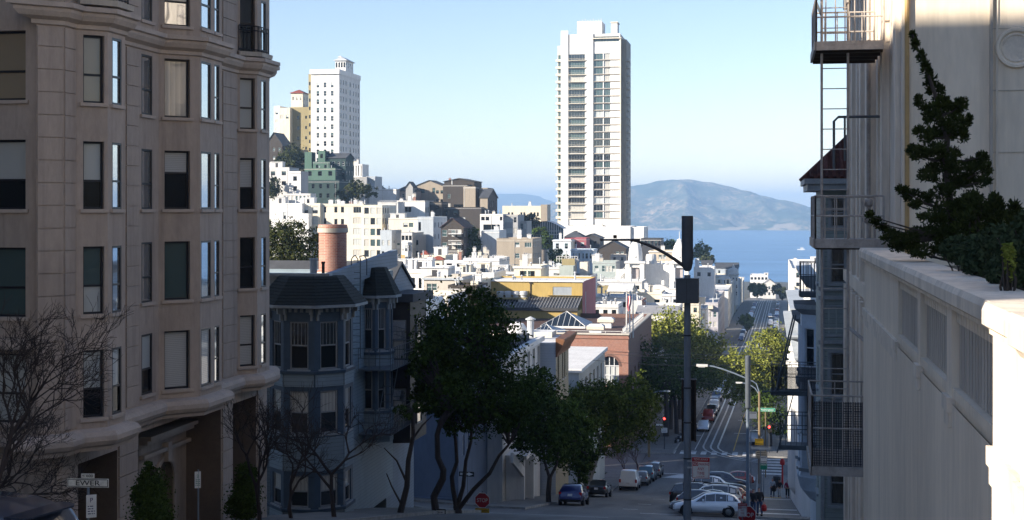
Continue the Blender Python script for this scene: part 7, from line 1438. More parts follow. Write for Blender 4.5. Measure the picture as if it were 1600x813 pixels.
person('person in dark brown coat half hidden behind the grey pole', pp(1177, 88.2), 88.2, R(170), 'cloth_dark', 'cloth_denim', hair='hair_red', stride=.12, h=1.62, coat=.2)
bgm = MB(); p = at(1194, 793, 86.9); bgm.lathe([(.06, -.24), (.15, -.2), (.17, -.02), (.13, .14), (.05, .2)], tuple(p), 'plastic_red', 12); bgm.tube([p + Vector((-.04, 0, .18)), p + Vector((-.05, 0, .34)), p + Vector((.04, 0, .34)), p + Vector((.04, 0, .18))], .012, 'plastic_red', 5); tag(bgm.build('carrier_bag'), 'red plastic carrier bag hanging from the leaning person', 'bag')
for i, (px, Y) in enumerate(((1228, 470), (1230, 520), (1232, 522))): person(('person in dark clothes alone on the far right sidewalk', 'person in dark clothes, left of a far distant pair', 'person in dark clothes, right of a far distant pair')[i], pp(px, Y), Y, 0, 'cloth_dark', 'cloth_black', group='distant walkers')
# ================================================================ STREET FURNITURE AND SIGNS
def board(root, name, w, h, mat, loc, border=None, t=.012, back='r_silver'):
    b_ = MB(); b_.box(-w / 2, w / 2, 0, t, -h / 2, h / 2, mat)
    if border: 
        e = .012 if w > .2 else .008
        for x0, x1, z0, z1 in ((-w / 2 + e, w / 2 - e, h / 2 - 2 * e, h / 2 - e), (-w / 2 + e, w / 2 - e, -h / 2 + e, -h / 2 + 2 * e), (-w / 2 + e, -w / 2 + 2 * e, -h / 2 + 2 * e, h / 2 - 2 * e), (w / 2 - 2 * e, w / 2 - e, -h / 2 + 2 * e, h / 2 - 2 * e)): b_.box(x0, x1, -.002, -.0002, z0, z1, border)
    b_.box(-w / 2, w / 2, t + .0005, t + .003, -h / 2, h / 2, back); return b_.build(name, root, loc)
def lines(root, w, n, z0, dz, mat, loc, seed=1, th=.018):
    g = random.Random(seed); b_ = MB()
    for i in range(n):
        x = -w / 2
        while x < w / 2 - .02: l = min(g.uniform(.02, .07), w / 2 - x); b_.box(x, x + l, -.003, 0, z0 - i * dz - th / 2, z0 - i * dz + th / 2, mat); x += l + .016
    return b_.build('small_print', root, loc)
# ---- lamp post with antenna drum, equipment box and curved arm
Y1 = 37.6; X1 = xat(1074, Y1); gz = G(X1, Y1) + .14; lp = thing('lamp_post', 'tall grey lamp post with antenna drum, equipment box and curved lamp arm', 'street lamp', (X1, Y1, gz)); z_ = lambda py: at(1074, py, Y1).z - gz; xx = lambda px: xat(px, Y1) - X1
m = MB(); m.tube([(0, 0, 0), (0, 0, 1.2), (0, 0, z_(430))], [.115, .105, .085], 'galv', 16); m.lathe([(.2, 0), (.2, .06), (.14, .12)], (0, 0, 0), 'galv', 16); m.build('pole', lp, smooth=False)
for py in (524, 606, 660, 716, 780): m = MB(); m.lathe([(.112, -.02), (.116, 0), (.112, .02)], (0, 0, z_(py)), 'dark_paint', 16); m.build('strap', lp)
m = MB(); m.lathe([(.06, z_(424)), (.11, z_(421)), (.15, z_(411)), (.155, z_(402)), (.155, z_(338.5)), (.15, z_(337.5))], (0, 0, 0), 'antenna_grey', 24); m.build('antenna_drum', lp)
m = MB(); m.box(xx(1057), xx(1092), -.32, .12, z_(473), z_(435.5), 'antenna_grey'); m.box(xx(1056.5), xx(1092.5), -.33, .13, z_(435.5) + .002, z_(434.5), 'dark_paint'); m.box(-.008, .008, -.326, -.321, z_(472), z_(437), 'dark_paint'); m.build('equipment_box', lp)
m = MB(); pts = [(xx(p), -.02, z_(q)) for p, q in ((1070, 417), (1055, 406), (1040, 396.5), (1025, 388.5), (1010, 382), (995, 377.5), (985, 376))]; m.tube(pts, [.05, .048, .045, .042, .038, .034, .03], 'dark_paint', 10); m.build('arm', lp)
m = MB(); m.prism([(xx(938), -.09), (xx(950), -.13), (xx(985), -.1), (xx(1000), -.05), (xx(1000), .05), (xx(985), .1), (xx(950), .13), (xx(938), .09)], lambda x, y: z_(377), lambda x, y: z_(372.5) - abs(y) * .3, 'dark_paint'); hd_ = m.build('lamp_head', lp); m = MB(); m.lathe([(.05, 0), (.05, .08), (.02, .09)], (xx(961), 0, z_(373)), 'sign_black', 10); m.build('photocell', hd_)
def sgn_park(parent, loc, w, h):
    b_ = board(parent, 'parking_sign', w, h, 'sign_white', loc, 'sign_red'); s = h / .55
    r = MB(); r.box(-w / 2 + .002, w / 2 - .002, -.004, -.0022, h / 2 - .115 * s, h / 2 - .002, 'sign_red'); r.box(-w / 2 + .025 * s, -w / 2 + .155 * s, -.004, -.0022, h / 2 - .225 * s, h / 2 - .13 * s, 'sign_red'); r.build('red_field', b_)
    text('TOW-AWAY', .085 * s, 'sign_white', b_, (0, -.006, h / 2 - .058 * s), width=w * .82); text('NO', .10 * s, 'sign_white', b_, (-w / 2 + .09 * s, -.006, h / 2 - .178 * s), width=.11 * s); text('PARKING', .09 * s, 'sign_red', b_, (w * .17, -.005, h / 2 - .178 * s), width=w * .58)
    text('ANY', .11 * s, 'sign_red', b_, (0, -.005, h / 2 - .30 * s), width=w * .38); text('TIME', .11 * s, 'sign_red', b_, (0, -.005, h / 2 - .415 * s), width=w * .42); lines(b_, w * .5, 1, -h / 2 + .06 * s, .03, 'sign_red', (0, -.003, 0), 3, .012); return b_
ps = thing('no_parking_sign', 'red and white NO PARKING ANY TIME sign on the tall lamp post', 'sign', tuple(at(1095, 731.5, Y1 - .15))); sgn_park(ps, (0, 0, 0), .47, .57); m = MB(); m.box(-.36, .2, .014, .03, -.02, .02, 'r_silver'); m.box(-.36, .2, .014, .03, .15, .19, 'r_silver'); m.build('bracket', ps)
bn = thing('banner_frame', 'narrow brown banner frame with dark fabric behind the tall lamp post', 'banner', (X1, Y1 + .18, gz)); m = MB()
for px in (1065.5, 1086): m.tube([(xx(px), 0, z_(692)), (xx(px), 0, z_(594))], .022, 'bronze', 8)
for py in (594, 690): m.tube([(xx(1063), 0, z_(py)), (xx(1088), 0, z_(py))], .02, 'frame_grey' if py < 600 else 'bronze', 8)
m.tube([(0, -.12, z_(640)), (0, 0, z_(640))], .02, 'bronze', 6); m.build('frame', bn); m = MB()
for i in range(8): x0, x1_ = xx(1066.5) + (xx(1085) - xx(1066.5)) * i / 8, xx(1066.5) + (xx(1085) - xx(1066.5)) * (i + 1) / 8; m.poly([(x0, .01 * math.sin(i), z_(689)), (x1_, .01 * math.sin(i + 1), z_(689)), (x1_, .01 * math.sin(i + 1), z_(595)), (x0, .01 * math.sin(i), z_(595))], 'cloth_dark')
m.build('fabric', bn)
# ---- other lamp posts
def lamp(label, px, Y, ytop, arms, r=.1, mat='galv', heavy=None, X=None, group=None):
    X = xat(px, Y) if X is None else X; gz = G(X, Y) + .12; o = thing('lamp_post', label, 'street lamp', (X, Y, gz), 0, group); zf = lambda py: at(px, py, Y).z - gz; xf = lambda p: xat(p, Y) - X
    m = MB(); m.tube([(0, 0, 0), (0, 0, zf(ytop))], [r * 1.3, r], mat, 12); m.build('pole', o)
    if heavy: m = MB(); m.lathe([(r * 1.1, zf(heavy[1])), (heavy[2], zf(heavy[1] - 3)), (heavy[2], zf(heavy[0] + 1)), (heavy[2] * .9, zf(heavy[0]))], (0, 0, 0), 'antenna_grey', 16); m.build('antenna_drum', o)
    for pts, hl in arms:
        m = MB(); P = [(xf(a), -.02, zf(b_)) for a, b_ in pts]; m.tube(P, .045 if Y < 120 else .06, 'galv', 8); m.build('arm', o); e = P[-1]; s = -1 if pts[-1][0] < pts[0][0] else 1
        m = MB(); m.obox((e[0] + s * hl / 2, -.02, e[2] + .02), (hl / 2, 0, 0), (0, .13, 0), (0, 0, .06), 'w_offwhite'); m.obox((e[0] + s * hl * .55, -.02, e[2] - .06), (hl * .3, 0, 0), (0, .1, 0), (0, 0, .02), 'lamp_clear'); m.build('lamp_head', o)
    return o
lamp('tall grey lamp post with antenna drum at the second stop, arm reaching left', 1168.5, 80.5, 560, [([(1168, 592), (1150, 585), (1130, 578), (1115, 574), (1106, 573)], .65)], .085, heavy=(556, 640, .155))
lamp('wooden lamp post with two curved arms past the parked cars', 1186.5, 150, 612, [([(1186, 616), (1180, 607), (1170, 601), (1160, 599)], .7), ([(1186, 612), (1182, 600), (1176, 596), (1172, 595)], .5)], .12, 'wood_pole')
lamp('wooden lamp post before the brick hall with arm to the right', 1014, 171, 617, [([(1014, 619), (1022, 613), (1032, 611), (1037, 611)], .8)], .13, 'wood_pole')
lamp('distant pale lamp post above the sunlit tree', 1217, 410, 498, [([(1217, 500), (1212, 496), (1207, 495)], 1.2)], .15)
# ---- stop signs
def octagon(w): return [(w / 2 / math.cos(math.pi / 8) * math.cos(math.pi / 8 + i * math.pi / 4), w / 2 / math.cos(math.pi / 8) * math.sin(math.pi / 8 + i * math.pi / 4)) for i in range(8)]
def stop(label, px, py, Y, w=.76):
    p = at(px, py, Y); gz = G(p.x, Y) + .14; o = thing('stop_sign', label, 'stop sign', (p.x, Y, gz)); h = p.z - gz
    m = MB(); m.tube([(0, .05, 0), (0, .05, max(h + .5, .8))], .03, 'galv', 8); m.build('post', o)
    m = MB(); f_ = lambda s_, y: [(a * s_, y, h + b_ * s_) for a, b_ in octagon(w)]
    m.loft(f_(1, 0), f_(1, .012), 'sign_white'); m.poly(f_(1, 0)[::-1][::-1], 'sign_white'); m.poly(f_(1, .012)[::-1], 'r_silver'); m.poly(f_(.93, -.002), 'sign_red'); b_ = m.build('plate', o); text('STOP', w * .36, 'sign_white', b_, (0, -.005, h - .005), width=w * .72); return o, h
s1, h1 = stop('red STOP sign over a yellow plaque by the forked street trees', 753.5, 782, 72.3, .80)
b_ = board(s1, 'plaque', .76, .4, 'sign_yellow', (0, 0, h1 - .62), 'sign_black'); text('CROSS TRAFFIC', .11, 'sign_black', b_, (0, -.005, .08), width=.6); text('DOES NOT STOP', .11, 'sign_black', b_, (0, -.005, -.08), width=.6)
stop('red STOP sign at the bottom edge beside the leaning person', 1167, 805, 66, .86)
q = thing('parking_notice', 'small white and red ANY TIME parking sign overlapping the right stop sign', 'sign', (xat(1160, 64.6), 64.6, G(-1, 64.6) + .14)); h = at(1160, 797, 64.6).z - q.location.z; sgn_park(q, (0, 0, h), .42, .62); m = MB(); m.tube([(0, .04, -.3), (0, .04, h + .3)], .025, 'galv', 8); m.build('post', q)
# ---- small signs at the lower left
Ye = 26.0; pe = at(137, 755, Ye); q = thing('street_name_sign', 'cream street name sign reading EWER on a post in front of the taupe building', 'sign', (pe.x, Ye, G(pe.x, Ye) + .1)); h = pe.z - q.location.z; q.rotation_euler = (0, 0, R(6))
b_ = board(q, 'name_plate', .86, .175, 'sign_cream', (0, 0, h), 'sign_black'); text('EWER', .145, 'sign_black', b_, (0, -.006, -.003), width=.5, depth_=.003)
b_ = board(q, 'number_plate', .27, .09, 'sign_cream', (0, 0, h + .145)); text('< 600', .075, 'sign_black', b_, (0, -.006, 0), width=.22)
m = MB(); m.tube([(0, .03, 0), (0, .03, h + .1)], .03, 'galv', 8); m.build('post', q); b_ = board(q, 'parking_plate', .2, .46, 'sign_white', (.09, -.035, h - .46)); b_.rotation_euler = (0, 0, R(25)); text('P', .13, 'car_blue', b_, (0, -.006, .12)); lines(b_, .14, 4, 0, .05, 'car_blue', (0, -.002, 0))
Yp = 36.5; pe = at(309, 750, Yp); q = thing('parking_sign', 'small white curb sign on a slim post before the arched portal', 'sign', (pe.x, Yp, G(pe.x, Yp) + .1)); h = pe.z - q.location.z; b_ = board(q, 'plate', .17, .46, 'sign_white', (0, 0, h)); b_.rotation_euler = (0, 0, R(30)); text('2', .12, 'sign_green', b_, (0, -.006, .1)); lines(b_, .12, 4, 0, .05, 'sign_green', (0, -.002, 0), 5); m = MB(); m.tube([(0, .03, 0), (0, .03, h + .28)], .028, 'galv', 8); m.build('post', q)
Yo = 86.6; pe = at(729, 741, Yo); q = thing('one_way_sign', 'black and white arrow sign pointing right before the blank corner wall', 'sign', (pe.x, Yo, G(pe.x, Yo) + .1)); h = pe.z - q.location.z; b_ = board(q, 'arrow_plate', .98, .30, 'sign_black', (0, 0, h)); m = MB(); m.poly([(-.42, -.003, -.07), (.12, -.003, -.07), (.12, -.003, .07), (-.42, -.003, .07)], 'sign_white'); m.poly([(.12, -.003, -.13), (.44, -.003, 0), (.12, -.003, .13)], 'sign_white'); m.build('arrow', b_); text('ONE WAY', .09, 'sign_black', b_, (-.13, -.006, 0), width=.44); m = MB(); m.tube([(.05, .04, 0), (.05, .04, h + .3)], .03, 'galv', 8); m.build('post', q)
Yn = 62.5; pe = at(688, 806, Yn); q = thing('notice_board', 'white notice in a black frame between the street tree trunks', 'sign', (pe.x, Yn, G(pe.x, Yn) + .1)); h = pe.z - q.location.z; b_ = board(q, 'plate', .42, .52, 'sign_white', (0, 0, h)); m = MB()
for x0, x1_, z0, z1 in ((-.25, .25, .26, .31), (-.25, -.21, -.26, .26), (.21, .25, -.26, .26)): m.box(x0, x1_, -.02, .03, z0, z1, 'sign_black')
m.build('frame', b_); lines(b_, .3, 4, .16, .1, 'sign_black', (0, -.003, 0), 8, .035); m = MB(); m.tube([(0, .05, 0), (0, .05, h)], .03, 'galv', 8); m.build('post', q)
# ---- signals and signs at the second crossing
def signal(label, px, py, Y, arm_sign=None):
    p = at(px, py, Y); gz = G(p.x, Y) + .14; o = thing('traffic_signal', label, 'traffic light', (p.x, Y, gz)); h = p.z - gz; m = MB(); m.tube([(.0, .2, 0), (0, .2, h + .5)], .06, 'dark_paint', 8); m.build('post', o)
    m = MB(); m.box(-.19, .19, -.02, .18, h - .75, h + .28, 'sign_black'); b_ = m.build('housing', o)
    for i, k in enumerate(('signal_red', 'under', 'under')): m = MB(); m.lathe([(.03, 0), (.15, .0), (.12, .05), (.02, .07)], (0, 0, 0), k, 14); l_ = m.build('lens', b_, (0, -.025, h + .05 - i * .34)); l_.rotation_euler = (math.pi / 2, 0, 0)
    return o, h
s_, h = signal('traffic signal showing red at the left corner of the brick hall', 1038, 655, 178); board(s_, 'name_plate', 1.0, .2, 'sign_white', (-.7, 0, h - .75)); b_ = board(s_, 'notice_plate', .75, .62, 'sign_white', (0, .1, h - 1.45)); lines(b_, .6, 3, .18, .17, 'sign_black', (0, -.003, 0), 4, .06)
signal('traffic signal showing red under the green street sign on the right', 1202, 668, 178)
Yw = 158; pe = at(1199, 640.5, Yw); q = thing('street_name_sign', 'green street name sign reading Washington hung over the right corner', 'sign', (pe.x - .1, Yw, G(pe.x, Yw) + .14)); h = pe.z - q.location.z; b_ = board(q, 'name_plate', 1.95, .42, 'sign_green', (0, 0, h), 'sign_white'); text('Washington', .32, 'sign_white', b_, (0, -.006, 0), width=1.6); m = MB(); m.tube([(-.1, .1, 0), (-.1, .1, h + .3)], .07, 'wood_pole', 8); m.build('post', q)
def polesign(name, label, px0, px1, py0, py1, Y, mat, words=None, lcol='sign_black', nl=0, border='sign_black', post=True):
    a, b2 = at(px0, py0, Y), at(px1, py1, Y); c0 = (a + b2) / 2; w, h = b2.x - a.x, a.z - b2.z; gz = G(c0.x, Y) + .14; q = thing(name, label, 'sign', (c0.x, Y, gz)); b_ = board(q, 'plate', w, h, mat, (0, 0, c0.z - gz), border)
    for i, t_ in enumerate(words or []): n_ = len(words); text(t_, h / n_ * .75, lcol, b_, (0, -.006, h * (.5 - (i + .5) / n_)), width=w * .8)
    if nl: lines(b_, w * .8, nl, h * .3, h * .6 / max(1, nl - 1) if nl > 1 else .1, lcol, (0, -.003, 0), 7, h * .12)
    if post: m = MB(); m.tube([(0, .06, 0), (0, .06, c0.z - gz + h / 2)], .035, 'galv', 8); m.build('post', q)
    return q
polesign('lane_sign', 'white lane notice with two dark squares behind the tall grey post', 1163.5, 1183, 643, 655, 100, 'sign_white', nl=1)
polesign('warning_sign', 'bright yellow square sign on the right sidewalk pole', 1179.5, 1193, 685.5, 696, 120, 'sign_yellow', nl=2)
polesign('blade_sign', 'long pale street blade sign below the yellow square sign', 1172, 1205, 697, 703.5, 118, 'w_greyblue', nl=1)
polesign('tan_notice', 'tan notice with lines of small print below the pale blade sign', 1180.5, 1199, 705, 717, 119, 'w_sand', nl=3)
polesign('green_notice', 'white over green sign on a pole beside the parked cars', 1188, 1198.5, 713, 724, 117, 'sign_white', nl=2); polesign('route_sign', 'plain green sign right below the white notice', 1187.5, 1199, 724.5, 734.5, 117, 'sign_green', nl=1, lcol='sign_white', border='sign_white')
# red call box on its post, litter bin
Yb = 150; p = at(1222.5, 722, Yb); q = thing('call_box', 'round-topped red emergency call box on a red post near the right crossing', 'call box', (p.x, Yb, G(p.x, Yb) + .14)); h = p.z - q.location.z; m = MB(); m.tube([(0, 0, 0), (0, 0, h)], [.12, .07], 'plastic_red', 10); m.build('post', q); m = MB(); m.lathe([(.1, -.35), (.24, -.28), (.26, .0), (.2, .25), (.05, .38)], (0, 0, h), 'plastic_red', 12); m.build('head', q)
p = at(1214, 745, 146); m = MB(); m.lathe([(.3, 0), (.36, .1), (.38, .9), (.42, .95), (.4, 1.15), (.1, 1.25)], (p.x, 146, G(p.x, 146) + .14), 'dark_paint', 14); tag(m.build('litter_bin'), 'dark round litter bin on the right sidewalk before the crossing', 'bin')
# motorcycles parked at the far left corner
def moto(label, X, Y):
    o = thing('motorcycle', label, 'motorcycle', (X, Y, G(X, Y) + .02), R(70), 'motorcycles at the brick hall corner')
    for x in (-.68, .68): m = MB(); m.lathe([(.2, -.05), (.3, -.06), (.33, 0), (.3, .06), (.2, .05)], (0, 0, 0), 'tyre', 16); w_ = m.build('wheel', o, (x, 0, .33)); w_.rotation_euler = (math.pi / 2, 0, 0)
    m = MB(); m.tube([(-.66, 0, .35), (-.3, 0, .6), (.2, 0, .55), (.5, 0, .95), (.68, 0, .35)], .05, 'iron_black', 8); m.lathe([(.05, -.15), (.2, -.1), (.22, .05), (.1, .15)], (.1, 0, .75), 'car_navy', 10); m.box(-.2, .15, -.14, .14, .3, .52, 'r_silver'); m.build('frame', o); m = MB(); m.box(-.75, -.05, -.12, .12, .74, .84, 'sign_black'); m.build('seat', o); m = MB(); m.tube([(.45, -.35, 1.05), (.5, 0, 1.0), (.45, .35, 1.05)], .02, 'r_silver', 6); m.build('handlebar', o)
moto('motorcycle at the left kerb past the crossing, nearer one', xat(1059, 186), 186); moto('motorcycle at the left kerb past the crossing, farther one', xat(1063, 190), 190)
# overhead wires
for i, (y0, y1, Y, sag) in enumerate(((548, 556, 150, .5), (543, 549, 160, .6), (560, 566, 140, .5))):
    a, b_ = at(895, y0, Y), at(1265, y1, Y - 25); m = MB(); m.tube([a.lerp(b_, t / 14) - Vector((0, 0, sag * math.sin(math.pi * t / 14))) for t in range(15)], .018, 'iron_black', 4, False); tag(m.build('overhead_wire'), ('thin overhead wire, middle of three crossing the street', 'thin overhead wire, topmost of three crossing the street', 'thin overhead wire, lowest of three crossing the street')[i], 'wire', 'wires across the street')
# boat with wake
Yb = 2900; p = at(1252, 389.5, Yb); p.z = -85; Yb = 85 * F / 62.5; p = at(1252, 389.5, Yb); bt = thing('motor_boat', 'small white motor boat trailing a wake on the bay', 'boat', (p.x, Yb, -85), R(0)); s = 2.0
m = MB(); H_ = [(-4, 0), (-3, -1.3), (3, -1.3), (4, -1.1), (4, 1.1), (3, 1.3), (-3, 1.3)]; m.loft([(x * s * .92, y * s * .7, -.3) for x, y in H_], [(x * s, y * s, 2.2) for x, y in H_], 'w_white'); m.poly([(x * s, y * s, 2.2) for x, y in H_], 'w_white'); m.build('hull', bt); m = MB(); m.prism([(-1 * s, -.8 * s), (2 * s, -.8 * s), (2 * s, .8 * s), (-1 * s, .8 * s)], 2.2, 5.5, 'w_white'); m.box(-1.1 * s, 1.6 * s, -.82 * s, .82 * s, 3.6, 4.7, 'glass_dark'); m.build('cabin', bt)
m = MB(); m.poly([(8, -2, .1), (60, -9, .1), (95, 0, .1), (60, 9, .1), (8, 2, .1)], 'sign_white'); struct(m.build('boat_wake', None, (p.x, Yb, -85)))
# ================================================================ TREES AND PLANTS
def crown(blobs, n, size, mat, seed, shell=.55, clump=26):
    """leaf-sized faces in clumps spread through a set of (centre, radii) lobes"""
    g = random.Random(seed); rnd.seed(seed); m = MB(); extra = []
    for c, r in blobs:
        for _ in range(6):
            d = Vector((g.gauss(0, 1), g.gauss(0, 1), g.gauss(0, .9))).normalized(); f = .28 + .22 * g.random(); extra.append(((c[0] + d.x * r[0], c[1] + d.y * r[1], c[2] + d.z * r[2]), tuple(q * f for q in r)))
    blobs = list(blobs) + extra; vol = [r[0] * r[1] * r[2] for _, r in blobs]; tot = sum(vol)
    for (c, r), v in zip(blobs, vol):
        k = max(clump, int(n * v / tot)); nc = max(6, k // clump)
        for j in range(nc):
            d = Vector((g.gauss(0, 1), g.gauss(0, 1), g.gauss(0, 1))).normalized(); q = (shell + (1 - shell) * g.random()) * (.85 + .32 * g.random()) * (1.18 if g.random() < .08 else 1); cc = Vector((c[0] + d.x * r[0] * q, c[1] + d.y * r[1] * q, c[2] + d.z * r[2] * q)); cr = .22 * (r[0] * r[1] * r[2]) ** (1 / 3) * (.6 + .8 * g.random())
            for _ in range(clump): m.leaf(cc + Vector((g.gauss(0, 1), g.gauss(0, 1), g.gauss(0, .8))) * cr, size, mat, d * .9)
    return m
def tree(name, label, base, limbs, blobs, n, size, mat, seed, bark='bark', cat='tree', group=None, tw=60):
    """limbs: list of (points, r0, r1) in world metres; blobs likewise"""
    o = thing(name, label, cat, base, 0, group); b = Vector(base); m = MB(); g = random.Random(seed)
    for pts, r0, r1 in limbs:
        P = [Vector(p) - b for p in pts]; m.tube(P, [r0 + (r1 - r0) * i / (len(P) - 1) for i in range(len(P))], bark, 9)
    tips = [Vector(l[0][-1]) - b for l in limbs]
    for c, r in blobs:
        c = Vector(c) - b; t0 = min(tips, key=lambda t: (t - c).length) if tips else c
        for _ in range(max(2, tw // max(1, len(blobs)))):
            e = c + Vector((g.uniform(-.8, .8) * r[0], g.uniform(-.8, .8) * r[1], g.uniform(-.9, .7) * r[2])); k = t0.lerp(e, .5) + Vector((g.gauss(0, .12), g.gauss(0, .12), g.gauss(0, .12))) * max(r); m.tube([t0, k, e], [.045 * max(r) ** .5, .03 * max(r) ** .5, .008], bark, 5, False)
    m.build('trunk', o); crown([(Vector(c) - b, r) for c, r in blobs], n, size, mat, seed).build('crown', o); return o
def pb(px, py, Y, rx, ry=None, rz=None, dY=0):
    """lobe centred where photo pixel (px, py) meets range Y; radii in photo pixels"""
    c = at(px, py, Y + dY); k = depth(c) / F; return (tuple(c), (rx * k, (ry or rx) * k, (rz or rx) * k))
def gp(px, Y): X = xat(px, Y); return (X, Y, G(X, Y) + .1)
T = lambda *q: [at(px, py, Y) for px, py, Y in q]
# near forked street trees sharing one broad canopy
Yt = 66.2
tree('street_tree', 'large dark street tree with three forking trunks left of the stop sign', gp(718, Yt), [(T((718, 832, Yt), (716, 800, Yt), (713, 790, Yt)), .22, .17), (T((713, 792, Yt), (708, 765, Yt), (706, 745, Yt - .1), (714, 722, Yt), (712, 690, Yt), (708, 660, Yt)), .13, .07), (T((715, 790, Yt), (724, 760, Yt), (728, 720, Yt), (736, 690, Yt), (738, 650, Yt)), .12, .06), (T((717, 795, Yt), (740, 765, Yt - .3), (765, 740, Yt - .4), (780, 712, Yt - .3), (795, 695, Yt)), .12, .06), (T((709, 662, Yt), (690, 630, Yt), (685, 590, Yt)), .07, .03), (T((738, 652, Yt), (750, 600, Yt), (745, 540, Yt)), .07, .03)],
     [pb(668, 622, Yt, 20, 20, 22), pb(712, 655, Yt, 26, 24, 16), pb(800, 650, Yt, 24, 24, 26), pb(728, 520, Yt, 66, 60, 58), pb(690, 570, Yt, 42, 45, 48), pb(772, 565, Yt, 46, 46, 48), pb(735, 612, Yt, 70, 56, 40), pb(690, 610, Yt, 34, 34, 34), pb(760, 655, Yt, 44, 36, 28), pb(795, 620, Yt, 38, 40, 34), pb(740, 480, Yt, 36, 36, 24), pb(672, 530, Yt, 26, 26, 34)], 26000, .095, 'leaf_dark', 21, tw=260)
tree('street_tree', 'bent grey-trunked street tree just left of the three-trunk tree', gp(682, 63.5), [(T((680, 845, 63.5), (681, 800, 63.5), (678, 776, 63.5), (692, 748, 63.5), (693, 735, 63.4), (684, 715, 63.5), (683, 680, 63.5), (690, 655, 63.6), (705, 635, 64)), .2, .1), (T((685, 672, 63.5), (700, 650, 63.8), (720, 630, 64.5)), .09, .04)], [pb(700, 615, 64, 40, 40, 26), pb(660, 560, 64, 22, 26, 36)], 4500, .09, 'leaf_dark', 22, tw=90)
tree('street_tree', 'slim bare-limbed street tree at the blue house corner', gp(628, 57.5), [(T((622, 855, 57.5), (626, 800, 57.5), (636, 760, 57.5), (638, 720, 57.5), (646, 680, 57.5), (644, 640, 57.5)), .16, .07), (T((636, 755, 57.5), (620, 720, 57.5), (600, 700, 57.5)), .06, .02), (T((642, 690, 57.5), (660, 665, 57.6), (675, 650, 57.8)), .06, .02), (T((628, 790, 57.5), (612, 760, 57.5), (604, 740, 57.5)), .05, .02)], [pb(640, 640, 57.5, 18, 18, 14)], 160, .06, 'leaf_dark', 23, tw=24)
tree('street_tree', 'rounded dark street tree over the blue parked hatchback', gp(857, 97), [(T((857, 800, 97), (857, 770, 97), (859, 745, 97)), .2, .17), (T((859, 748, 97), (852, 725, 97), (845, 690, 97)), .12, .06), (T((859, 748, 97), (870, 725, 97), (875, 690, 97)), .12, .06)], [pb(845, 650, 97, 42, 42, 62), pb(835, 610, 97, 34, 34, 36), pb(862, 690, 97, 30, 30, 38), pb(815, 660, 97, 24, 26, 44)], 13000, .13, 'leaf_dark', 24)
tree('street_tree', 'dark narrow street tree behind the rounded one', gp(905, 109), [(T((905, 790, 109), (905, 740, 109), (903, 700, 109)), .18, .1)], [pb(900, 690, 109, 30, 30, 52), pb(890, 655, 109, 24, 24, 28), pb(915, 715, 109, 18, 18, 26)], 7500, .14, 'leaf_dark', 25)
tree('leaning_tree', 'broad ficus with pale leaning trunk and sunlit right top before the brick hall', gp(918, 129), [(T((916, 782, 129), (920, 745, 129), (930, 715, 129), (943, 690, 129.2), (955, 670, 129.5)), .45, .26), (T((940, 695, 129), (925, 660, 129), (915, 630, 129)), .2, .08), (T((950, 680, 129), (975, 655, 130), (995, 635, 130)), .2, .08)], [pb(935, 634, 129, 40, 40, 34), pb(980, 642, 129.5, 42, 42, 40), pb(1003, 625, 130, 24, 28, 34), pb(906, 622, 129, 22, 26, 24), pb(948, 618, 129, 36, 34, 16), pb(960, 680, 129, 34, 34, 24)], 18000, .14, 'leaf_mid', 26, 'bark_pale')
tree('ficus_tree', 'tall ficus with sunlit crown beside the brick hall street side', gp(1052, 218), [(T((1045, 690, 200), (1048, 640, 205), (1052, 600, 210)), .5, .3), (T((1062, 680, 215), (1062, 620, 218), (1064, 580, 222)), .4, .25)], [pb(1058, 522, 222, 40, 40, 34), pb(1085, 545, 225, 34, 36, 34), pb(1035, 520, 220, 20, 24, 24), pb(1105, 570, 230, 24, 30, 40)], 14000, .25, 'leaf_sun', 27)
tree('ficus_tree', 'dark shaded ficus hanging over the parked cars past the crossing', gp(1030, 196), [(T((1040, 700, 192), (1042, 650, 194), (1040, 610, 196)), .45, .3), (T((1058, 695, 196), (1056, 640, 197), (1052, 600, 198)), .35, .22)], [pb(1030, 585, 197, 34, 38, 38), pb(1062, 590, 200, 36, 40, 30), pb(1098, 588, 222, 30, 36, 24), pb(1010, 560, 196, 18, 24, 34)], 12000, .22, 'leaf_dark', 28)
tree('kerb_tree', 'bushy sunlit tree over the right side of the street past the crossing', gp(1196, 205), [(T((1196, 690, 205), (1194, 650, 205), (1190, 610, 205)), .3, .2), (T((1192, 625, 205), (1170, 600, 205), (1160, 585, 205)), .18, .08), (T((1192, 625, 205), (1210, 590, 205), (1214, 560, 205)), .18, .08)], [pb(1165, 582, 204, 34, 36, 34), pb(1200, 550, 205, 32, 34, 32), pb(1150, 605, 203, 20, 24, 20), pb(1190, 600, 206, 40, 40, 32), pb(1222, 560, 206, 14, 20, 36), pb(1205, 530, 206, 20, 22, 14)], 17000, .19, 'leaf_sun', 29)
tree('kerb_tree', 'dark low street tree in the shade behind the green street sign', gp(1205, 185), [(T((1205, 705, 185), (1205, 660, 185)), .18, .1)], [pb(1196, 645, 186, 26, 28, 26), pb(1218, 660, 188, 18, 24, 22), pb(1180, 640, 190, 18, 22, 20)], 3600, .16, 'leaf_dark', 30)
tree('round_tree', 'small round dark tree on the left of the far street', gp(1167, 440), [(T((1167, 518, 440), (1167, 505, 440)), .3, .2)], [pb(1166, 503, 440, 10, 10, 9)], 700, .5, 'leaf_dark', 31)
tree('round_tree', 'dark tree at the crest of the far street, left side', gp(1183, 640), [(T((1183, 466, 640), (1183, 458, 640)), .3, .2)], [pb(1183, 453, 640, 11, 11, 9), pb(1178, 450, 640, 6, 6, 7)], 700, .7, 'leaf_dark', 32)
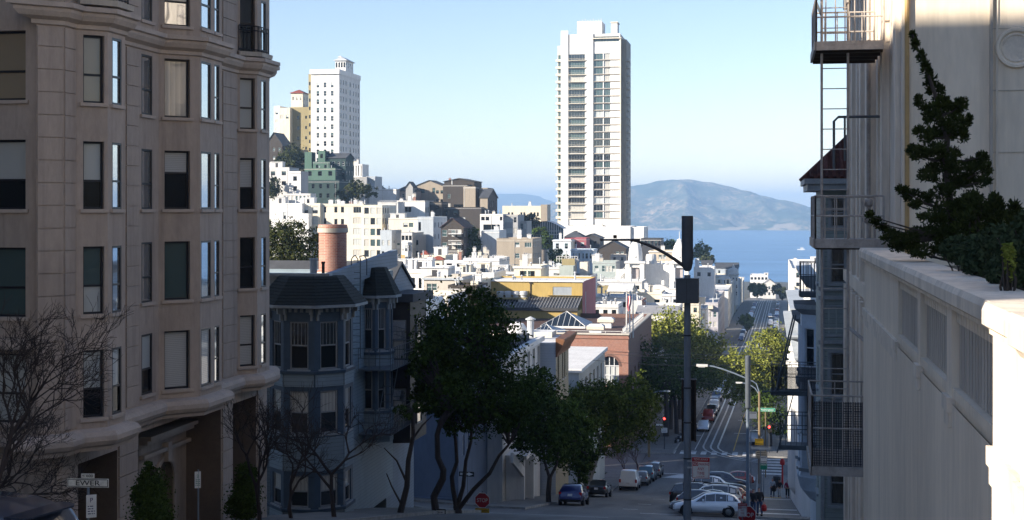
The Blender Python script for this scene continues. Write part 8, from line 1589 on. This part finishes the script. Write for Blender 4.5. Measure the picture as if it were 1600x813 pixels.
tree('round_tree', 'dark tree at the crest of the far street, right side', gp(1224, 650), [(T((1224, 466, 650), (1224, 458, 650)), .3, .2)], [pb(1224, 456, 650, 9, 9, 8), pb(1212, 450, 660, 6, 6, 9)], 600, .7, 'leaf_olive', 33)
tree('hill_tree', 'dense dark cypress left of the brick chimney', gp(455, 160), [(T((455, 470, 160), (455, 430, 160), (455, 390, 160)), .5, .2)], [pb(452, 395, 160, 40, 40, 42), pb(435, 380, 160, 22, 24, 34), pb(478, 400, 160, 22, 24, 34), pb(455, 362, 160, 28, 28, 16), pb(440, 420, 160, 30, 30, 22)], 9000, .17, 'leaf_olive', 34)
tree('hill_tree', 'round dark tree between the dark gabled house and the green house', gp(456, 445), [(T((456, 275, 445), (456, 255, 445)), .5, .3)], [pb(457, 246, 445, 18, 18, 20), pb(445, 255, 445, 12, 12, 14), pb(468, 256, 445, 10, 10, 14)], 2600, .42, 'leaf_olive', 35)
tree('hill_tree', 'dark tree on the slope left of the small white house', gp(428, 400), [], [pb(428, 292, 400, 10, 12, 16)], 900, .4, 'leaf_olive', 36)
tree('hill_tree', 'dark tree below the right end of the green house', gp(562, 425), [], [pb(562, 296, 425, 14, 14, 12), pb(545, 300, 425, 14, 14, 12), pb(578, 298, 430, 10, 10, 8)], 1500, .4, 'leaf_olive', 37)
tree('tall_hedge', 'tall dark ivy-covered tree between balcony house and terrace apartments', gp(738, 352), [], [pb(737, 380, 352, 14, 14, 22), pb(735, 405, 350, 15, 14, 18)], 1800, .36, 'leaf_dark', 38, cat='tree')
tree('garden_tree', 'low dark trees beside the arched glasshouse, left one', gp(815, 470), [], [pb(815, 344, 470, 9, 9, 8)], 600, .45, 'leaf_olive', 39); tree('garden_tree', 'low dark tree right beside the arched glasshouse', gp(830, 468), [], [pb(830, 345, 468, 10, 10, 8)], 600, .45, 'leaf_olive', 40)
tree('garden_tree', 'dark shrub tree in front of the glasshouse right end', gp(856, 420), [], [pb(856, 376, 420, 9, 9, 12), pb(845, 362, 440, 12, 12, 6)], 800, .4, 'leaf_dark', 41); tree('garden_tree', 'dark shrub tree below the pale blue Victorian', gp(868, 385), [], [pb(868, 400, 385, 10, 10, 10), pb(878, 404, 380, 8, 8, 7)], 800, .35, 'leaf_dark', 42)
tree('ridge_tree', 'dark round tree at the waterside right of the lamp drum', gp(1095, 560), [], [pb(1096, 391, 560, 11, 11, 13), pb(1086, 395, 560, 8, 8, 9)], 1100, .5, 'leaf_mid', 43); tree('ridge_tree', 'dark trees between the church towers, left cluster', gp(1046, 520), [], [pb(1046, 384, 520, 12, 12, 8), pb(1034, 389, 520, 9, 9, 6)], 1000, .45, 'leaf_dark', 44); tree('ridge_tree', 'olive bushy tree below the round waterside tree', gp(1104, 500), [], [pb(1104, 406, 500, 12, 12, 7)], 800, .45, 'leaf_olive', 45)
tree('roof_garden_tree', 'small bright green tree beside the blue house skirt roof', gp(610, 140), [], [pb(611, 455, 140, 9, 9, 12)], 500, .14, 'leaf_mid', 46)
# clipped cone shrubs and bare trees at the lower left
tree('cone_shrub', 'clipped dark conical evergreen beside the arched portal', gp(236, 33.5), [], [pb(236, 800, 33.5, 27, 27, 34), pb(236, 770, 33.5, 22, 22, 32), pb(236, 745, 33.5, 13, 13, 20)], 15000, .04, 'leaf_dark', 47, cat='shrub')
tree('cone_shrub', 'clipped dark evergreen before the right opening of the taupe building', gp(385, 42), [], [pb(383, 780, 42, 20, 20, 36), pb(384, 745, 42, 14, 14, 20)], 9000, .045, 'leaf_dark', 48, cat='shrub')
def bare(name, label, base, height, spread, seed, lean=(0, 0), depth_=6, r0=.09, bark='twig', group=None, droop=.05):
    o = thing(name, label, 'bare tree', base, 0, group); g = random.Random(seed); m = MB(); cnt = [0]
    def grow(p, d, L, r, lv):
        pts = [p]; n = 3
        for i in range(n): d = (d + Vector((g.gauss(0, .16), g.gauss(0, .16), g.gauss(0, .10) + .04))).normalized(); p = p + d * L / n; pts.append(p)
        m.tube(pts, [r * (1 - .35 * i / n) for i in range(n + 1)], bark, 6 if lv < 3 else 4, False); cnt[0] += 1
        if lv >= depth_: return
        for i in range(3 if lv < depth_ - 1 else 2 + (g.random() < .5)):
            a = g.uniform(0, 6.28); s = spread * g.uniform(.6, 1.25); q = d.orthogonal().normalized(); q = q * math.cos(a) + d.cross(q) * math.sin(a); grow(pts[-1 - (i % 2)] if i else p, (d + q * s).normalized(), L * g.uniform(.62, .86), max(r * .62, .0045), lv + 1)
    grow(Vector((0, 0, 0)), Vector((lean[0], lean[1], 1)).normalized(), height * .30, r0, 0); m.build('trunk', o); return o
bare('bare_tree', 'bare twiggy tree spreading across the left edge behind the dark SUV', (xat(-30, 24), 24, G(-13, 24) + .1), 4.7, .66, 61, (.75, 0), 7, .085)
bare('bare_tree', 'bare dense twiggy tree at the far left edge behind the spreading one', (xat(-90, 27), 27, G(-16, 27) + .1), 3.8, .6, 71, (.9, 0), 7, .07)
bare('bare_tree', 'bare twiggy tree before the right opening of the taupe building', (xat(405, 41), 41, G(-15, 41) + .1), 4.4, .62, 62, (-.05, 0), 6, .08)
bare('bare_tree', 'bare dark tree in front of the blue Victorian bay', (xat(522, 50), 50, G(-15.5, 50) + .1), 5.4, .75, 63, (0, 0), 6, .1)
bare('bare_tree', 'bare tree at the foot of the blue Victorian, left one', (xat(455, 47), 47, G(-15.5, 47) + .1), 4.2, .7, 64, (.05, 0), 6, .08)
bare('bare_tree', 'small bare reddish tree behind the white van, left one', gp(978, 150), 4.2, .6, 65, (0, 0), 5, .07, 'twig_red'); bare('bare_tree', 'small bare reddish tree behind the white van, right one', gp(994, 154), 4.4, .6, 66, (0, 0), 5, .07, 'twig_red')
# ---- terrace planting on the right
def tufts(m, c, r, n, size, mat, g, up=(0, 0, .6)):
    for _ in range(n):
        d = Vector((g.gauss(0, 1), g.gauss(0, 1), g.gauss(0, 1))).normalized(); q = g.random() ** .4; p = Vector(c) + Vector((d.x * r[0], d.y * r[1], d.z * r[2])) * q; a = (d * .8 + Vector(up) + Vector((g.gauss(0, .3), g.gauss(0, .3), g.gauss(0, .3)))).normalized(); s = a.orthogonal().normalized(); t = g.random() * 6.28; s = (s * math.cos(t) + a.cross(s) * math.sin(t)) * size * .28; l = size * (.7 + .7 * g.random())
        i = len(m.v); m.v += [tuple(p - s), tuple(p + s), tuple(p + s * .5 + a * l), tuple(p - s * .5 + a * l)]; m.f.append((i, i + 1, i + 2, i + 3)); m.m.append(m.mi(mat))
YJ = 21.5; jb = at(1492, 405, YJ); jb.z = -1.1; jt = thing('juniper_tree', 'twisted dark juniper leaning over the terrace wall against the beige building', 'tree', tuple(jb)); g = random.Random(77); m = MB(); tr_ = MB()
path = [(1500, 410), (1492, 370), (1484, 330), (1482, 290), (1478, 250), (1480, 215), (1470, 180), (1460, 145), (1448, 110), (1436, 80), (1426, 55)]
tr_.tube([at(a, b_, YJ) - jb for a, b_ in path], [.075, .07, .06, .055, .05, .045, .035, .028, .02, .012, .006], 'bark', 7)
clumps = [(1427, 58, 3, 8), (1431, 72, 4, 9), (1440, 92, 7, 11), (1447, 108, 8, 11), (1455, 125, 11, 13), (1462, 145, 14, 14), (1470, 165, 15, 14), (1485, 172, 22, 13), (1500, 165, 15, 11), (1436, 158, 8, 8), (1446, 168, 10, 8), (1458, 185, 16, 12), (1490, 195, 20, 14), (1470, 205, 24, 14), (1445, 210, 18, 13), (1498, 212, 14, 14), (1512, 190, 5, 14), (1455, 232, 26, 12), (1425, 238, 10, 9), (1438, 245, 14, 9), (1480, 240, 20, 12), (1470, 262, 22, 14), (1500, 262, 26, 12), (1525, 255, 18, 12), (1540, 262, 10, 12), (1535, 245, 7, 8), (1490, 285, 26, 12), (1515, 285, 22, 13), (1540, 282, 8, 8), (1450, 275, 16, 10), (1470, 300, 22, 12), (1410, 298, 9, 7), (1424, 306, 14, 9), (1445, 312, 14, 9), (1430, 320, 10, 7), (1480, 325, 26, 14), (1460, 340, 24, 13), (1505, 325, 22, 14), (1525, 330, 16, 14), (1500, 350, 28, 16), (1470, 365, 28, 16), (1525, 355, 20, 16), (1440, 370, 24, 14), (1418, 372, 16, 10), (1398, 366, 12, 8), (1382, 358, 9, 7), (1368, 348, 7, 7), (1360, 338, 5, 8), (1410, 385, 26, 10), (1440, 392, 26, 10), (1480, 390, 26, 14), (1390, 376, 14, 9), (1512, 378, 22, 14)]
ph = [Vector(at(a, b_, YJ)) for a, b_ in path]
for px, py, rx, rz in clumps:
    dy = g.uniform(-.25, .25); c, r = pb(px, py, YJ, rx, rx * .9, rz, dy); cc = Vector(c); n_ = min(ph, key=lambda q_: (q_ - cc).length + max(0, q_.z - cc.z) * 2)
    tr_.tube([n_ - jb, n_.lerp(cc, .5) - jb + Vector((0, 0, -.04)), cc - jb], [.022, .015, .006], 'bark', 5, False)
    for _ in range(max(4, int(rx * rz / 22))):
        d = Vector((g.gauss(0, 1), g.gauss(0, 1), g.gauss(0, 1))).normalized(); sc_ = cc - jb + Vector((d.x * r[0], d.y * r[1], d.z * r[2])) * .75; tufts(m, sc_, (r[0] * .36, r[1] * .36, r[2] * .38), 46, .045, 'leaf_juniper', g)
    tufts(m, cc - jb, [q_ * .8 for q_ in r], 60, .05, 'leaf_juniper', g)
tr_.build('trunk', jt); m.build('foliage', jt)
def bush(name, label, blobs, n, size, mat, seed, spiky=False):
    c0 = Vector(blobs[0][0]); base = Vector((c0.x, c0.y, -1.1)); o = thing(name, label, 'shrub', tuple(base)); g = random.Random(seed); m = MB(); st = MB()
    for c, r in blobs:
        cc = Vector(c) - base
        for _ in range(7): st.tube([Vector((cc.x * .5, cc.y * .5, 0)), cc * .6 + Vector((g.gauss(0, .05), g.gauss(0, .05), 0)), cc + Vector((g.uniform(-1, 1) * r[0], g.uniform(-1, 1) * r[1], g.uniform(-.5, .8) * r[2]))], [.014, .01, .004], 'bark', 4, False)
        k = n // len(blobs)
        if spiky:
            for _ in range(k // 40): d = Vector((g.gauss(0, 1), g.gauss(0, 1), g.gauss(0, 1))).normalized(); tufts(m, cc + Vector((d.x * r[0], d.y * r[1], d.z * r[2])) * (.4 + .6 * g.random()), (.06, .06, .08), 40, size, mat, g)
        else:
            for _ in range(k): d = Vector((g.gauss(0, 1), g.gauss(0, 1), g.gauss(0, 1))).normalized(); q = .5 + .55 * g.random() ** .6; m.leaf(cc + Vector((d.x * r[0], d.y * r[1], d.z * r[2])) * q, size, mat, d * .6 + Vector((0, 0, .3)))
    st.build('stem', o); m.build('foliage', o); return o
bush('juniper_shrub', 'low dark juniper shrub right of the twisted juniper', [pb(1530, 345, 20.5, 36, 30, 40), pb(1555, 330, 20.3, 14, 14, 28), pb(1520, 320, 20.6, 10, 10, 20)], 5200, .05, 'leaf_juniper', 81, True)
bush('upright_shrub', 'upright dark shrub tip at the right edge above the bushes', [pb(1586, 345, 18, 12, 12, 30), pb(1590, 375, 18, 20, 18, 26)], 2600, .045, 'leaf_juniper', 82, True)
bush('grey_bush', 'grey-green leafy bush behind the coping, below the juniper', [pb(1500, 390, 18.2, 30, 26, 22), pb(1535, 400, 17, 36, 28, 34), pb(1560, 385, 16.4, 30, 24, 36)], 5200, .032, 'leaf_bush', 83)
bush('leafy_bush', 'leafy dark bush at the right edge above the sunlit coping', [pb(1585, 410, 14.6, 30, 26, 46), pb(1605, 390, 14.2, 30, 26, 60), pb(1560, 425, 15.2, 18, 18, 22)], 4600, .034, 'leaf_bush', 84)
bush('bright_bush', 'small bright yellow-green sunlit sprig in the bushes at the right edge', [pb(1578, 410, 13.9, 9, 8, 30), pb(1574, 392, 13.9, 8, 8, 12)], 330, .028, 'leaf_bright', 85)
